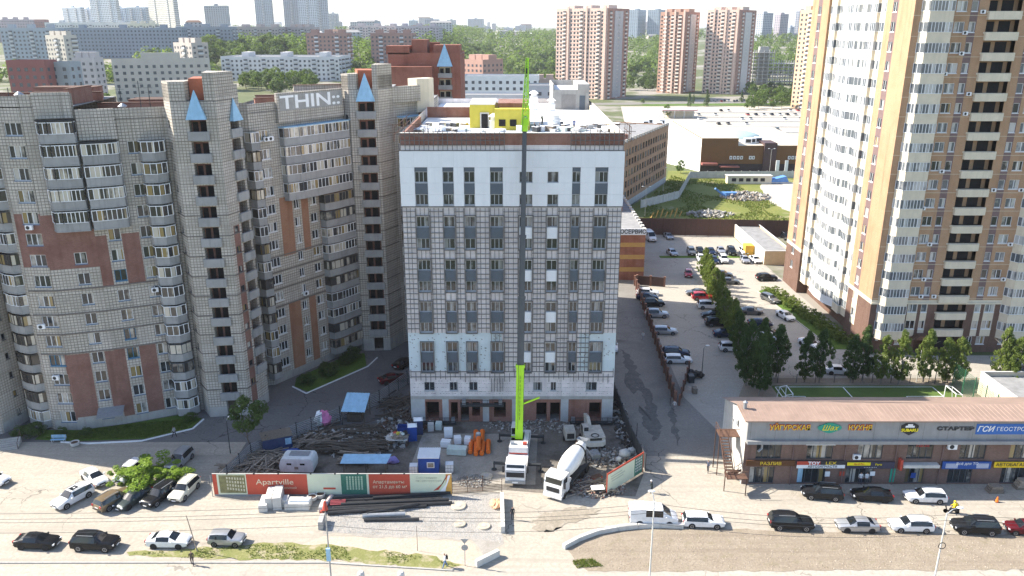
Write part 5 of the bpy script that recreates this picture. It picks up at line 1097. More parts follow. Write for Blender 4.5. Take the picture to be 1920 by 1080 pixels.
# tiny buildings out to the horizon
rnd = random.Random(31)
for i in range(150):
    Y = rnd.choice((900,1200,1700,2300,3000,4000))*rnd.uniform(.85,1.15); px = rnd.uniform(-40,1960)
    if 780 < px < 1045 and Y < 1000: continue
    if 1030 < px < 1560 and Y < 1400: continue
    X = (px-960)/1575*Y; w = rnd.uniform(14,46); d = rnd.uniform(12,20); h = rnd.choice((6,8,12,15,15,24)) if Y < 2500 else rnd.choice((12,15,27,40)); c = rnd.choice(((.46,.45,.44),(.38,.33,.31),(.55,.54,.52),(.35,.38,.41),(.42,.30,.26)))
    t = thing('low_building', 'small far building on the hazy city plain', 'building', (X,Y,terr(X,Y)), rnd.uniform(-.5,.5), 'far buildings on the city plain')
    wm = cached(('fm', c), lambda: mat('far_render_%d' % len(_cache), c, .8, .08, .25))
    obj('wall', MB().box(-w/2,w/2,-d/2,d/2,0,h).mesh('wall', wm), t)
    wb = MB()
    for k in range(int(h/3)):
        n = int(w/4)
        for j in range(n): wb.box(-w/2+(j+.3)*w/n,-w/2+(j+.7)*w/n,-d/2-.1,-d/2-.02,1+3*k,2.5+3*k)
    obj('windows', wb.mesh('windows', cached('fwin', lambda: mat('far_window', (.08,.09,.11), .3))), t, stuff=True)
    obj('roof', MB().add([(-w/2-.4,-d/2-.4,h+.01),(w/2+.4,-d/2-.4,h+.01),(w/2+.4,d/2+.4,h+.01),(-w/2-.4,d/2+.4,h+.01),(-w/2+3,0,h+2.5),(w/2-3,0,h+2.5)], [(0,1,5,4),(1,2,5),(2,3,4,5),(3,0,4)]).mesh('roof', rnd.choice((K['roofgrey'],K['roofw'],K['roofgrey'],K['rust']))), t)
# ================================================================== trees
def crown_mesh(kind, seed, n, leaf, m):
    rnd = random.Random(seed); V = []; F = []
    clumps = []
    if kind == 'round':
        for _ in range(36):
            a = rnd.uniform(0,6.28); u = rnd.uniform(-.75,1); r = math.sqrt(max(0,1-u*u))*rnd.uniform(.45,1)
            clumps.append((r*math.cos(a), r*math.sin(a), u*rnd.uniform(.7,1), rnd.uniform(.16,.36)))
    elif kind == 'column':
        for _ in range(130):
            u = rnd.uniform(-1,1); rad = .75*(1-abs((u+.35)/1.4)**1.7) if u > -.35 else .75*(1-((-.35-u)/.75)**2)+.1
            a = rnd.uniform(0,6.28); r = max(.05,rad)*rnd.uniform(.2,1.15); clumps.append((r*math.cos(a), r*math.sin(a), u, rnd.uniform(.07,.19)))
    elif kind == 'cone':
        for j in range(44):
            u = -1+2*(j+.5)/44; rad = .62*(1-u)/2+.04; a = rnd.uniform(0,6.28); r = rad*rnd.uniform(.4,1.15); clumps.append((r*math.cos(a), r*math.sin(a), u, .10+.14*(1-u)/2))
    else:
        for _ in range(34):
            a = rnd.uniform(0,6.28); r = rnd.uniform(0,.95); u = rnd.uniform(-.9,.8)*(1-.35*r); clumps.append((r*math.cos(a), r*math.sin(a), u, rnd.uniform(.12,.30)))
    for i in range(n):
        c = clumps[i % len(clumps)]
        while 1:
            d = Vector((rnd.uniform(-1,1),rnd.uniform(-1,1),rnd.uniform(-1,1)))
            if d.length < 1: break
        d = d.normalized()*(d.length**.45)
        p = Vector((c[0]+d.x*c[3], c[1]+d.y*c[3], c[2]+d.z*c[3]*.8))
        nrm = (d+Vector((rnd.gauss(0,.5),rnd.gauss(0,.5),rnd.gauss(0,.5)+.35))).normalized()
        a = nrm.cross(Vector((rnd.gauss(0,1),rnd.gauss(0,1),rnd.gauss(0,1)))).normalized(); b = nrm.cross(a)
        s = leaf*rnd.uniform(.6,1.3); o = len(V)
        V += [tuple(p-a*s), tuple(p-b*s*.6), tuple(p+a*s), tuple(p+b*s*.6)]; F.append((o,o+1,o+2,o+3))
    me = bpy.data.meshes.new('crown'); me.from_pydata(V, [], F); me.materials.append(m); me.update(); return me
def trunk_mesh(kind, seed, m):
    rnd = random.Random(seed+50); b = MB()
    top = .75 if kind in ('round',) else .93
    pts = [Vector((rnd.gauss(0,.012)*i, rnd.gauss(0,.012)*i, top*i/5)) for i in range(6)]
    for i in range(5): b.cyl(pts[i], pts[i+1], .017*(1-.15*i), .017*(1-.15*(i+1)), 7)
    for i in range(9):
        z = rnd.uniform(.32,top*.92); a = rnd.uniform(0,6.28); l = rnd.uniform(.12,.28)*(1.1-z*.6); k = int(z/top*5); p = pts[k].lerp(pts[min(5,k+1)], z/top*5-k)
        b.cyl(p, p+Vector((math.cos(a)*l, math.sin(a)*l, l*rnd.uniform(.5,1.))), .006, .002, 5)
    return b.mesh('trunk', m, 60)
TREE = {}
def tree_kind(key, kind, seed, n, leaf, leafm, barkm): TREE[key] = (crown_mesh(kind, seed, n, leaf, K[leafm]), trunk_mesh(kind, seed, K[barkm]))
for i in range(3): tree_kind('wood%d' % i, 'round', 10+i, 1500, .095, 'leaf', 'bark')
tree_kind('woodd', 'round', 14, 1500, .095, 'leafd', 'bark')
for i in range(3): tree_kind('birch%d' % i, 'column', 20+i, 9000, .045, 'leafb', 'birch')
tree_kind('dark0', 'round', 30, 4000, .06, 'leafd', 'bark'); tree_kind('spruce', 'cone', 31, 2200, .06, 'leafd', 'bark'); tree_kind('maple', 'bush', 32, 5000, .05, 'leafm', 'bark'); tree_kind('shrub', 'bush', 33, 1300, .085, 'leafb', 'bark')
for i in range(2): tree_kind('bdark%d' % i, 'column', 40+i, 9000, .045, 'leafd', 'birch')
def tree(key, x, y, h, w, label, cat='tree', group=None, base=.30, name='tree', rz=None):
    t = thing(name, label, cat, (x, y, terr(x, y)), random.uniform(0,6.28) if rz is None else rz, group); c, tr = TREE[key]
    ch = h*(1-base)/2; o = obj('crown', c, t, (0,0,h*base+ch)); o.scale = (w/2, w/2, ch)
    o = obj('trunk', tr, t); o.scale = (h*.75, h*.75, h*.95); return t
random.seed(12)
BL = {0:'young birch in the long row, third from its far end'}
row = [(43.9-5.4*k/17, 174.5-54*k/17, 6.6+1.2*k/17) for k in range(18)]
ords = ['first','second','third','fourth','fifth','sixth','seventh','eighth','ninth','tenth','eleventh','twelfth','thirteenth','fourteenth','fifteenth','sixteenth','seventeenth','eighteenth']
for i, (x, y, h) in enumerate(row):
    tree('birch%d' % (i % 3) if i < 14 else 'bdark%d' % (i % 2), x+random.uniform(-.3,.3), y, h*random.uniform(.88,1.12), 3.7*random.uniform(.8,1.25), 'birch in the row dividing the car park, %s from its far end' % ords[i], group='birches dividing the car park', base=.12, name='birch_tree')
fr = [(37.2,116,11,'bdark0'),(40.0,118.2,10.5,'bdark1'),(38.2,112.6,10,'bdark0'),(43.0,119.3,9,'bdark1'),(47,117.6,8.5,'bdark0'),(49.3,117.4,9,'bdark1'),(54.2,117.2,8.2,'bdark1'),(56.5,118.2,9.2,'bdark0'),(59,117,8.2,'birch0'),(61.5,116.5,9.3,'birch1'),(66,117.4,9,'birch2'),(69,117.3,7.6,'birch0'),(71,117,8,'birch1'),(77.5,116.2,9.8,'birch2'),(78.6,114.6,8.8,'birch0'),(92,112,7,'bdark0')]
for i, (x, y, h, k) in enumerate(fr):
    tree(k, x, y, h, 4.4 if k[0] == 'b' and i > 3 else 5.0, 'tree in the row behind the football pitch, %s from the left' % ords[i], group='trees behind the football pitch', base=.14, name='row_tree')
tree('maple', *G(284,906), 3.1, 7.8, 'bright green maple shrub spread over the parked cars on the left', 'bush', base=.0, name='maple_bush')
tree('maple', *G(236,908), 2.6, 3.8, 'smaller light green maple shrub left of the big one', 'bush', base=.0, name='maple_bush'); tree('maple', *G(330,905), 2.6, 4.4, 'low maple shrub under the right end of the big one', 'bush', base=.0, name='maple_bush')
tree('dark0', *G(471,855), 8.6, 4.8, 'dark lone tree by the fence of the building site', base=.42, name='lone_tree')
for i, (x, y, s) in enumerate(((-32.6,116.6,2.),(-30,120,2.4),(-28,124.5,1.8),(-27.4,127,2.2),(-68.5,99.5,1.6),(-66.5,99.8,2.0),(-63,100,1.2),(-59.5,99.9,1.2),(-46.4,104,1.4))):
    tree('dark0', x, y, s, s*1.5, 'dark shrub on the shaded lawn at the foot of the %s block' % ('graffiti' if i < 4 else 'curved'), 'shrub', 'shrubs at the foot of the %s block' % ('graffiti' if i < 4 else 'curved'), 0, 'shrub')
for i in range(26):
    f = i/25; x0, y0 = 54.6+f*4.6, 163-f*30; x0 += (i % 2)*1.7
    tree('shrub', x0, y0, 1.9*random.uniform(.85,1.2), 2.4, 'round clipped shrub in the hedge beside the tan tower', 'shrub', 'hedge shrubs beside the tan tower', 0, 'hedge_shrub')
# woods in the distance
wl_ = 'leafy tree in the %s'
def wood(n, px0, px1, Y0, Y1, where, grp, h=(9,15), seed=0, keys=('wood0','wood1','wood2','woodd')):
    rnd = random.Random(seed)
    for i in range(n):
        Y = rnd.uniform(Y0, Y1); px = rnd.uniform(px0, px1); X = (px-960)/1565.*Y; hh = rnd.uniform(*h)
        t = tree(rnd.choice(keys), X, Y, hh, hh*rnd.uniform(.75,1.05), where, group=grp, base=.1, name='wood_tree')
wood(90, 785, 1042, 480, 1150, 'leafy tree in the wood left of the pink tower', 'wood left of the pink tower', (12,19), 1)
wood(14, 950, 1040, 500, 640, 'sunlit leafy tree at the front of the wood by the crane jib', 'trees near the crane jib', (11,15), 2, ('wood0','wood1'))
wood(16, 1182, 1240, 720, 1000, 'leafy tree between the pink tower and the slim tower', 'trees between the far towers', (9,14), 3)
wood(24, 1412, 1500, 560, 700, 'leafy tree below the concrete frame building', 'trees below the concrete frame', (8,12), 4)
wood(12, 1412, 1500, 850, 1100, 'leafy tree beyond the concrete frame building', 'trees beyond the concrete frame', (9,14), 9)
wood(44, 385, 575, 640, 800, 'leafy tree beyond the long white panel house', 'trees beyond the white panel house', (11,18), 5)
wood(26, 440, 590, 470, 560, 'leafy tree in front of the long white panel house', 'trees before the white panel house', (8,12), 6)
wood(14, 255, 350, 330, 380, 'leafy tree before the cream-gabled panel house', 'trees before the cream-gabled house', (8,11), 7)
wood(7, 130, 176, 345, 395, 'leafy tree between the grey hall and the cream-gabled house', 'trees by the grey hall', (9,12), 8)
wood(18, 260, 385, 480, 690, 'leafy tree in front of the dark slate slab', 'trees before the slate slab', (10,16), 10)
wood(7, 660, 700, 520, 640, 'leafy tree between the two brown brick blocks', 'trees between the brown blocks', (8,12), 11)
wood(5, 865, 900, 250, 290, 'leafy tree behind the red brick block', 'trees behind the red block', (7,10), 12, ('wood1',))
for i, (px, py, h, k) in enumerate(((1207,165,9,'woodd'),(1250,220,8,'wood2'),(1292,200,10,'spruce'),(1325,200,12,'spruce'),(1390,192,9,'spruce'),(1445,178,11,'woodd'),(1500,178,10,'woodd'),(1276,325,5,'wood1'),(1300,195,7,'spruce'),(1205,195,4,'wood0'))):
    tree(k, *G(px, py), h, h*(.8 if k != 'spruce' else .55), ['dark round tree left of the avenue lawn','leafy tree beside the petrol station','dark spruce left of the avenue kerb','tallest dark spruce by the mall car park','dark spruce near the broad pink tower','dark tree below the concrete frame','dark tree beside the tan far tower','bush at the corner of the white mall wall','small spruce between two taller ones','small tree on the roadside lawn'][i], name='roadside_tree', base=.08)
# woodland mass to the horizon
rnd = random.Random(77); V = []; F = []
def mass(n, px0, px1, Y0, Y1, h0, h1, nq, s0, s1):
    for i in range(n):
        Y = Y0*(Y1/Y0)**rnd.random(); X = (rnd.uniform(px0, px1)-960)/1570.*Y; h = rnd.uniform(h0, h1); r = h*rnd.uniform(.4,.6); z0 = terr(X, Y)
        for k in range(nq):
            a = rnd.uniform(0,6.28); u = rnd.uniform(-1,1); w = math.sqrt(1-u*u)*rnd.uniform(.6,1); d = Vector((math.cos(a)*w, math.sin(a)*w, u))
            q = Vector((X+d.x*r, Y+d.y*r, z0+h*.5+d.z*h*.5)); s = rnd.uniform(s0, s1); o = len(V)
            nn = (d+Vector((rnd.gauss(0,.4),rnd.gauss(0,.4),rnd.gauss(0,.4)+.3))).normalized(); ax = nn.cross(Vector((rnd.gauss(0,1),rnd.gauss(0,1),rnd.gauss(0,1)))).normalized(); bx_ = nn.cross(ax)
            V.extend([tuple(q-ax*s), tuple(q-bx_*s), tuple(q+ax*s), tuple(q+bx_*s)]); F.append((o,o+1,o+2,o+3))
mass(420, 782, 1043, 880, 1900, 12, 20, 46, 1.0, 1.8); mass(70, 1180, 1240, 900, 1500, 11, 17, 40, 1., 1.8); mass(110, 1410, 1505, 900, 1600, 11, 16, 40, 1., 1.8); mass(200, 385, 575, 760, 1100, 11, 17, 40, 1., 1.8); mass(60, 250, 392, 560, 690, 9, 15, 46, .8, 1.5); mass(20, 128, 180, 350, 400, 8, 11, 60, .6, 1.); mass(60, -20, 250, 560, 640, 8, 12, 46, .8, 1.4); mass(40, 655, 700, 560, 900, 9, 14, 46, .8, 1.5); mass(900, -60, 1980, 1700, 5000, 11, 17, 20, 2.2, 3.4)
me = bpy.data.meshes.new('woodland'); me.from_pydata(V, [], F); me.materials.append(K['leaf']); o = obj('woodland', me); o['kind'] = 'stuff'
# ================================================================== vehicles
SED = [(-2.30,.45,.70,.80,.62,.86,0),(-2.18,.28,.84,.92,.74,1.00,0),(-1.72,.25,.90,.95,.76,1.05,1),(-1.08,.24,.91,.95,.60,1.40,2),(-.36,.24,.91,.94,.62,1.46,2),(-.28,.24,.91,.94,.62,1.46,2),(.35,.24,.91,.92,.60,1.41,2),(1.08,.24,.91,.90,.74,1.00,1),(1.90,.26,.88,.82,.70,.88,0),(2.22,.32,.78,.70,.60,.74,0),(2.32,.45,.62,.62,.5,.64,0)]
SUVS = [(-2.35,.5,.80,.95,.70,1.0,0),(-2.29,.34,.90,1.06,.80,1.12,1),(-2.03,.32,.93,1.08,.68,1.60,2),(-1.2,.30,.94,1.07,.70,1.69,2),(-1.12,.30,.94,1.07,.70,1.69,2),(-.34,.30,.94,1.06,.70,1.70,2),(-.26,.30,.94,1.06,.70,1.70,2),(.38,.30,.94,1.04,.66,1.64,2),(1.02,.30,.94,1.02,.80,1.13,1),(1.9,.32,.92,.96,.76,1.05,0),(2.25,.36,.84,.85,.68,.92,0),(2.36,.5,.7,.75,.6,.78,0)]
VANS = [(-2.75,.45,.95,1.3,.90,2.0,0),(-2.70,.38,1.0,1.3,.93,2.12,0),(-1.0,.36,1.02,1.3,.94,2.20,0),(-.95,.36,1.02,1.3,.94,2.20,2),(-.05,.36,1.02,1.3,.94,2.20,2),(.05,.36,1.02,1.3,.94,2.20,2),(1.0,.36,1.02,1.28,.88,2.12,2),(1.95,.36,1.0,1.25,.84,1.32,1),(2.55,.38,.93,1.0,.72,1.08,0),(2.75,.5,.8,.85,.6,.9,0)]
def scaled(st, sx, sz, sw=1.): return [(s[0]*sx,s[1]*sz,s[2]*sw,s[3]*sz,s[4]*sw,s[5]*sz,s[6]) for s in st]
CT = {'sedan':(SED,1.38,-1.36,.33,.80), 'suv':(SUVS,1.42,-1.40,.37,.84), 'hatch':(scaled(SUVS,.82,.90,.92),1.17,-1.16,.31,.76), 'wagon':(scaled(SUVS,1.,.88,.96),1.42,-1.40,.33,.80), 'mpv':(scaled(SUVS,.98,.98,.98),1.40,-1.38,.34,.82), 'van':(VANS,1.75,-1.6,.36,.90), 'bigsuv':(scaled(SUVS,1.05,1.07,1.03),1.5,-1.46,.40,.87), 'longvan':(scaled(VANS,1.1,1.15,1.02),1.92,-1.76,.38,.93)}
def car_meshes(kind):
    st, xf, xr, wr, wy = CT[kind]; parts = {k: MB() for k in ('body','windscreen','rear_window','side_window','side_window_r')}
    def prof(s):
        x, zb, w, zl, wr_, zr, c = s
        return [(x,w*.6,zb),(x,w*.95,zb),(x,w,zb+(zl-zb)*.42),(x,w*.975,zl),(x,wr_,zr-.07*(1 if c == 2 else .4)),(x,wr_*.7,zr-.012),(x,0,zr)]
    P = [prof(s) for s in st]; n = 7
    for i in range(len(st)-1):
        ca, cb = st[i][6], st[i+1][6]
        for j in range(n-1):
            part = 'body'
            if j == 3 and ca == 2 and cb == 2 and (kind != 'van' or True): part = 'side_window'
            if j >= 4 and ca == 2 and cb == 1: part = 'windscreen'
            if j >= 4 and ca == 1 and cb == 2: part = 'rear_window'
            for sgn in (1, -1):
                q = [P[i][j],P[i+1][j],P[i+1][j+1],P[i][j+1]]; q = [(a,b*sgn,c) for a,b,c in q]
                parts[part+'_r' if part == 'side_window' and sgn < 0 else part].quad(*(q if sgn < 0 else q[::-1]))
        q = [P[i][0],P[i+1][0]]; parts['body'].quad(q[0],(q[0][0],-q[0][1],q[0][2]),(q[1][0],-q[1][1],q[1][2]),q[1])
    for k, rev in ((0, True), (len(st)-1, False)):
        ring = P[k]+[(a,-b,c) for a,b,c in P[k][-2::-1]]; parts['body'].add(ring, [tuple(range(len(ring)))[::-1 if rev else 1]])
    xs, xe = st[0][0], st[-1][0]; zb = st[-1][1]; zf = st[-2][3]; zr = st[1][3]
    m = {}
    me = parts['body'].mesh('body', K['white']); me.materials.clear(); me.materials.append(K['white'])
    import bmesh
    bm = bmesh.new(); bm.from_mesh(me); bmesh.ops.remove_doubles(bm, verts=bm.verts, dist=.002); bmesh.ops.recalc_face_normals(bm, faces=bm.faces); bm.to_mesh(me); bm.free()
    me.polygons.foreach_set('use_smooth', [True]*len(me.polygons)); me.set_sharp_from_angle(angle=R(38)); m['body'] = me
    for k in ('windscreen','rear_window','side_window','side_window_r'): m[k] = parts[k].mesh(k, K['cglass'])
    m['tyre'] = MB().lathe([(wr*.62,-.11),(wr*.95,-.11),(wr,-.07),(wr,.07),(wr*.95,.11),(wr*.62,.11)],18,0,(0,0,0),(0,1,0)).mesh('wheel', K['rubber'], 40)
    m['rim'] = MB().lathe([(.02,-.115),(wr*.3,-.10),(wr*.6,-.118),(wr*.63,-.10),(wr*.63,.10),(wr*.6,.118),(wr*.3,.10),(.02,.115)],10,0,(0,0,0),(0,1,0)).mesh('rim', K['rim'])
    m['arch'] = MB().lathe([(wr*1.16,-.004),(wr*1.16,.004)],18,0,(0,0,0),(0,1,0)).mesh('wheel_arch', K['rubber'])
    m['head'] = MB().box(-.16,.03,-.2,.2,-.07,.07).mesh('headlight', K['lamp']); m['tail'] = MB().box(-.03,.10,-.13,.13,-.12,.12).mesh('tail_light', K['tail'])
    m['mirror'] = MB().box(-.1,.06,-.09,.09,-.07,.07).mesh('mirror', K['white']); m['plate'] = MB().box(-.015,.015,-.26,.26,-.06,.06).mesh('number_plate', K['plate']); m['grille'] = MB().box(-.05,.02,-.38,.38,-.09,.09).mesh('grille', K['black'])
    m['bumper'] = MB().box(-.1,.03,-.72,.72,-.05,.05).mesh('bumper', K['black']); m['rails'] = MB().bar((-1.6,.0,0),(.2,.0,0),.05).mesh('roof_rail', K['steel'])
    m['sun'] = MB().box(-.45,.45,-.38,.38,0,.012).mesh('sunroof', K['cglass'])
    return m
def car_proto(kind, lite):
    m = cached(('car', kind), lambda: car_meshes(kind)); st, xf, xr, wr, wy = CT[kind]
    return m, st, xf, xr, wr, wy
paints = {}
def paint(c):
    P = {'white':((.74,.75,.76),0,.3),'cream':((.66,.62,.50),0,.3),'black':((.012,.013,.015),0,.18),'silver':((.42,.43,.45),.5,.3),'grey':((.13,.135,.14),.4,.3),'darkblue':((.018,.03,.07),.3,.22),'red':((.42,.02,.03),.1,.25),'darkred':((.10,.008,.013),.2,.25),'brown':((.23,.17,.10),.4,.3),'darkgreen':((.045,.06,.06),.2,.3),'blue':((.03,.08,.22),.3,.25)}[c]
    if c not in paints: paints[c] = carpaint('paint_'+c, *P)
    return paints[c]
def car(kind, col, px, py, heading, label, world_=False, cat='car', group=None, sunroof=False, rails=None):
    x, y = (px, py) if world_ else G(px, py)
    m, st, xf, xr, wr, wy = car_proto(kind, False)
    t = thing('delivery_van' if 'van' in kind else 'parked_car', label, 'van' if 'van' in kind else cat, (x, y, .012), R(heading), group); pm = paint(col)
    obj('body', m['body'], t, mat=pm)
    for k in ('windscreen','rear_window','side_window','side_window_r'):
        if len(m[k].polygons): obj(k.replace('_r', '') if k.endswith('w_r') else k, m[k], t)
    for xx in (xf, xr):
        for s in (1, -1):
            o = obj('wheel', m['tyre'], t, (xx, s*wy, wr)); obj('rim', m['rim'], o); obj('wheel_arch', m['arch'], t, (xx, s*(st[5][2]+.004), wr*1.02))
    xe, xs = st[-1][0], st[0][0]; zf = st[-2][3]*.93; zr = st[1][3]*.9
    for s in (1, -1):
        obj('headlight', m['head'], t, (st[-2][0]+.02, s*st[-2][2]*.72, zf), R(-s*18)); obj('tail_light', m['tail'], t, (st[0][0]-.01, s*st[0][2]*.86, zr), R(s*8))
        k = next(i for i in range(len(st)) if st[i][6] == 2 and (i+1 < len(st) and st[i+1][6] == 1)); obj('mirror', m['mirror'], t, (st[k][0]+.35, s*(st[k][2]+.08), st[k][3]+.06), mat=pm)
    obj('grille', m['grille'], t, (xe-.01, 0, zf*.86)); obj('number_plate', m['plate'], t, (xe+.02, 0, zf*.62)); obj('number_plate', m['plate'], t, (xs-.012, 0, zr*.78)); obj('bumper', m['bumper'], t, (xe-.02, 0, st[-1][1]*.95)); obj('bumper', m['bumper'], t, (xs+.05, 0, st[0][1]*.95))
    if sunroof: obj('sunroof', m['sun'], t, (-.3, 0, st[4][5]-.005))
    if rails or kind in ('suv','bigsuv'):
        for s in (1, -1): obj('roof_rail', m['rails'], t, (0, s*.62, st[4][5]+.03))
    return t
C = car
# roadside, lower left
C('sedan','black',72,1023,-3,'black sedan, leftmost of the cars along the lower road'); C('bigsuv','black',181,1026,-3,'black SUV with a sunroof along the lower road, left of the white sedan',sunroof=True)
C('sedan','white',318,1021,-1,'white sedan beside the leaning post along the lower road'); C('hatch','silver',427,1018,-3,'small silver hatchback along the lower road, right of the white sedan')
# parked by the shrubs
C('suv','white',138,940,-118,'white crossover with a sunroof parked left of the maple shrub',sunroof=True); C('sedan','white',178,902,-40,'white sedan parked askew left of the maple shrub')
C('suv','brown',216,944,62,'bronze crossover seen from behind, below the maple shrub'); C('sedan','darkgreen',251,942,-115,'dark grey-green sedan between the bronze and black cars')
C('suv','black',301,936,-112,'black crossover parked right of the grey-green sedan'); C('suv','cream',347,926,-100,'cream-white SUV at the right end of the parked row on the left')
C('suv','white',244,893,-100,'white and black car half hidden behind the maple shrub'); C('suv','silver',338,870,-98,'silver SUV at the shade edge behind the maple shrub'); C('sedan','white',-14,905,-15,'white car cut by the left picture edge')
# roadside, lower right
C('van','white',1224,979,-3,'white delivery van at the kerb of the dirt verge'); C('wagon','white',1318,984,-3,'white wagon parked just right of the delivery van')
C('bigsuv','black',1482,988,-4,'big black SUV in the middle of the right roadside row'); C('sedan','silver',1606,992,178,'silver sedan between the big black SUV and the white wagon'); C('wagon','white',1706,992,178,'white wagon right of the silver sedan',rails=True)
C('bigsuv','black',1826,996,175,'black off-road car right of the lamp post'); C('hatch','darkred',1918,998,172,'dark red car cut by the right picture edge')
# before the shops
C('suv','black',1540,932,172,'black crossover before the car parts shop'); C('sedan','black',1633,935,174,'dark sedan before the shop doors, left of the white estate'); C('wagon','white',1733,938,177,'white estate car parked before the shops',rails=True)
# car park behind (zoomed positions turned to ground places)
def Z(zx, zy): return (1150+zx/3, 420+zy/3)
lot = [('wagon','white',192,398,-8,'white car at the top of the fence-side row'),('sedan','darkblue',190,425,-5,'dark blue car, second from the top of the fence-side row'),('suv','black',222,460,3,'black SUV by the fence, third from the top'),('suv','silver',243,522,-5,'silver SUV by the brown fence, alone in its row'),('wagon','silver',288,616,-5,'silver estate by the brown fence, below the silver SUV'),('suv','darkblue',352,742,-6,'dark blue SUV behind the white estate at the fence end'),('wagon','white',362,778,-3,'white estate, nearest car to the fence corner'),
('sedan','grey',468,400,175,'grey car behind the red SUV'),('suv','red',503,425,-3,'bright red SUV beside the birch row'),('suv','white',537,474,-4,'white SUV just below the red SUV'),('sedan','black',560,526,175,'black car behind the big black SUV'),('bigsuv','black',588,572,-2,'big black SUV beside the birch row'),('sedan','darkblue',632,632,-3,'dark blue sedan below the big black SUV'),('suv','white',669,712,-4,'white SUV nearest to the dark trees'),
('sedan','grey',612,295,-5,'grey car on the far side of the birch row, top'),('sedan','grey',650,335,-5,'grey car behind the birch tops, second'),('sedan','grey',775,505,-5,'grey car behind the birches, beside the white moving car'),('sedan','darkblue',824,572,-5,'dark car behind the birches, below the grey one'),('sedan','black',868,625,-8,'black car behind the dark trees, upper'),('suv','white',878,660,-8,'white car behind the dark trees'),('sedan','black',898,705,-8,'black car behind the dark trees, lower'),
('hatch','red',422,293,-100,'dark red hatchback standing alone in the drive'),('sedan','silver',330,172,-80,'silver car standing in the shade near the service centre'),('suv','grey',437,168,-95,'grey SUV at the left of the far row'),('sedan','black',487,162,-95,'black car second in the far row'),('sedan','darkblue',549,166,-95,'dark car third in the far row'),('sedan','silver',603,160,-95,'silver car fourth in the far row'),('bigsuv','black',664,168,-95,'black SUV fifth in the far row'),('wagon','white',733,165,-95,'white car at the right of the far row'),
('sedan','white',490,204,-95,'white car in front of the far row, left'),('sedan','darkblue',566,214,-95,'dark car in front of the far row'),('suv','white',619,212,-95,'white SUV in front of the far row'),('sedan','silver',739,212,-95,'silver car beside the ochre shed'),('sedan','white',797,212,-85,'white sedan beside the garage wall'),('sedan','silver',310,80,-85,'silver car by the long brown fence'),('suv','black',970,84,-90,'dark SUV behind the garage'),
('suv','black',860,316,5,'black car driving past the hedge top'),('wagon','grey',880,434,-70,'grey estate driving beside the hedge'),('sedan','white',966,530,-75,'white coupe driving beside the hedge'),('sedan','white',1104,690,-65,'white sedan at the lower end of the hedge')]
for kd, cl, zx, zy, hd, lb in lot: C(kd, cl, *Z(zx, zy), hd, lb)
C('longvan','white',*Z(203,90),-80,'tall white van by the service centre'); C('longvan','white',17.2,131.5,-84,'white truck-like van half hidden behind the unfinished block',True)
C('sedan','white',1572,700,-8,'white car glimpsed between the pitch trees'); C('sedan','black',1918,702,8,'black car at the right edge below the tan tower'); C('sedan','black',757,686,60,'black car in the shaded court left of the unfinished block'); C('sedan','darkred',737,716,25,'dark maroon car in the shaded court'); C('sedan','white',1640,690,5,'white car before the entrance of the tan tower')
# far car parks: many cars seen as dots
rnd = random.Random(51)
fm = cached('farcar', lambda: MB().prism([(-2.2,-.9),(2.2,-.9),(2.2,.9),(-2.2,.9)],.3,.9).ext([(-1.5,.9),(-1.0,1.45),(.5,1.45),(1.2,.9)],-.75,.75,1).mesh('far_car', [K['white'],K['cglass']]))
spots = []
for r_ in range(7):
    Yr = 395+26*r_
    for i in range(34):
        if rnd.random() < .42: spots.append((110+5.2*i+rnd.uniform(-.5,.5), Yr+rnd.uniform(-.5,.5), 90, 'car in the mall car park', 'cars in the mall car park'))
for i in range(40): spots.append((150+3.1*i, 622+i*.35+rnd.uniform(-3,3), 80, 'car parked at the foot of the broad pink tower', 'cars at the foot of the pink towers'))
for i in range(12): spots.append((40+rnd.uniform(0,14), 395+i*7, 80, 'car parked in the street left of the mall', 'cars left of the mall'))
for x, y, hd, lb, gr in spots:
    o = obj('far_car', fm, None, (x, y, .03), R(hd+rnd.choice((0,180))), mat=[paint(rnd.choice(('white','silver','grey','black','white','darkblue','red','silver'))), K['cglass']]); tag(o, lb, 'car', gr)
for k in range(6):
    o = obj('car_park_divider', MB().box(105,310,-.4,.4,0,.5).mesh('car_park_divider', K['concl']), None, (0, 408+26*k, 0)); o['kind'] = 'structure'
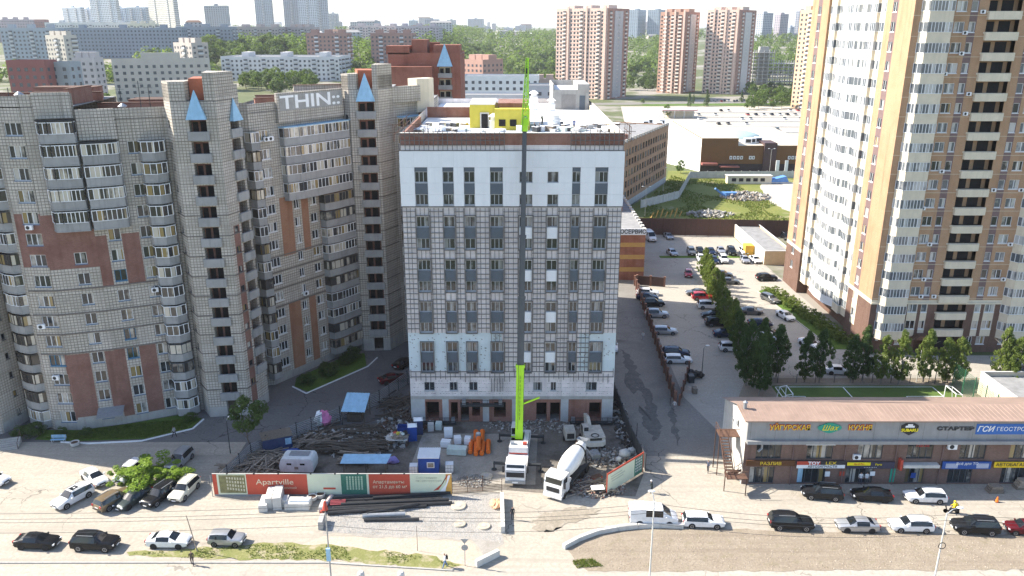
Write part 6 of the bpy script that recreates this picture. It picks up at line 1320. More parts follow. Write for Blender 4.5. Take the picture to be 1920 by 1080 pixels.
# ------------------------------------------------------------------ mobile crane
def wheels(t, xs, y, r, w=.34, tm='rubber'):
    wm = cached(('tw', r, w), lambda: MB().lathe([(r*.55,-w/2),(r*.96,-w/2),(r,-w*.3),(r,w*.3),(r*.96,w/2),(r*.55,w/2)],18,0,(0,0,0),(0,1,0)).mesh('wheel', K['rubber'], 40)); rm = cached(('tr', r, w), lambda: MB().lathe([(.03,-w*.35),(r*.5,-w*.42),(r*.58,-w*.48),(r*.58,w*.48),(r*.5,w*.42),(.03,w*.35)],12,0,(0,0,0),(0,1,0)).mesh('rim', K['steel']))
    for x in xs:
        for s in (1, -1): o = obj('wheel', wm, t, (x, s*y, r)); obj('rim', rm, o)
def crane():
    fx, fy = G(966, 912); bx_, by_ = 1.35, 98.6; hd = math.atan2(fy-by_, fx-bx_)
    t = thing('mobile_crane', 'lime green and white mobile crane truck with its boom raised along the unfinished block', 'crane', (fx-math.cos(hd)*5.9, fy-math.sin(hd)*5.9, .02), hd)
    wp = mat('crane_white', (.62,.62,.62), .45, .08, 2, streak=.1)
    obj('chassis', MB().box(-5.6,4.0,-.55,.55,.75,1.25,0).box(-5.8,3.6,-1.3,1.3,1.25,1.5,1).box(-5.6,-2.5,-1.25,1.25,1.5,1.75,1).mesh('chassis', [K['darkgrey'],wp]), t)
    wheels(t, (4.6,2.9,-2.2,-3.7), 1.08, .55)
    cab = obj('cab', MB().ext([(3.6,.75),(3.6,1.9),(3.75,2.9),(5.55,2.9),(5.9,2.2),(5.95,.75)],-1.25,1.25).mesh('cab', wp), t)
    obj('windscreen', MB().add([(5.93,-1.12,2.12),(5.93,1.12,2.12),(5.6,1.1,2.82),(5.6,-1.1,2.82)], [(0,1,2,3)]).mesh('windscreen', K['cglass']), cab)
    for s in (1, -1):
        obj('side_window', MB().box(4.2,5.4,s*1.252-.004,s*1.252+.004,2.0,2.75).mesh('side_window', K['cglass']), cab); obj('headlight', MB().box(5.93,5.98,s*.9-.2,s*.9+.2,.95,1.2).mesh('headlight', K['lamp']), cab); obj('mirror', MB().box(5.6,5.75,s*1.5-.12,s*1.5+.12,1.8,2.6).mesh('mirror', K['black']), cab)
    obj('grille', MB().box(5.94,5.985,-1.1,1.1,1.3,1.95).mesh('grille', K['black']), cab); obj('bumper', MB().box(5.8,6.1,-1.27,1.27,.45,.85).mesh('bumper', K['steel']), cab); obj('number_plate', MB().box(6.1,6.12,-.35,.35,.55,.75).mesh('number_plate', K['plate']), cab)
    for x in (2.2,-5.2):
        b = MB().box(x-.18,x+.18,-3.1,3.1,.85,1.1)
        for s in (1, -1): b.cyl((x,s*3.0,.1),(x,s*3.0,1.2),.09).lathe([(.35,0),(.35,.08)],12,0,(x,s*3.0,.03))
        obj('outrigger', b.mesh('outrigger', K['darkgrey']), t)
    st = obj('superstructure', MB().box(-4.8,.2,-1.2,1.2,1.55,1.75,0).box(-.9,.4,-1.15,1.15,1.75,2.6,1).box(-4.2,-.9,.55,1.15,1.75,2.4,1).lathe([(.9,0),(.9,.2)],18,0,(-2.6,0,1.5)).mesh('superstructure', [K['darkgrey'],wp]), t)
    obj('counterweight', MB().box(.2,.75,-1.22,1.22,1.6,2.5).mesh('counterweight', wp), st); obj('red_stripe', MB().box(.752,.77,-1.2,1.2,1.58,1.75).mesh('red_stripe', K['red']), st)
    oc = obj('operator_cab', MB().box(-4.9,-3.2,-1.25,-.45,1.75,3.3).mesh('operator_cab', wp), t); obj('window', MB().box(-4.5,-3.4,-1.26,-1.245,2.3,3.2).box(-3.2,-3.19,-1.2,-.5,2.3,3.2).mesh('window', K['cglass']), oc); obj('stripe', MB().box(-4.9,-3.18,-1.262,-.44,1.8,2.0).mesh('stripe', K['lime']), oc)
    for y in (-.8, .8): obj('winch', MB().cyl((.0,y-.25,2.75),(.0,y+.25,2.75),.25).mesh('winch', K['red'] if y > 0 else K['steel']), st)
    # boom, in world axes
    inv = (Matrix.Translation(t.location) @ Matrix.Rotation(hd, 4, 'Z')).inverted()
    p0 = Vector((.95,95.3,2.7)); p3 = Vector((1.64,103.05,42.4)); d = (p3-p0).normalized(); tip = Vector((1.92,104.2,50.6))
    def bar(name, a, b, w, h, m, par):
        return obj(name, MB().bar(inv @ a, inv @ b, w, h).mesh(name, m), par)
    L = (p3-p0).length
    boom = bar('boom', p0-d*.6, p0+d*9.3, .86, 1.0, K['lime'], t)
    bar('boom_collar', p0+d*9.1, p0+d*9.45, 1.1, 1.2, K['lime'], boom)
    for i, (s0, s1, w) in enumerate(((9.3,18.5,.78),(18.5,26.5,.66),(26.5,34.,.55),(34.,L,.46))):
        bar('boom_section', p0+d*s0, p0+d*s1, w, w*1.1, K['boomgrey'], boom); bar('boom_collar', p0+d*(s1-.35), p0+d*s1, w+.14, w*1.1+.14, K['boomgrey'], boom)
    for i in range(11):
        q = p0+d*(2.2+.55*i)+Vector((0,-.54,.02)); obj('boom_letter', MB().bar(inv @ q, inv @ (q+d*.36), .20, .02).mesh('boom_letter', K['darkgrey']), boom)
    obj('hoist_rope', MB().tube([inv @ (p0+Vector((-.2,-.6,1.))), inv @ (p0+d*20+Vector((-.3,-.55,.3))), inv @ (p3+Vector((-.3,-.5,.5))), inv @ (tip+Vector((-.1,-.3,0)))], .025, 5).mesh('hoist_rope', K['darkgrey']), boom)
    obj('hose_line', MB().tube([inv @ (p0+d*1+Vector((.46,-.3,0))), inv @ (p0+d*9.2+Vector((.46,-.3,0)))], .05, 6).mesh('hose_line', K['black']), boom)
    for k in range(8): obj('boom_rib', MB().bar(inv @ (p0+d*(.8+1.1*k)-Vector((0,0,0))), inv @ (p0+d*(.84+1.1*k)), .90, 1.04).mesh('boom_rib', K['lime']), boom)
    obj('hook_block', MB().box(-.15,.15,-.1,.1,-.35,.35).cyl((0,0,-.35),(0,0,-.7),.06).mesh('hook_block', K['darkgrey']), boom, tuple(inv @ (tip+Vector((-.1,-.35,-1.6)))))
    obj('hook_arm', MB().bar(inv @ (p0+d*4.2+Vector((.4,-.2,0))), inv @ (p0+d*4.9+Vector((2.6,-.2,.2))), .18).mesh('hook_arm', K['lime']), boom)
    jd = (tip-p3).normalized(); a = jd.cross(Vector((0,1,0))).normalized(); b_ = a.cross(jd)
    jb = MB(); n = 14; JL = (tip-p3).length
    def cp(k, i): w = .42*(1-k/n*.72); s = ((-1,-1),(1,-1),(1,1),(-1,1))[i]; return inv @ (p3+jd*(JL*k/n)+a*(s[0]*w)+b_*(s[1]*w))
    for i in range(4):
        for k in range(n):
            jb.bar(cp(k,i), cp(k+1,i), .13); jb.bar(cp(k,i), cp(k,(i+1)%4), .08); jb.bar(cp(k,i), cp(k+1,(i+1)%4), .08)
    jb.bar(inv @ (p3-d*.8), inv @ (p3+jd*.8), .75, .75)
    obj('lattice_jib', jb.mesh('lattice_jib', K['lime']), boom)
K['boomgrey'] = mat('boom_dark_grey', (.085,.09,.095), .5, .1, metal=.2)
crane()
def mixer():
    f = Vector(G(1036, 938)); r = Vector(G(1103, 862)); hd = math.atan2(f.y-r.y, f.x-r.x)
    t = thing('concrete_mixer_truck', 'white concrete mixer truck with a long drum in front of the building site', 'truck', (f.x-math.cos(hd)*4.4, f.y-math.sin(hd)*4.4, .02), hd)
    wp = carpaint('mixer_white', (.70,.70,.69))
    obj('chassis', MB().box(-4.6,4.0,-.45,.45,.8,1.15).box(-4.4,1.9,-1.2,1.2,1.0,1.2).mesh('chassis', K['darkgrey']), t); wheels(t, (3.4,1.7,-2.0,-3.4), 1.05, .52)
    for s in (1, -1): obj('mudguard', MB().box(-4.2,-1.2,s*1.05-.22,s*1.05+.22,1.1,1.16).mesh('mudguard', K['black']), t)
    cab = obj('cab', MB().ext([(2.2,.7),(2.2,3.0),(2.5,3.15),(4.0,3.1),(4.3,2.2),(4.4,1.7),(4.4,.6)],-1.22,1.22).mesh('cab', wp), t)
    obj('windscreen', MB().add([(4.31,-1.08,2.02+.16),(4.31,1.08,2.18),(4.06,1.05,2.98),(4.06,-1.05,2.98)], [(0,1,2,3)]).mesh('windscreen', K['cglass']), cab)
    for s in (1, -1):
        obj('side_window', MB().box(2.9,3.95,s*1.222-.004,s*1.222+.004,2.1,2.85).mesh('side_window', K['cglass']), cab); obj('headlight', MB().box(4.38,4.44,s*.9-.22,s*.9+.22,.85,1.1).mesh('headlight', K['lamp']), cab); obj('mirror', MB().box(4.2,4.35,s*1.5-.12,s*1.5+.12,1.9,2.6).mesh('mirror', K['black']), cab); obj('door', MB().box(2.75,4.05,s*1.23-.012,s*1.23+.012,.95,2.05).mesh('door', wp), cab)
    obj('visor', MB().box(4.05,4.4,-1.1,1.1,3.0,3.08).mesh('visor', wp), cab); obj('grille', MB().box(4.38,4.425,-.85,.85,1.15,1.75).mesh('grille', K['black']), cab); obj('bumper', MB().box(4.3,4.55,-1.23,1.23,.4,.8).mesh('bumper', wp), cab); obj('number_plate', MB().box(4.55,4.57,-.3,.3,.5,.65).mesh('number_plate', K['plate']), cab)
    a = Vector((1.7,0,2.3)); b = Vector((-4.3,0,3.35)); ax = (b-a).normalized(); L = (b-a).length
    dr = obj('drum', MB().lathe([(.35,0),(.85,.25),(1.08,1.0),(1.2,2.0),(1.2,3.0),(1.05,4.2),(.75,5.4),(.55,L)],26,0,a,ax).mesh('drum', mat('drum_white', (.72,.72,.70), .4, .05, 1.2, streak=.1), 50), t)
    obj('drum_ring', MB().lathe([(1.0,4.55),(1.02,4.55),(1.02,4.75),(1.0,4.75)],26,0,a,ax).mesh('drum_ring', K['black']), dr)
    obj('frame', MB().bar((-3.6,-.9,1.15),(-4.0,-.5,3.2),.14).bar((-3.6,.9,1.15),(-4.0,.5,3.2),.14).bar((1.6,-.7,1.15),(1.6,-.3,2.3),.2).bar((1.6,.7,1.15),(1.6,.3,2.3),.2).mesh('frame', K['black']), t)
    obj('hopper', MB().add([(-4.7,-.7,4.1),(-3.9,-.7,4.1),(-3.9,.7,4.1),(-4.7,.7,4.1),(-4.5,-.25,3.4),(-4.1,-.25,3.4),(-4.1,.25,3.4),(-4.5,.25,3.4)], [(0,4,5,1),(1,5,6,2),(2,6,7,3),(3,7,4,0)]).mesh('hopper', K['steel']), t); obj('chute', MB().bar((-4.4,.1,3.1),(-4.9,1.2,1.6),.5,.1).mesh('chute', K['steel']), t); obj('water_tank', MB().cyl((1.75,-1.1,1.7),(1.75,1.1,1.7),.3,n=14).mesh('water_tank', wp), t)
    obj('ladder', MB().bar((-4.5,-1.1,1.),(-4.3,-.8,3.6),.06).bar((-4.1,-1.1,1.),(-3.9,-.8,3.6),.06).mesh('ladder', K['rust']), t)
mixer()
def excavator():
    x, y = 10.9, 97.4; t = thing('excavator', 'pale dusty excavator parked behind the concrete mixer, seen from the rear', 'excavator', (x, y, .02), R(97))
    body = mat('dusty_excavator', (.43,.41,.36), .7, .18, 2, streak=.3)
    for s in (1, -1): obj('track', MB().ext([(-1.7,.1),(-1.9,.45),(-1.6,.85),(1.6,.85),(1.9,.45),(1.7,.1)],s*1.15-.28,s*1.15+.28).mesh('track', K['rubber']), t)
    obj('undercarriage', MB().box(-1.2,1.2,-.9,.9,.4,.95).lathe([(.7,0),(.7,.2)],16,0,(0,0,.95)).mesh('undercarriage', K['darkgrey']), t)
    h = obj('house', MB().prism([(-2.4,-.9),(-2.1,-1.35),(1.2,-1.35),(1.2,1.35),(-2.1,1.35),(-2.4,.9)],1.15,2.25).mesh('house', body), t); obj('counterweight', MB().prism([(-2.75,-.9),(-2.3,-1.37),(-1.7,-1.37),(-1.7,1.37),(-2.3,1.37),(-2.75,.9)],1.1,1.75).mesh('counterweight', mat('pale_counterweight', (.50,.49,.45), .7, .12)), h)
    obj('grille', MB().box(-2.43,-2.405,-.8,.8,1.85,2.2).mesh('grille', K['black']), h); obj('hose', MB().tube([(-1.8+.5*math.cos(i/12*6.28),.5*math.sin(i/12*6.28),2.3) for i in range(13)],.06).mesh('hose', K['black']), h)
    c = obj('cab', MB().ext([(-.4,1.2),(-.4,2.65),(1.0,2.7),(1.3,2.1),(1.3,1.2)],.45,1.35).mesh('cab', body), t); obj('window', MB().box(-.41,-.4,.6,1.2,2.0,2.8).box(-.2,.9,1.352,1.36,1.9,2.8).mesh('window', K['cglass']), c)
    obj('boom', MB().bar((.9,0,1.6),(3.0,0,2.5),.45,.55).bar((3.0,0,2.5),(4.6,0,2.1),.42,.5).mesh('boom', body), t); obj('stick', MB().bar((4.6,0,2.1),(4.1,0,.9),.34,.4).mesh('stick', body), t); obj('bucket', MB().ext([(3.6,.1),(3.5,.9),(4.3,1.0),(4.6,.3)],-.6,.6).mesh('bucket', K['rust']), t)
    b = thing('loose_bucket', 'grey excavator bucket lying on the rubble behind the mixer', 'bucket', (11.0,93.6,.02), .2); obj('shell', MB().ext([(-.6,.05),(-.7,.7),(-.2,1.0),(.5,.9),(.6,.3),(.3,.05)],-.75,.75).mesh('shell', K['steel']), b)
    for i in range(4): obj('tooth', MB().box(.45,.7,-.65+.4*i,-.5+.4*i,.05,.2).mesh('tooth', K['darkgrey']), b)
    g = thing('tool_trailer', 'small dusty generator trailer left of the excavator', 'trailer', (7.9,98.6,.02), R(95)); obj('box', MB().box(-1.2,1.0,-.7,.7,.55,1.8).mesh('box', body), g); obj('panel', MB().box(-1.21,-1.2,-.5,.5,.8,1.6).mesh('panel', K['black']), g); wheels(g, (-.1,), .75, .3, .2)
excavator()
# ================================================================== fences round the building site
redp = mat('poster_red', (.50,.085,.05), .6, .05); mint = mat('poster_mint', (.62,.66,.50), .6, .04); greenp = mat('poster_green', (.05,.17,.12), .6, .2, 1.5); crp = mat('poster_cream_text', (.72,.60,.42), .6, .03); olive = mat('poster_olive', (.20,.19,.09), .6, .3, 2.); grt = mat('poster_grey_text', (.42,.45,.36), .6, .03)
def banner_fence():
    Y = 84.7; t = thing('banner_fence', 'long red and mint printed banner fence along the front of the building site', 'fence', (-21.8, Y, 0)); H_ = 3.05
    X = lambda px: YZ(px, 910, Y)[0]+21.8
    secs = [(400,408,redp),(408,463,mint),(463,577,redp),(577,640,mint),(640,688,greenp),(688,692,mint),(692,769,redp),(769,836,mint),(836,847,mat('poster_orange', (.60,.33,.08)))]
    for a, b, m in secs: obj('banner_panel', MB().box(X(a)+.004,X(b)-.004,-.03,.03,.25,H_).mesh('banner_panel', m), t)
    obj('top_rail', MB().box(X(400),X(847),-.05,.05,H_+.002,H_+.07).mesh('top_rail', K['concl']), t); obj('base_board', MB().box(X(400),X(847),.0,.06,0,.246).mesh('base_board', K['steel']), t)
    for i in range(13): obj('post', cached('bfp', lambda: MB().box(-.05,.05,.035,.14,0,3.0).mesh('post', K['rust'])), t, (X(402)+(X(845)-X(402))*i/12,0,0))
    for px in (430,480,525,585,630,672,715,758): obj('lamp', MB().bar((0,0,0),(.15,-.7,.45),.04).box(.08,.26,-.8,-.65,.36,.5).mesh('lamp', K['black']), t, (X(px),-.02,H_+.05))
    text(t, 'Apartville', (X(516),-.05,1.95), 1.05, crp, name='lettering', sx=1.12, ext=.006); text(t, 'на Каменской', (X(536),-.05,1.15), .38, crp, name='lettering', ext=.004)
    text(t, 'Апартаменты', (X(729),-.05,1.95), .58, crp, name='lettering', ext=.006); text(t, 'от 21,5 до 60 м²', (X(731),-.05,1.3), .58, crp, name='lettering', ext=.006)
    text(t, 'Собственная', (X(800),-.05,2.55), .4, grt, name='lettering', ext=.004); text(t, 'инфраструктура', (X(804),-.05,2.15), .4, grt, name='lettering', ext=.004)
    obj('logo', MB().box(X(606),X(629),-.045,-.031,.95,1.2).mesh('logo', redp), t)
    def pic(x0, x1, nx, nz, m, slant):
        b = MB()
        for i in range(nx):
            for k in range(nz):
                u0 = x0+(x1-x0)*(i+.18)/nx; u1 = x0+(x1-x0)*(i+.72)/nx; z = .9+(1.9*(k+.1)/nz); sl = slant*(i/nx); z2 = z+1.9/nz*.62
                b.box(u0,u1,-.05,-.032,z*(1+sl*.1)-sl*.4,z2*(1+sl*.1)-sl*.4)
        return obj('printed_facade', b.mesh('printed_facade', m), t)
    obj('printed_picture', MB().box(X(412),X(461),-.042,-.03,.45,2.9).mesh('printed_picture', olive), t); p_ = pic(X(425), X(460), 7, 4, mat('print_cream', (.55,.52,.38)), 1.); p_.location.y = -.02
    pic(X(649), X(682), 6, 7, mat('print_mint', (.50,.60,.44)), 0.)
    rb = MB(); rb.add([(X(822),-.05,.5),(X(833),-.05,.5),(X(845),-.05,2.9),(X(840),-.05,2.9),(X(836),-.05,1.6)], [(0,1,2,3,4)]); obj('printed_ribbon', rb.mesh('printed_ribbon', K['white']), t)
    rb = MB(); rb.add([(X(812),-.056,.75),(X(822),-.056,.9),(X(841),-.056,2.9),(X(838),-.056,2.9),(X(832),-.056,1.9)], [(0,1,2,3,4)]); obj('printed_ribbon', rb.mesh('printed_ribbon', redp), t)
    # the folded panel right of the gate
    a, b = G(1138,928), G(1205,886); L = math.hypot(b[0]-a[0],b[1]-a[1]); t = thing('gate_banner', 'cream printed banner fence standing slantwise right of the site gate', 'fence', (a[0],a[1],0), math.atan2(b[1]-a[1],b[0]-a[0]))
    obj('banner_panel', MB().box(0,L*.74,-.03,.03,.2,2.75).mesh('banner_panel', mint), t); obj('banner_panel', MB().box(L*.745,L-.15,-.03,.03,.2,2.75).mesh('banner_panel', greenp), t); obj('red_band', MB().box(0,L-.15,-.032,.032,2.752,3.0).mesh('red_band', redp), t); obj('edge_band', MB().box(L-.148,L,-.03,.03,.2,3.).box(-.12,-.002,-.03,.03,.2,3.).mesh('edge_band', redp), t)
    for u in (0,L/2,L): obj('post', MB().box(u-.06,u+.06,.04,.16,0,3.05).mesh('post', K['rust']), t)
    for i, w in enumerate((2.2,2.8,2.5)): obj('text_line', MB().box(.6+i*.1,.6+w,-.045,-.031,2.2-.35*i,2.33-.35*i).mesh('text_line', grt), t)
    bb = MB()
    for i in range(4):
        for k in range(5): bb.box(L*.77+i*.35,L*.77+i*.35+.22,-.045,-.031,.7+.4*k,.95+.4*k)
    obj('printed_facade', bb.mesh('printed_facade', K['concl']), t)
banner_fence()
def panel_fence(name, label, pts, h, m, step=2.6, post=None, pm='rust', pw=.1, slats=0, cat='fence', sth=.55):
    t = thing(name, label, cat, (pts[0][0], pts[0][1], 0)); ox, oy = pts[0]
    for a, b in zip(pts, pts[1:]):
        L = math.hypot(b[0]-a[0],b[1]-a[1]); n = max(1, round(L/step)); l = L/n; ang = math.atan2(b[1]-a[1],b[0]-a[0])
        if slats: me = cached((name,'sl',round(l,2)), lambda: MB().ext([(0,0),(0,.13),(.03,.13),(.03,0)],0,1).mesh('slat', m))
        else:
            def mk():
                bb = MB(); k = max(2, int(l/.32))
                for j in range(k): bb.box(l*j/k, l*(j+1)/k, -.03 if j % 2 else .0, .0 if j % 2 else .03, .08, h-.02)
                bb.box(0,l,-.05,.05,h-.06,h+.02); return bb.mesh('panel', m)
            me = cached((name,'pn',round(l,2),h), mk)
        for i in range(n):
            x, y = a[0]+(b[0]-a[0])*i/n-ox, a[1]+(b[1]-a[1])*i/n-oy
            if slats:
                for k in range(slats):
                    o = obj('slat', cached((name,'s',round(l,2)), lambda: MB().box(.03,l-.03,-.02,.02,0,h/slats*sth).mesh('slat', m)), t, (x,y,.12+h/slats*k), ang)
            else: obj('panel', me, t, (x,y,0), ang)
            obj('post', cached((name,'p'), lambda: MB().box(-pw/2,pw/2,-pw/2,pw/2,0,h+.15).box(-pw/2-.03,pw/2+.03,-pw/2-.03,pw/2+.03,h+.15,h+.22).mesh('post', K[pm])), t, (x,y,0), ang)
        obj('post', _cache[(name,'p')], t, (b[0]-ox,b[1]-oy,0), ang)
    return t
brf = mat('brown_fence_sheet', (.09,.05,.042), .6, .12, rnd=.06); dkf = mat('dark_fence_sheet', (.05,.052,.055), .6, .2, rnd=.1); K['brickpost'] = brickmat('fence_brick', (.22,.10,.07), (.18,.08,.055), (.2,.14,.11), .25, .085)
panel_fence('car_park_fence', 'brown sheet fence with brick posts along the side street', [(27.1,168),(26.1,140),(25.0,118),(24.6,109.4)], 2.1, brf, 3.0, pm='brickpost', pw=.42)
panel_fence('fence_stub', 'short brown fence with brick posts closing the top of the car park', [(27.6,168.6),(33.4,167)], 2.1, brf, 2.9, pm='brickpost', pw=.42)
panel_fence('bin_fence', 'low brown fence beside the refuse bins at the corner of the car park', [(25.2,109.2),(29.3,121.8)], 1.6, brf, 2.6, pm='brickpost', pw=.3)
panel_fence('long_brown_fence', 'tall brown sheet fence across the far end of the car park', [(32,213.5),(78,210)], 4.7, brf, 3.1, pm='rust', pw=.14)
panel_fence('site_side_fence', 'dark metal fence between the building site and the side street', [(17.1,90.4),(16.3,98),(15.7,112),(15.4,126)], 2.3, dkf, 2.4, pm='darkgrey')
panel_fence('slatted_fence', 'dark slatted fence between the courtyard and the building site', [(-36.2,85.1),(-34.4,93.5),(-31.5,97.5),(-26.5,102.4),(-20,109.5),(-15.6,119)], 2.2, K['steel'], 2.5, slats=8, pm='darkgrey')
panel_fence('field_wall', 'pale concrete panel wall along the edge of the weedy field', [(40.5,247),(55.5,262),(67,299),(112,300)], 2.6, K['concl'], 3.2, pm='concl', pw=.2)
gf = mat('green_mesh', (.03,.13,.07), .6, .1)
t = thing('ball_fence', 'tall green ball fence at the right end of the football pitch', 'fence', (69.9,98.6,0))
for i in range(7): obj('post', MB().bar((0,2.9*i,0),(0,2.9*i,4.2),.1).mesh('post', gf), t)
nb = MB()
for z in [.3*k for k in range(1,14)]: nb.bar((0,0,z),(0,17.4,z),.025)
for i in range(50): nb.bar((0,.35*i,0),(0,.35*i,4.),.02)
obj('netting', nb.mesh('netting', gf), t, stuff=True)
panel_fence('pitch_fence', 'low dark mesh fence along the far side of the football pitch', [(39.5,117.2),(69.8,117.2)], 1.3, K['darkgrey'], 2.9, slats=6, pm='darkgrey', pw=.08, sth=.1)
for x, s, lb in ((42.0,1,'white football goal at the left end of the pitch'),(66.4,-1,'white football goal at the right end of the pitch')):
    t = thing('football_goal', lb, 'goal', (x,110.2,.02)); 
    for y in (-1.5,1.5): obj('goal_post', MB().bar((0,y,0),(0,y,2.1),.1).bar((0,y,2.1),(-s*1.0,y,1.9),.07).bar((-s*1.0,y,1.9),(-s*1.3,y,0),.07).mesh('goal_post', K['white']), t)
    obj('crossbar', MB().bar((0,-1.5,2.1),(0,1.5,2.1),.1).bar((-s,-1.5,1.9),(-s,1.5,1.9),.06).mesh('crossbar', K['white']), t)
t = simple_block('pavilion', 'low cream pavilion with a grey-green flat roof right of the football pitch', 72.5, 86, 96, 113.5, 3.6, [K['cream']], 'roofgrey', .7)
obj('red_bag', MB().blob((-1,11,3.1),(.6,.4,.3),0,3).mesh('red_bag', K['red']), t)
# ================================================================== things on the building site
site = mat
def planks(name, label, cx, cy, n, L, spread, m, seed, zst=0.25, ang0=0., cat='timber pile', order=.5):
    t = thing(name, label, cat, (cx, cy, .02)); rnd = random.Random(seed); ms = [cached((name,L,k), lambda: MB().box(-L/2*(1-.12*k),L/2*(1-.12*k),-.1,.1,-.03,.04).mesh('plank', K[m])) for k in range(3)]
    for i in range(n):
        a = ang0+rnd.gauss(0, order); o = obj('plank', rnd.choice(ms), t, (rnd.uniform(-spread[0],spread[0]), rnd.uniform(-spread[1],spread[1]), .05+zst*i/n*2+rnd.uniform(0,.1)), rot=(rnd.gauss(0,.06), rnd.gauss(0,.10), a))
    return t
planks('plank_pile','loose pile of weathered planks behind the left end of the banner fence', *G(465,888), 90, 3.4, (3.2,2.0), 'wood', 1, .6, .6, order=.8)
planks('plank_pile','weathered planks heaped by the lone tree trunk', *G(500,862), 40, 3.0, (1.8,1.2), 'wood', 2, .5, .2, order=.5)
planks('dark_timber','dark timber stack in the middle of the shaded site yard', *G(655,845), 60, 5.5, (3.2,1.6), 'woodd', 3, .6, .0, order=.12)
planks('dark_timber','dark formwork boards scattered behind the dark timber stack', *G(640,815), 50, 4., (4.5,2.4), 'woodd', 4, .2, .1, order=.6)
planks('board_stack','pale board stack behind the banner fence, right of the caravan', *G(668,868), 34, 4.2, (.6,.9), 'wood', 5, .5, .0, order=.04)
planks('beam_heap','brown beams strewn beside the blue metal shed', *G(745,765), 50, 3.6, (1.8,4.), 'woodd', 6, .3, .9, order=.7)
planks('beam_heap','long thin boards leaning in the dark yard left of the tarpaulin', *G(590,830), 26, 4.6, (2.2,1.2), 'wood', 7, .3, .75, order=.25)
planks('formwork','wooden formwork and rubble boards right of the mixer truck', *G(1105,915), 44, 2.2, (3.,1.6), 'wood', 8, .25, .3, order=.9)
planks('white_beams','three white beams lying in the dark yard', *G(590,812), 4, 3.2, (.35,.3), 'concl', 9, .1, 1.1, order=.05)
x, y = G(557, 892); t = thing('caravan', 'silver-white site caravan behind the banner fence', 'trailer', (x, y, .02), R(-2)); W_, D_, H_ = 4.3, 2.3, 2.5
obj('body', MB().ext([(-2.1,.5),(-2.2,1.3),(-2.0,2.1),(-1.7,2.35),(1.8,2.35),(2.05,2.1),(2.2,1.3),(2.1,.5)],0,2.3).mesh('body', mat('aged_white', (.58,.60,.60), .5, .12, 1.5, streak=.2)), t); obj('roof_hatch', MB().box(-1.1,1.4,.8,1.9,2.36,2.46).mesh('roof_hatch', K['steel']), t)
for xx in (-.9,.8): obj('window', MB().box(xx-.3,xx+.3,-.02,-.005,1.5,1.75).mesh('window', K['cglass']), t)
obj('sticker', MB().box(-.25,.25,-.02,-.005,.9,1.25).mesh('sticker', K['wood']), t); wheels(t, (0.,), .9, .33, .2)
x, y = G(804, 889); t = thing('site_cabin', 'small blue site cabin with a white ribbed roof behind the banner fence', 'cabin', (x, y, .02)); obj('wall', MB().box(-1.3,1.3,0,2.2,.1,2.3).mesh('wall', K['blue']), t)
rb = MB(); rb.box(-1.4,1.4,-.15,2.5,2.3,2.38)
for i in range(10): rb.box(-1.38+.29*i,-1.3+.29*i,-.15,2.5,2.38,2.43)
obj('roof', rb.mesh('roof', K['white']), t); w = obj('window', MB().box(-.2,.75,-.05,-.005,.9,1.7).mesh('window', K['frame']), t); obj('pane', MB().box(-.1,.65,-.06,-.051,1.0,1.6).mesh('pane', K['wood']), w)
obj('door', MB().box(-1.32,-1.3,.5,1.3,.1,2.0).mesh('door', K['darkblue']), t)
def ibc(px, py, label, cloth=False):
    x, y = G(px, py); t = thing('water_container', label, 'container', (x,y,.02), .05); obj('tank', MB().box(-.5,.5,-.5,.5,.2,1.25).lathe([(.12,1.25),(.12,1.3)],10).mesh('tank', K['white']), t); obj('pallet', MB().box(-.55,.55,-.55,.55,.0,.14).mesh('pallet', K['wood']), t)
    c = MB()
    for a in (-.53,-.18,.18,.53):
        for s in (-.53,.53): c.bar((a,s,.1),(a,s,1.3),.03); c.bar((s,a,.1),(s,a,1.3),.03)
    for z in (.4,.8,1.28):
        for s in (-.53,.53): c.bar((-.53,s,z),(.53,s,z),.03); c.bar((s,-.53,z),(s,.53,z),.03)
    obj('cage', c.mesh('cage', K['steel']), t)
ibc(776,888,'caged white water container left of the blue cabin'); ibc(843,885,'caged white water container right of the blue cabin')
def toilet(px, py, label, m, roof):
    x, y = G(px, py); t = thing('portable_toilet', label, 'toilet', (x,y,.02), R(8)); obj('shell', MB().box(-.6,.6,-.6,.6,0,2.15).mesh('shell', K[m]), t); obj('roof', MB().add([(-.65,-.65,2.16),(.65,-.65,2.16),(.65,.65,2.16),(-.65,.65,2.16),(-.4,0,2.4),(.4,0,2.4)], [(0,1,5,4),(1,2,5),(2,3,4,5),(3,0,4)]).mesh('roof', K[roof]), t); obj('door', MB().box(-.42,.42,-.63,-.602,.1,1.95).mesh('door', K['blue' if m == 'blue' else 'darkblue']), t)
toilet(774,824,'bright blue portable toilet with a white roof','blue','white'); toilet(785,812,'dark blue portable toilet with a white roof behind the bright one','darkblue','white')
x, y = G(758,812); t = thing('blue_skip', 'open blue metal skip left of the portable toilets', 'skip', (x,y,.02), .1); obj('tub', MB().box(-.9,.9,-.6,-.55,0,1.1).box(-.9,.9,.55,.6,0,1.1).box(-.9,-.85,-.55,.55,0,1.1).box(.85,.9,-.55,.55,0,1.1).box(-.85,.85,-.55,.55,0,.1).mesh('tub', K['blue']), t)
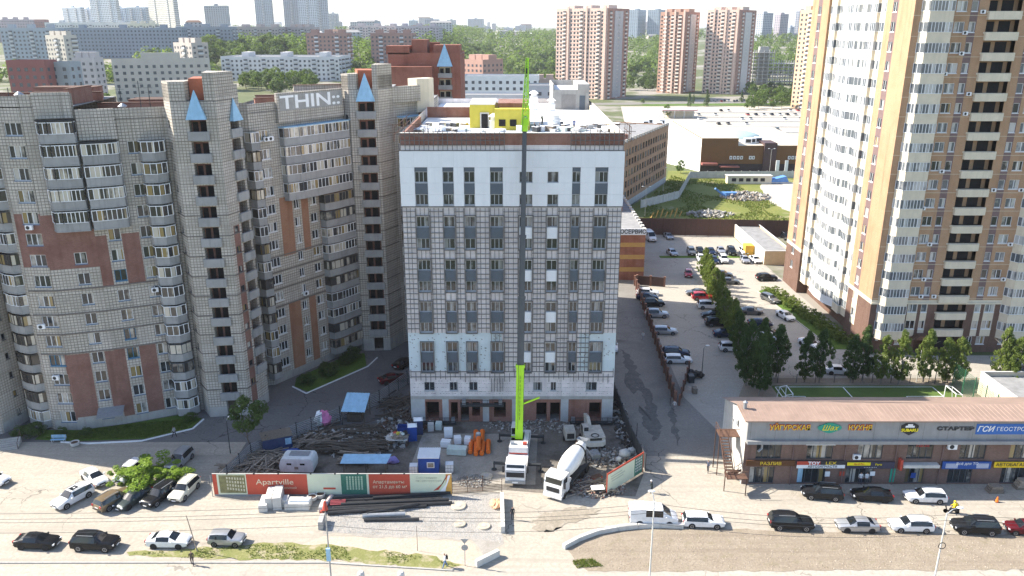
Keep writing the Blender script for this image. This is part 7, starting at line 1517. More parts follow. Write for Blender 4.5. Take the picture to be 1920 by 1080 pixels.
# pipes
op = cached('opipe', lambda: MB().lathe([(.28,0),(.31,0),(.31,2.6),(.36,2.6),(.36,2.95),(.31,2.95),(.28,.3)],16,0,(0,0,0),(0,1,0)).mesh('orange_pipe', K['orange'], 40))
for i, (dx, dy, z, a) in enumerate(((-1.15,-.4,.36,0),(-.35,-.9,.36,.03),(.4,-.8,.36,-.04),(1.25,-.3,.36,.02),(-.6,2.4,.36,0),(.35,2.5,.36,.02),(-.05,-.5,1.0,.02))):
    x, y = G(898,850); o = obj('orange_pipe', op, None, (x+dx,y+dy,z+.02), a); tag(o, ['leftmost short orange pipe of the bundle','orange pipe second from the left in the bundle','orange pipe third from the left in the bundle','rightmost orange pipe of the bundle','orange pipe behind the bundle, left of two','orange pipe behind the bundle, right of two','orange pipe lying on top of the bundle'][i], 'pipe', 'bundle of orange pipes')
t = thing('grey_drum', 'grey round drum standing on the orange pipes', 'drum', (G(897,832)[0],G(897,832)[1],.72)); obj('body', MB().lathe([(.34,0),(.36,.1),(.36,.8),(.34,.9)],14).mesh('body', K['steel']), t); obj('lid', MB().lathe([(.3,.9),(.3,.94)],14).mesh('lid', K['concl']), t)
for i, (px0, py0, px1, py1, r, m) in enumerate(((612,938,815,929,.2,'black'),(610,943,820,934,.2,'black'),(615,948,830,938,.2,'black'),(640,952,842,943,.2,'black'),(625,956,848,946,.22,'black'),(608,960,800,952,.2,'black'),(615,966,740,957,.24,'black'),(688,970,785,951,.2,'black'),(680,972,760,968,.28,'steel'),(683,978,786,977,.2,'black'),(700,940,845,930,.2,'black'))):
    a, b = G(px0,py0), G(px1,py1); L = math.hypot(b[0]-a[0],b[1]-a[1]); o = obj('long_pipe', MB().lathe([(r*.82,.02),(r,0),(r,L),(r*.82,L-.02)],12,0,(0,0,0),(1,0,0)).mesh('long_pipe', K[m]), None, (a[0],a[1],r+.03+(.25 if i in (3,7,10) else 0)), math.atan2(b[1]-a[1],b[0]-a[0]))
    tag(o, ['black plastic pipe nearest the banner fence','black pipe second from the banner fence','black pipe third from the banner fence','black pipe lying on top of the pipe row','long black pipe reaching furthest right in the pipe row','black pipe in the lower half of the pipe row','short thick black pipe at the left of the pipe row','black pipe lying crosswise over the gravel','grey lagged pipe on the gravel','black pipe nearest the camera on the gravel','black pipe under the right end of the banner fence'][i], 'pipe', 'pipes laid before the banner fence')
# pallets, sacks, bundles
def bundle(px, py, sz, m, label, seed, strap=True):
    x, y = G(px, py); t = thing('wrapped_pallet', label, 'pallet', (x,y,.02), random.Random(seed).uniform(-.2,.2)); obj('pallet', MB().box(-sz[0]/2,sz[0]/2,-sz[1]/2,sz[1]/2,0,.13).mesh('pallet', K['wood']), t)
    rnd = random.Random(seed); n = max(2, int(sz[2]/.25))
    for k in range(n): obj('layer', MB().box(-sz[0]/2+rnd.uniform(0,.05),sz[0]/2-rnd.uniform(0,.05),-sz[1]/2+rnd.uniform(0,.05),sz[1]/2-rnd.uniform(0,.05),.135+(sz[2]-.13)*k/n,.135+(sz[2]-.13)*(k+1)/n-.012).mesh('layer', m), t)
mintw = mat('pale_green_wrap', (.52,.60,.56), .4, .1)
bundle(836,838,(1.3,1.0,1.0),K['white'],'white wrapped pallet left of the pale green bundle',1); bundle(858,832,(1.0,1.0,1.1),K['white'],'white wrapped pallet behind the pale green bundle',2); bundle(877,833,(.9,.9,1.1),K['white'],'white wrapped pallet beside the orange pipes',3); bundle(857,851,(2.6,1.3,1.0),mintw,'long pale green wrapped bundle left of the orange pipes',4); bundle(841,820,(1.2,.9,1.4),K['white'],'white stacked crates behind the wrapped pallets',5); bundle(808,808,(.9,.9,1.2),K['concl'],'grey bale right of the portable toilets',6); bundle(823,806,(.9,.9,1.2),mintw,'greenish bale right of the grey one',7)
x, y = G(745,834); t = thing('scrap_table', 'table under a heap of coloured rags and tarpaulin', 'table', (x,y,.02))
obj('table_top', MB().box(-1.5,1.5,-.8,.8,1.0,1.08).mesh('table_top', K['concl']), t)
for a in (-1.4,1.4):
    for b in (-.7,.7): obj('leg', MB().bar((a,b,0),(a,b,1.),.07).mesh('leg', K['rust']), t)
o = obj('tarpaulin', MB().blob((.3,0,1.3),(1.3,.8,.5),0,5,.35,12,6).mesh('tarpaulin', K['wood']), t)
for i, m in enumerate((K['concl'],K['red'],K['yellow'],K['white'],mintw,K['black'])): obj('rag', MB().blob((-.6+.35*i,-.1+.2*(i%2),1.6+.1*(i%3)),(.35,.4,.2),0,i,.4).mesh('rag', m), t)
x, y = G(668,788); t = thing('metal_shed', 'open shed with a tilted pale blue corrugated roof', 'shed', (x,y,.02), R(-4)); rb = MB()
for i in range(16): xx = -1.7+.215*i; rb.add([(xx,-1.6,2.1+(.04 if i%2 else 0)),(xx+.215,-1.6,2.1+(0 if i%2 else .04)),(xx+.215,2.0,3.4+(0 if i%2 else .04)),(xx,2.0,3.4+(.04 if i%2 else 0))], [(0,1,2,3)])
obj('roof', rb.mesh('roof', K['bluem']), t)
for a in (-1.6,1.6):
    for b, z in ((-1.5,2.1),(1.9,3.35)): obj('post', MB().bar((a,b,0),(a,b,z),.1).mesh('post', K['woodd']), t)
obj('stored_box', MB().box(-1.2,.9,-.6,1.4,0,1.2).mesh('stored_box', K['woodd']), t)
x, y = G(688,886); t = thing('sheet_roof', 'low pale blue sheet metal roof behind the banner fence', 'shelter', (x,y,.02)); obj('sheet', MB().add([(-3.2,-.7,1.7),(2.7,-.7,1.7),(3.1,1.0,2.1),(-3.0,1.0,2.1)], [(0,1,2,3)]).add([(-3.2,-.7,1.66),(2.7,-.7,1.66),(3.1,1.0,2.06),(-3.0,1.0,2.06)], [(3,2,1,0)]).mesh('sheet', K['bluem']), t)
for a in (-2.8,0,2.5): obj('post', MB().bar((a,-.5,0),(a,-.5,1.7),.09).bar((a,.8,0),(a,.8,2.0),.09).mesh('post', K['woodd']), t)
x, y = G(606,800); t = thing('tarpaulin_bundle', 'pink and white tarpaulin bundle in the courtyard corner of the site', 'tarpaulin', (x,y,.02)); pinkm = mat('pink_tarp', (.55,.17,.33), .6, .15, 3); obj('bundle', MB().blob((.35,0,1.3),(.8,.65,1.15),0,3,.38,12,7).mesh('bundle', pinkm, 60), t); obj('white_sheet', MB().blob((-.35,-.15,1.2),(.75,.6,1.1),0,4,.38,12,7).mesh('white_sheet', K['white'], 60), t); obj('green_patch', MB().blob((-.35,-.62,1.1),(.2,.12,.6),0,6,.1).mesh('green_patch', mintw), t)
x, y = G(520,842); t = thing('blue_container', 'dark blue site container with a brown board roof', 'container', (x,y,.02), R(24)); obj('wall', MB().box(-1.9,1.9,-1.1,1.1,0,2.2).mesh('wall', K['darkblue']), t); obj('roof', MB().box(-2.0,2.0,-1.2,1.2,2.2,2.3).mesh('roof', K['wood']), t); obj('notice', MB().box(1.0,1.8,-1.13,-1.102,1.0,1.9).mesh('notice', K['bluem']), t)
x, y = G(545,850); o = obj('blue_tarpaulin', MB().blob((0,0,.25),(1.3,.7,.4),0,8,.3,12).mesh('blue_tarpaulin', K['blue']), None, (x,y,.02)); tag(o, 'crumpled blue tarpaulin beside the dark blue container', 'tarpaulin')
x, y = G(735,868); o = obj('plastic_bundle', MB().blob((0,0,.4),(.9,.6,.5),0,9,.25,12).mesh('plastic_bundle', mat('violet_plastic', (.25,.22,.50))), None, (x,y,.02)); tag(o, 'violet plastic bundle behind the sheet metal roof', 'bundle')
def rubble(name, label, cx, cy, rx, ry, h, n, ms, seed, s=(.12,.4)):
    rnd = random.Random(seed); mb = MB()
    for i in range(n):
        a = rnd.uniform(0,6.28); q = math.sqrt(rnd.random()); x = rx*q*math.cos(a); y = ry*q*math.sin(a); z = h*(1-q*q)*rnd.random(); r = rnd.uniform(*s)
        mb.T = Matrix.Translation((x,y,z+r*.3)) @ Matrix.Rotation(rnd.uniform(0,3),4,Vector((rnd.gauss(0,1),rnd.gauss(0,1),rnd.gauss(0,1))).normalized()); mb.box(-r,r,-r*.6,r*.6,-r*.4,r*.4, rnd.randrange(len(ms)))
    o = obj(name, mb.mesh(name, ms), None, (cx,cy,.02)); o['kind'] = 'stuff'
K['rubm'] = mat('grey_brown_rubble', (.26,.24,.21), .9, .3, 3.); rub = [K['conc'], K['rubm'], K['wood'], K['brick']]
rubble('rubble', '', *G(1130,858), 5.5, 2.6, .5, 800, rub[:3], 1, (.05,.26)); rubble('rubble', '', *G(1120,915), 3.6, 2.4, .4, 500, rub, 2, (.05,.2)); rubble('rubble', '', *G(1000,800), 7., 2.2, .3, 260, rub[:3], 3, (.06,.22)); rubble('rubble', '', *G(760,790), 4., 4., .3, 260, [K['woodd'],K['conc'],K['rust']], 4, (.08,.3)); rubble('rubble', '', *G(660,830), 8., 4., .4, 420, [K['woodd'],K['woodd'],K['conc']], 5, (.08,.35)); rubble('rubble', '', *G(888,902), 2.2, 1.5, .5, 500, rub[:2], 6, (.04,.10)); rubble('rubble','',15.7,104,1.2,10,.4,260,[K['woodd'],K['conc'],K['darkgrey']],7,(.08,.35)); rubble('rubble','',78,264,8,7,1.4,420,rub[:3],8,(.2,.7)); rubble('rubble','',60,238,7,5,1.,160,rub[:2],9,(.2,.6)); rubble('rubble','',-31,91.5,3.4,3.4,.5,200,[K['woodd'],K['wood']],10,(.1,.3))
for i, (px, py, r) in enumerate(((1171,858,.85),(1184,850,.6),(1160,866,.5))):
    o = obj('white_sack', MB().blob((0,0,r*.7),(r,r*.8,r*.75),0,20+i,.12,12,6).mesh('white_sack', K['concl'], 60), None, (*G(px,py),.02)); tag(o, ['largest white sack of rubble behind the gate banner','white sack behind the largest one','smallest white sack in front of the largest one'][i], 'sack')
x, y = G(1120,925); t = thing('white_board', 'white notice board lying by the formwork right of the mixer', 'board', (x,y,.3), .1); obj('sheet', MB().box(-.8,.8,-.5,.5,.5,.56).mesh('sheet', K['white']), t); obj('stand', MB().bar((-.6,0,-.3),(-.6,0,.5),.08).bar((.6,0,-.3),(.6,0,.5),.08).mesh('stand', K['wood']), t)
t = thing('red_tool_box', 'red crate among the rubble boards right of the mixer', 'crate', (*G(1118,900),.02), .5); obj('box', MB().box(-.7,.7,-.35,.35,0,.5).mesh('box', K['red']), t); obj('lid', MB().box(-.72,.72,-.37,.37,.5,.56).mesh('lid', K['rust']), t)
# wire fence by the gravel
panel_fence('mesh_barrier', 'thin rusty mesh barrier between the banner fence and the crane', [G(848,925),G(905,921),G(941,926)], 1.9, K['rust'], 2.2, slats=5, pm='rust', pw=.06, sth=.07)
# ================================================================== blocks, pots, discs before the site
def block(px, py, sx, sy, sz, rz, m, label, tilt=0.):
    o = obj('concrete_block', MB().ext([(-sx/2,0),(-sx/2+.05,.0),(-sx/2,.06),(-sx/2,sz-.05),(-sx/2+.05,sz),(sx/2-.05,sz),(sx/2,sz-.05),(sx/2,0)],-sy/2,sy/2).mesh('concrete_block', K[m]), None, (*G(px,py),.02), rot=(tilt,0,rz)); tag(o, label, 'concrete block', 'concrete blocks before the banner fence')
block(497,950,1.0,2.4,.9,.1,'concl','leftmost concrete block before the banner fence'); block(508,944,.8,2.6,1.5,.12,'concl','tall slanted concrete block, second from the left'); block(523,944,1.0,2.8,1.6,.15,'concl','tallest concrete block of the group before the fence'); block(536,947,.7,1.2,1.0,0.,'concl','small upright concrete block right of the tallest'); block(560,950,2.9,1.6,.85,.0,'concl','widest low concrete block of the group'); block(563,951,2.4,.5,1.1,.0,'white','pale slab lying on the widest block')
block(605,955,.5,1.6,.8,.0,'concl','upright kerb block below the rolled banner'); block(604,985,.55,1.8,1.0,.05,'conc','grey kerb block leaning beside the lamp pole')
def pot(px, py, label): x, y = G(px,py); t = thing('planter', label, 'planter', (x,y,.02)); obj('bowl', MB().lathe([(.3,0),(.55,.15),(.62,.6),(.52,.6),(.45,.45)],16).mesh('bowl', K['concl']), t); obj('soil', MB().lathe([(.5,.46),(.5,.5)],14).mesh('soil', K['rust']), t)
pot(586,938,'round concrete planter, left of two beside the rolled banner'); pot(601,933,'round concrete planter, right of two beside the rolled banner'); 
t = thing('rolled_banner', 'red and grey rolled banner lying beside the planters', 'banner', (*G(613,948),.02), R(80)); obj('roll', MB().cyl((-1.6,0,.3),(1.6,0,.3),.28).mesh('roll', mat('grey_pink_cloth', (.42,.34,.33))), t); obj('red_end', MB().cyl((-1.9,-.1,.25),(-.8,-.1,.32),.2).mesh('red_end', K['red']), t)
t = thing('folded_bench', 'dark red folded bench lying right of the rolled banner', 'bench', (*G(634,948),.02), .1)
for i in range(4): obj('slat', MB().box(-.9,.9,-.45+.24*i,-.27+.24*i,.35+.04*i,.42+.04*i).mesh('slat', mat('maroon_wood', (.20,.04,.05))), t)
obj('frame', MB().bar((-.7,-.4,0),(-.7,.4,.4),.06).bar((.7,-.4,0),(.7,.4,.4),.06).mesh('frame', K['black']), t)
K['discm'] = mat('stained_concrete', (.40,.36,.29), .85, .2, 2.)
for i, (px, py, r) in enumerate(((860,950,.9),(863,984,.65),(908,988,.7),(912,894,.8),(1057,931,.45))):
    x, y = G(px,py); t = thing('manhole_ring', ['largest pale concrete disc beside the black pipes','small concrete disc on the gravel, left of two','small concrete disc on the gravel, right of two','pale disc lying before the crane','white disc lying at the mixer front wheel'][i], 'concrete disc', (x,y,.02)); obj('disc', MB().lathe([(r,0),(r,.16),(r*.95,.2)],20).mesh('disc', K['discm']), t); obj('cover', MB().lathe([(r*.45,.2),(r*.45,.225)],16).mesh('cover', K['conc']), t)
for a, b, h, lb in ((G(941,935),G(943,1000),.9,'long grey concrete barrier between the gravel and the site drive'),(G(893,1063),G(935,1042),.8,'slanted dark concrete barrier at the drive corner')):
    L = math.hypot(b[0]-a[0],b[1]-a[1]); o = obj('concrete_barrier', MB().ext([(0,0),(0,h-.06),(.06,h),(L-.06,h),(L,h-.06),(L,0)],-.22,.22).mesh('concrete_barrier', K['concl']), None, (a[0],a[1],.02), math.atan2(b[1]-a[1],b[0]-a[0])); tag(o, lb, 'barrier')
o = obj('orange_heap', MB().blob((0,0,.2),(.7,1.,.35),0,3,.3,12).mesh('orange_heap', mat('orange_sand', (.55,.33,.20))), None, (*G(930,948),.02)); tag(o, 'small heap of orange sand beside the long barrier', 'sand heap')
pts = [G(1057,1029),G(1085,1014),G(1120,1001),G(1158,994),G(1196,990),G(1237,988),G(1282,990)]
for i, (a, b) in enumerate(zip(pts, pts[1:])):
    L = math.hypot(b[0]-a[0],b[1]-a[1])-.06; o = obj('verge_block', MB().ext([(0,0),(0,.5),(.04,.55),(L-.04,.55),(L,.5),(L,0)],-.22,.22).mesh('verge_block', K['concl']), None, (a[0],a[1],.02), math.atan2(b[1]-a[1],b[0]-a[0])); tag(o, 'white concrete edging block round the dirt verge, %s from the left' % ords[i], 'concrete block', 'edging blocks of the dirt verge')
for i, (px, py) in enumerate(((677,1085),(752,1085))):
    o = obj('white_bollard', MB().lathe([(.4,0),(.36,.7),(.25,.85)],14).box(-.35,.35,-.2,.2,0,.5).mesh('white_bollard', K['concl']), None, (*G(px,py),.02)); tag(o, 'white concrete stop at the bottom edge, %s of two' % ('left','right')[i], 'bollard')
t = thing('traffic_cone', 'small orange traffic cone on the asphalt before the shops', 'traffic cone', (*G(1869,941),.01)); obj('cone', MB().lathe([(.2,.03),(.05,.7)],12).mesh('cone', K['orange']), t); obj('base', MB().box(-.24,.24,-.24,.24,0,.03).mesh('base', K['black']), t)
for i, (px, py) in enumerate(((1864,922),(1915,915))):
    t = thing('crate_stack', 'brown crates stacked by the shop wall, %s stack' % ('left','right')[i], 'crate', (*G(px,py),.02))
    for k in range(3+i): obj('crate', MB().box(-.9+.15*k,.9-.1*k,-.5,.5,.3*k,.3*k+.28).mesh('crate', K['wood']), t)
t = thing('wheelie_bins', 'dark heap of refuse bags and bins at the car park corner', 'refuse', (*G(1302,708),.02))
for i in range(7): obj('bag', MB().blob((-.8+.3*i,.5*math.sin(i*2.),.5+.25*(i%2)),(.5,.5,.5),0,40+i,.25).mesh('bag', K['black']), t)
obj('bin', MB().box(-1.4,-.5,-2.2,-1.,0,1.2).mesh('bin', K['darkgrey']), t); obj('yellow_bin', MB().box(-1.6,-.9,-6.2,-5.2,0,.9).mesh('yellow_bin', K['wood']), t)
# courtyard bench and urn
t = thing('park_bench', 'pale blue bench on the shaded pavement before the curved block', 'bench', (*G(110,830),.02), .05)
for i in range(3): obj('slat', MB().box(-1.,1.,-.2+.15*i,-.08+.15*i,.45,.5).mesh('slat', K['bluem']), t); obj('slat', MB().box(-1.,1.,.28,.33,.6+.16*i,.72+.16*i).mesh('slat', K['bluem']), t)
for s in (-.8,.8): obj('leg', MB().bar((s,-.15,0),(s,-.15,.45),.06).bar((s,.3,0),(s,.3,1.),.06).mesh('leg', K['concl']), t)
pot(141,836,'small planter beside the pale blue bench')
t = thing('stair_railing', 'rusty entrance steps with railings at the left edge', 'stairs', (*G(12,845),.02), .3)
for i in range(6): obj('step', MB().box(-1.4,1.4,.35*i,.35*i+.33,0,.15*i+.1).mesh('step', K['conc']), t)
for s in (-1.4,1.4): obj('handrail', MB().bar((s,0,.9),(s,2.,1.7),.06).bar((s,0,0),(s,0,.9),.06).bar((s,2.,.7),(s,2.,1.7),.06).mesh('handrail', K['rust']), t)
# debris in the field
t = thing('blue_wreck', 'broken blue metal skip lying in the weedy field', 'scrap', (*G(1372,370),.02), .4); obj('tub', MB().ext([(-3,.3),(-3.6,2.0),(2,1.6),(2.4,.2)],-1.2,1.2).mesh('tub', K['blue2'] if 'blue2' in K else K.setdefault('blue2', mat('scrap_blue', (.10,.24,.52), .6, .2))), t); obj('arm', MB().bar((-3.5,0,1.),(-7,0,3.5),.6).mesh('arm', K['blue2']), t)
t = thing('blue_heap', 'blue sheet metal heap near the far field wall', 'scrap', (*G(1455,343),.02), .1); obj('sheet', MB().ext([(-4,0),(-3,1.2),(3,2.6),(4.5,0)],-1.5,1.5).mesh('sheet', K['blue2']), t); obj('beam', MB().bar((-4,-1.6,.4),(5,-1.6,.4),.3).mesh('beam', K['concl']), t)
t = thing('field_hut', 'long cream hut by the far field wall', 'hut', (*G(1405,345),.02)); obj('wall', MB().box(-8,8,0,3,0,2.8).mesh('wall', K['cream']), t); obj('roof', MB().box(-8.3,8.3,-.3,3.3,2.8,3.0).mesh('roof', K['concl']), t)
for i in range(5): obj('window', MB().box(-6.5+2.6*i,-4.9+2.6*i,-.04,-.005,.9,2.1).mesh('window', K['dark']), t)
t = thing('yellow_frames', 'yellow steel frames lying at the near edge of the field', 'scrap', (*G(1250,408),.02), .2)
for i in range(7): obj('frame', MB().bar((-5+1.5*i,0,.1),(-4.+1.5*i,.6,1.6+(i%3)*.5),.25).mesh('frame', K['ochre'] if 'ochre' in K else K.setdefault('ochre', mat('ochre_steel', (.45,.27,.08)))), t)
# ================================================================== poles, lamps, sign, wires
def pole(name, label, x, y, h, arm=None, r=.10, head=True, m='concl', cat='street lamp'):
    t = thing(name, label, cat, (x,y,0)); obj('post', MB().cyl((0,0,0),(0,0,h),r,r*.62,10).mesh('post', K[m]), t)
    if arm:
        for s in arm:
            obj('arm', MB().tube([(0,0,h-.1),(s[0]*.5,s[1]*.5,h+.35),(s[0],s[1],h+.45)],.05).mesh('arm', K['steel']), t)
            if head: obj('lamp_head', MB().blob((s[0]*1.18,s[1]*1.18,h+.45),(.38,.18,.09),0,1,.02,10,5).mesh('lamp_head', K['white'], 60), t)
    return t
def at_y(px, py, Y): return YZ(px, py, Y)
x1, z1 = at_y(609,945,66.5); t = pole('utility_pole','grey utility pole cutting the bottom edge left of the gravel', x1, 66.5, z1, m='conc', cat='pole'); obj('fuse_box', MB().box(-.2,.2,-.35,-.12,z1*.42,z1*.55).mesh('fuse_box', K['bluem']), t); obj('red_cap', MB().lathe([(.3,0),(.1,.9)],8,0,(0,0,z1-.6)).mesh('red_cap', K['red']), t)
x2, z2 = at_y(1227,940,66.); t = pole('lamp_post','slim grey lamp post cutting the bottom edge left of the dirt verge', x2, 66., z2, ((-.1,.9),)); 
x3, z3 = at_y(1776,962,67.); t = pole('lamp_post','leaning lamp post with a white lamp head in front of the shops', x3, 67., z3, ((1.1,.2),)); obj('cable_coil', MB().tube([(.35*math.cos(i/14*6.28),-.2,z3*.62+.35*math.sin(i/14*6.28)) for i in range(15)],.04).mesh('cable_coil', K['black']), t)
for i, (dz, off) in enumerate(((-.3,.12),(-.75,-.12),(-1.3,.1),(-2.4,0))):
    for j, (a, b) in enumerate((((x1,66.5,z1),(x2,66.,z2)),((x2,66.,z2),(x3,67.,z3)),((-90,68,z1-1),(x1,66.5,z1)),((x3,67.,z3),(90,68,z3)))):
        a = Vector(a)+Vector((0,off,dz)); b = Vector(b)+Vector((0,off,dz)); P_ = [a.lerp(b,k/14)-Vector((0,0,.9*4*(k/14)*(1-k/14))) for k in range(15)]
        o = obj('overhead_cable', MB().tube(P_,.018,5).mesh('overhead_cable', K['darkgrey'])); tag(o, 'thin overhead cable strung between the roadside poles', 'cable', 'overhead cables along the lower road')
t = pole('leaning_post','thin leaning wooden post beside the white sedan', *G(370,1034), 4.6, None, .07, m='wood', cat='post'); t.rotation_euler = (0,-.14,0)
for px, py, h, lb in ((1316,700,4.5,'dark thin lamp post in the car park'),(1209,408,9,'twin lamp post at the near edge of the field'),(1442,330,10,'twin lamp post before the brown mall'),(1243,360,8,'lamp post beside the long tan building'),(1193,830,3.,'thin pole behind the gate banner'),(432,850,5.,'thin lamp post at the left fence corner of the site'),(1718,716,5.5,'bent pole behind the pitch'),(1752,720,5.5,'dark pole at the pitch corner')):
    pole('lamp_post', lb, *G(px,py), h, ((.9,0),(-.9,0)) if 'twin' in lb else (((.5,0),) if 'lamp' in lb else None), .07, True, 'darkgrey' if 'dark' in lb or 'thin' in lb else 'concl', 'street lamp' if 'lamp' in lb else 'pole')
x, y = G(872,1061); t = thing('road_sign', 'back of a road sign post with a triangle and a disc at the drive corner', 'road sign', (x,y,0)); obj('post', MB().cyl((0,0,0),(0,0,3.4),.04).mesh('post', K['steel']), t); b = MB(); b.add([(-.42,-.05,3.35),(.42,-.05,3.35),(0,-.05,2.75),(-.42,-.02,3.35),(.42,-.02,3.35),(0,-.02,2.75)], [(2,1,0),(3,4,5),(0,1,4,3),(1,2,5,4),(2,0,3,5)]); obj('triangle', b.mesh('triangle', K['steel']), t); obj('disc', MB().lathe([(.36,0),(.36,.03)],16,0,(0,-.05,2.3),(0,1,0)).mesh('disc', K['steel']), t)
x, y = G(783,1033); pole('thin_post','thin steel post on the pink dirt strip', x, y, 3.2, None, .03, m='rust', cat='post'); pole('info_post','short pole with a round sign at the left end of the banner fence', *G(399,931), 3., None, .05, m='steel', cat='post')
# ================================================================== people
def person(px, py, heading, label, top, legs, pose='stand', z=0., skirt=False, hair=(.04,.03,.025), world_=None, bag=None, s=1., hat=None):
    x, y = world_ if world_ else G(px, py, z)
    st = {'walk':(.30,-.26,.22,-.20),'stand':(.05,-.05,.04,.02),'work':(.1,-.05,.38,.34),'crouch':(.28,.2,.35,.3),'sit':(.42,.42,.25,.25)}[pose]
    dz = -.42 if pose == 'crouch' else (-.28 if pose == 'sit' else 0); lean = .10 if pose in ('work',) else (.22 if pose == 'crouch' else .03)
    V = [(0,0,.95+dz),(lean*.4,0,1.18+dz),(lean*.8,0,1.40+dz),(lean,0,1.52+dz),(lean+.03,0,1.63+dz),(lean+.03,0,1.73+dz)]; Rr = [.135,.13,.15,.055,.095,.07]; E_ = [(0,1),(1,2),(2,3),(3,4),(4,5)]
    for k, sg in ((0,1),(1,-1)):
        f = st[k]; i = len(V); kx = f*.5+(.22 if pose in ('crouch','sit') else .03)
        V += [(0,sg*.1,.90+dz),(kx,sg*.11,.50+dz*.35),(f if pose not in ('crouch',) else f-.25,sg*.11,.08),(f+.13 if pose != 'crouch' else f-.1,sg*.12,.04)]; Rr += [.10,.07,.05,.045]; E_ += [(0,i),(i,i+1),(i+1,i+2),(i+2,i+3)]
    for k, sg in ((2,1),(3,-1)):
        f = st[k]; i = len(V); V += [(lean*.8,sg*.19,1.40+dz),(lean*.5+f*.3,sg*.25,1.14+dz),(lean*.3+f+.05,sg*.23,.92+dz+abs(f)*.4),(lean*.3+f+.1,sg*.22,.84+dz+abs(f)*.45)]; Rr += [.062,.048,.036,.04]; E_ += [(2,i),(i,i+1),(i+1,i+2),(i+2,i+3)]
    me = bpy.data.meshes.new('p'); me.from_pydata(V, E_, []); o = bpy.data.objects.new('p', me); COL.objects.link(o)
    md = o.modifiers.new('s','SKIN'); sv = me.skin_vertices[0].data
    for i, r in enumerate(Rr): sv[i].radius = (r*.8 if i in (0,1,2) else r, r*1.1 if i in (0,1,2) else r)
    sv[0].use_root = True
    o.modifiers.new('d','SUBSURF').levels = 1
    dg = bpy.context.evaluated_depsgraph_get(); bme = bpy.data.meshes.new_from_object(o.evaluated_get(dg)); bpy.data.objects.remove(o)
    bme.name = 'body'; bme.materials.clear()
    cm = lambda c: cached(('cl', c), lambda: mat('cloth_%d' % len(_cache), c, .85, .12, 4))
    for m in (K['skin'], cm(top), cm(legs), K['black'], cm(hair)): bme.materials.append(m)
    for p in bme.polygons:
        c = p.center
        if c.z > 1.535+dz: k = 4 if (c.z > 1.67+dz or c.x < lean-.0) else 0
        elif c.z > 1.50+dz: k = 0
        elif c.z < .09: k = 3
        elif (abs(c.y) > .175 and c.z < 1.02+dz): k = 0
        elif c.z > .93+dz: k = 1
        else: k = 2
        p.material_index = k; p.use_smooth = True
    t = thing('person', label, 'person', (x,y,z+.012), R(heading)); t.scale = (s,s,s); obj('body', bme, t)
    if hat: obj('helmet', MB().lathe([(.13,0),(.12,.06),(.08,.12),(.02,.14)],12).mesh('helmet', cm(hat)), t, (lean+.03,0,1.68+dz))
    if skirt: obj('skirt', MB().lathe([(.26,0),(.20,.3),(.15,.45)],14).mesh('skirt', cm(legs)), t, (0,0,.5))
    if bag: obj('bag', MB().box(-.28,-.12,-.16,.16,1.05+dz,1.45+dz).mesh('bag', cm(bag)), t)
    return t
person(961,974,-90,'person in dark clothes standing at the site drive',(.03,.03,.035),(.05,.05,.055)); person(835,1064,-160,'person in a pale top and blue trousers walking along the lower road',(.55,.55,.56),(.08,.16,.34),'walk',bag=(.03,.03,.03)); person(361,1059,-70,'person in dark clothes and pale shoes crossing at the leaning post',(.10,.08,.06),(.04,.04,.05),'walk')
person(328,820,175,'person in a grey jacket walking on the shaded pavement',(.35,.35,.35),(.03,.03,.035),'walk'); person(1327,885,-120,'person in a dark jacket at the foot of the outdoor stair',(.10,.11,.15),(.05,.05,.06),'walk'); person(1205,638,-80,'person in a pale top walking down the side street',(.50,.48,.47),(.30,.30,.32),'walk'); person(735,640,-60,'person in white walking in the courtyard behind the unfinished block',(.65,.65,.65),(.3,.3,.3),'walk')
person(1612,908,-95,'person in a white shirt outside the shop door, left of two',(.70,.70,.70),(.06,.07,.10)); person(1623,908,-80,'person in a white shirt outside the shop door, right of two',(.70,.70,.70),(.10,.10,.10)); person(1222,925,150,'worker in dark overalls beside the mixer truck',(.04,.05,.05),(.04,.05,.05),'work',hat=(.6,.6,.6))
person(1264,770,-100,'person in a pale shirt at the tip of the car park fence',(.55,.52,.50),(.25,.2,.2),'walk')
RZ = 39.9
person(1017,236,160,'roofer in olive clothes standing on the white roof',(.07,.08,.04),(.06,.06,.05),'work',RZ); person(1076,246,-90,'roofer in a blue shirt at the roof edge',(.10,.13,.25),(.20,.18,.16),'stand',RZ); person(1005,247,180,'roofer in black bending at the roof edge, right of the boom',(.02,.02,.025),(.03,.03,.03),'crouch',RZ); person(1009,247,0,'roofer in grey crouching beside the one in black',(.2,.2,.2),(.05,.05,.06),'crouch',RZ); person(1033,697,-90,'worker in black on the crane boom step',(.03,.03,.03),(.03,.03,.04),'stand',0,world_=(.2,86.0)) if False else None
# courier on a scooter
x, y = G(1783,962); t = thing('scooter', 'dark delivery scooter by the lamp post before the shops', 'scooter', (x,y,.012), R(170)); wheels(t, (.65,-.65), .0, .24, .12)
obj('frame', MB().box(-.8,.1,-.15,.15,.35,.7).box(-.1,.5,-.14,.14,.2,.32).bar((.5,0,.3),(.75,0,1.0),.12).bar((.72,-.3,1.),(.72,.3,1.),.05).mesh('frame', K['black']), t); obj('seat', MB().box(-.75,.0,-.15,.15,.71,.8).mesh('seat', K['darkgrey']), t)
person(0,0,170,'courier in a yellow jacket sitting on the delivery scooter',(.75,.55,.02),(.03,.03,.035),'sit',.13,world_=(x+.28*math.cos(R(170))*-1,y),hat=(.8,.6,.02),bag=(.8,.6,.02))
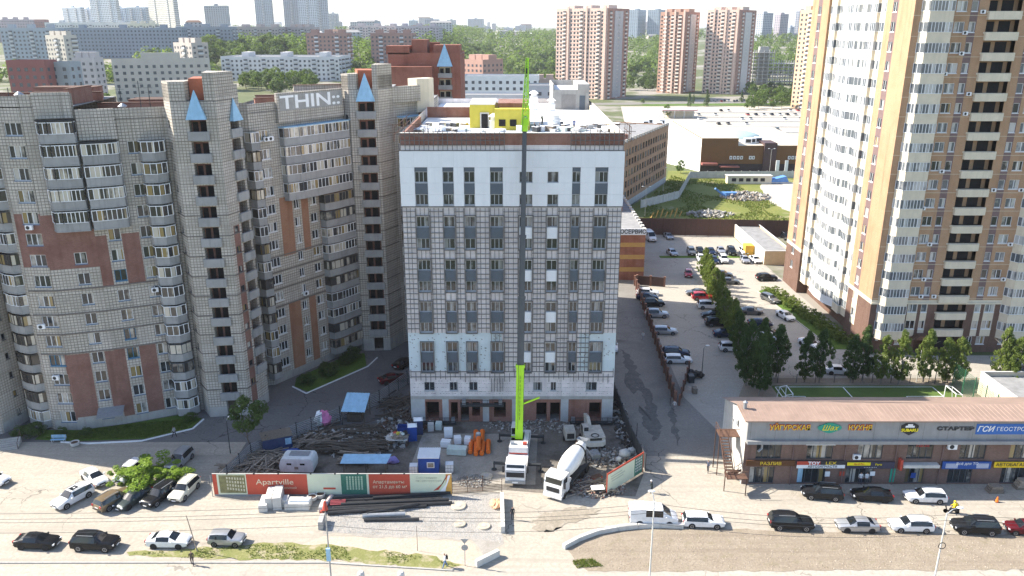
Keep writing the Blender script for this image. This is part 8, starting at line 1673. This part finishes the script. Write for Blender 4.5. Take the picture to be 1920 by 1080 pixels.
# ================================================================== things on the white roof
main = bpy.data.objects['apartment_block']
def shaft(px, py, w, h, cap=True):
    x, y = G(px, py, RZ); w *= .75; h *= .72; o = obj('ventilation_shaft', MB().box(-w/2,w/2,-w/2,w/2,0,h*.55).box(-w*.36,w*.36,-w*.36,w*.36,h*.55,h*.8).add([(-w*.6,-w*.6,h*.8),(w*.6,-w*.6,h*.8),(w*.6,w*.6,h*.8),(-w*.6,w*.6,h*.8),(-w*.15,-w*.15,h),(w*.15,-w*.15,h),(w*.15,w*.15,h),(-w*.15,w*.15,h)], [(0,1,5,4),(1,2,6,5),(2,3,7,6),(3,0,4,7),(4,5,6,7),(3,2,1,0)]).mesh('ventilation_shaft', K['roofw']), main, (x, y-104, RZ)); return o
for a in ((926,242,1.7,3.2),(1042,240,1.7,3.4),(1034,208,1.7,3.2),(1001,195,2.0,3.6),(1048,232,1.2,1.6),(1002,206,1.6,2.2),(897,238,1.3,1.8)): shaft(*a)
rnd = random.Random(61)
for i in range(64):
    px = rnd.uniform(775,1155); py = 247-14*rnd.random()**2; x, y = G(px,py,RZ)
    if -6.6 < x < 2.3 and y > 117: continue
    a, b, c = rnd.uniform(.3,.8), rnd.uniform(.3,.6), rnd.uniform(.25,.8); o = obj('roof_package', MB().box(-a,a,-b,b,0,c).box(-a-.04,a+.04,-b-.04,b+.04,c,c+.05,1).mesh('roof_package', [rnd.choice((K['white'],K['concl'],K['concl'],mintw,K['wood'],K['steel'],K['darkgrey'])),K['white']]), None, (x,y,RZ+.01), rnd.uniform(0,3)); tag(o, 'small pale package lying on the white roof near its front edge', 'package', 'packages on the white roof')
for x0, x1, y0, y1, lb in ((-15.6,-9.5,105,122,'rusty scaffold rails at the left corner of the white roof'),(9.8,15.4,105,113,'rusty scaffold rails at the right corner of the white roof')):
    t = thing('roof_scaffold', lb, 'scaffold', (x0,y0,RZ))
    n = 4
    for i in range(n+1):
        xx = (x1-x0)*i/n; obj('post', MB().bar((xx,.9,0),(xx,.9,2.3),.06).mesh('post', K['rust']), t)
    for z in (1.2,2.2): obj('rail', MB().bar((-.8,.9,z),(x1-x0+.8,.9,z+.15),.06).mesh('rail', K['rust']), t)
    xs_ = 0 if x0 < 0 else x1-x0
    for i in range(4): obj('post', MB().bar((xs_+.2,.9+(y1-y0)*i/4,0),(xs_+.2,.9+(y1-y0)*i/4,2.),.06).mesh('post', K['rust']), t)
    obj('rail', MB().bar((xs_+.2,.9,1.9),(xs_+.2,y1-y0,1.9),.06).bar((xs_+.2,.9,1.),(xs_+.2,y1-y0,1.),.06).mesh('rail', K['rust']), t)
o = obj('blue_roof_sheet', MB().add([(-2,-2,0),(2,-2,0),(2.4,2,.05),(-1.6,2,.05)], [(0,1,2,3)]).mesh('blue_roof_sheet', K['darkblue']), None, (*G(808,240,RZ),RZ+.02)); tag(o, 'dark blue sheet spread on the left of the white roof', 'sheet')
# ================================================================== summer haze over the city
hz = bpy.data.materials.new('haze_air'); hz.use_nodes = True; hn = hz.node_tree; hn.nodes.remove(hn.nodes['Principled BSDF'])
pv = hn.nodes.new('ShaderNodeVolumePrincipled'); pv.inputs['Color'].default_value = (.93,.96,1,1); pv.inputs['Density'].default_value = .00008; pv.inputs['Anisotropy'].default_value = .2
hn.links.new(pv.outputs[0], hn.nodes['Material Output'].inputs['Volume'])
o = obj('haze', MB().box(-14200,14200,-800,22200,-1.1,190).mesh('haze', hz)); o['kind'] = 'stuff'
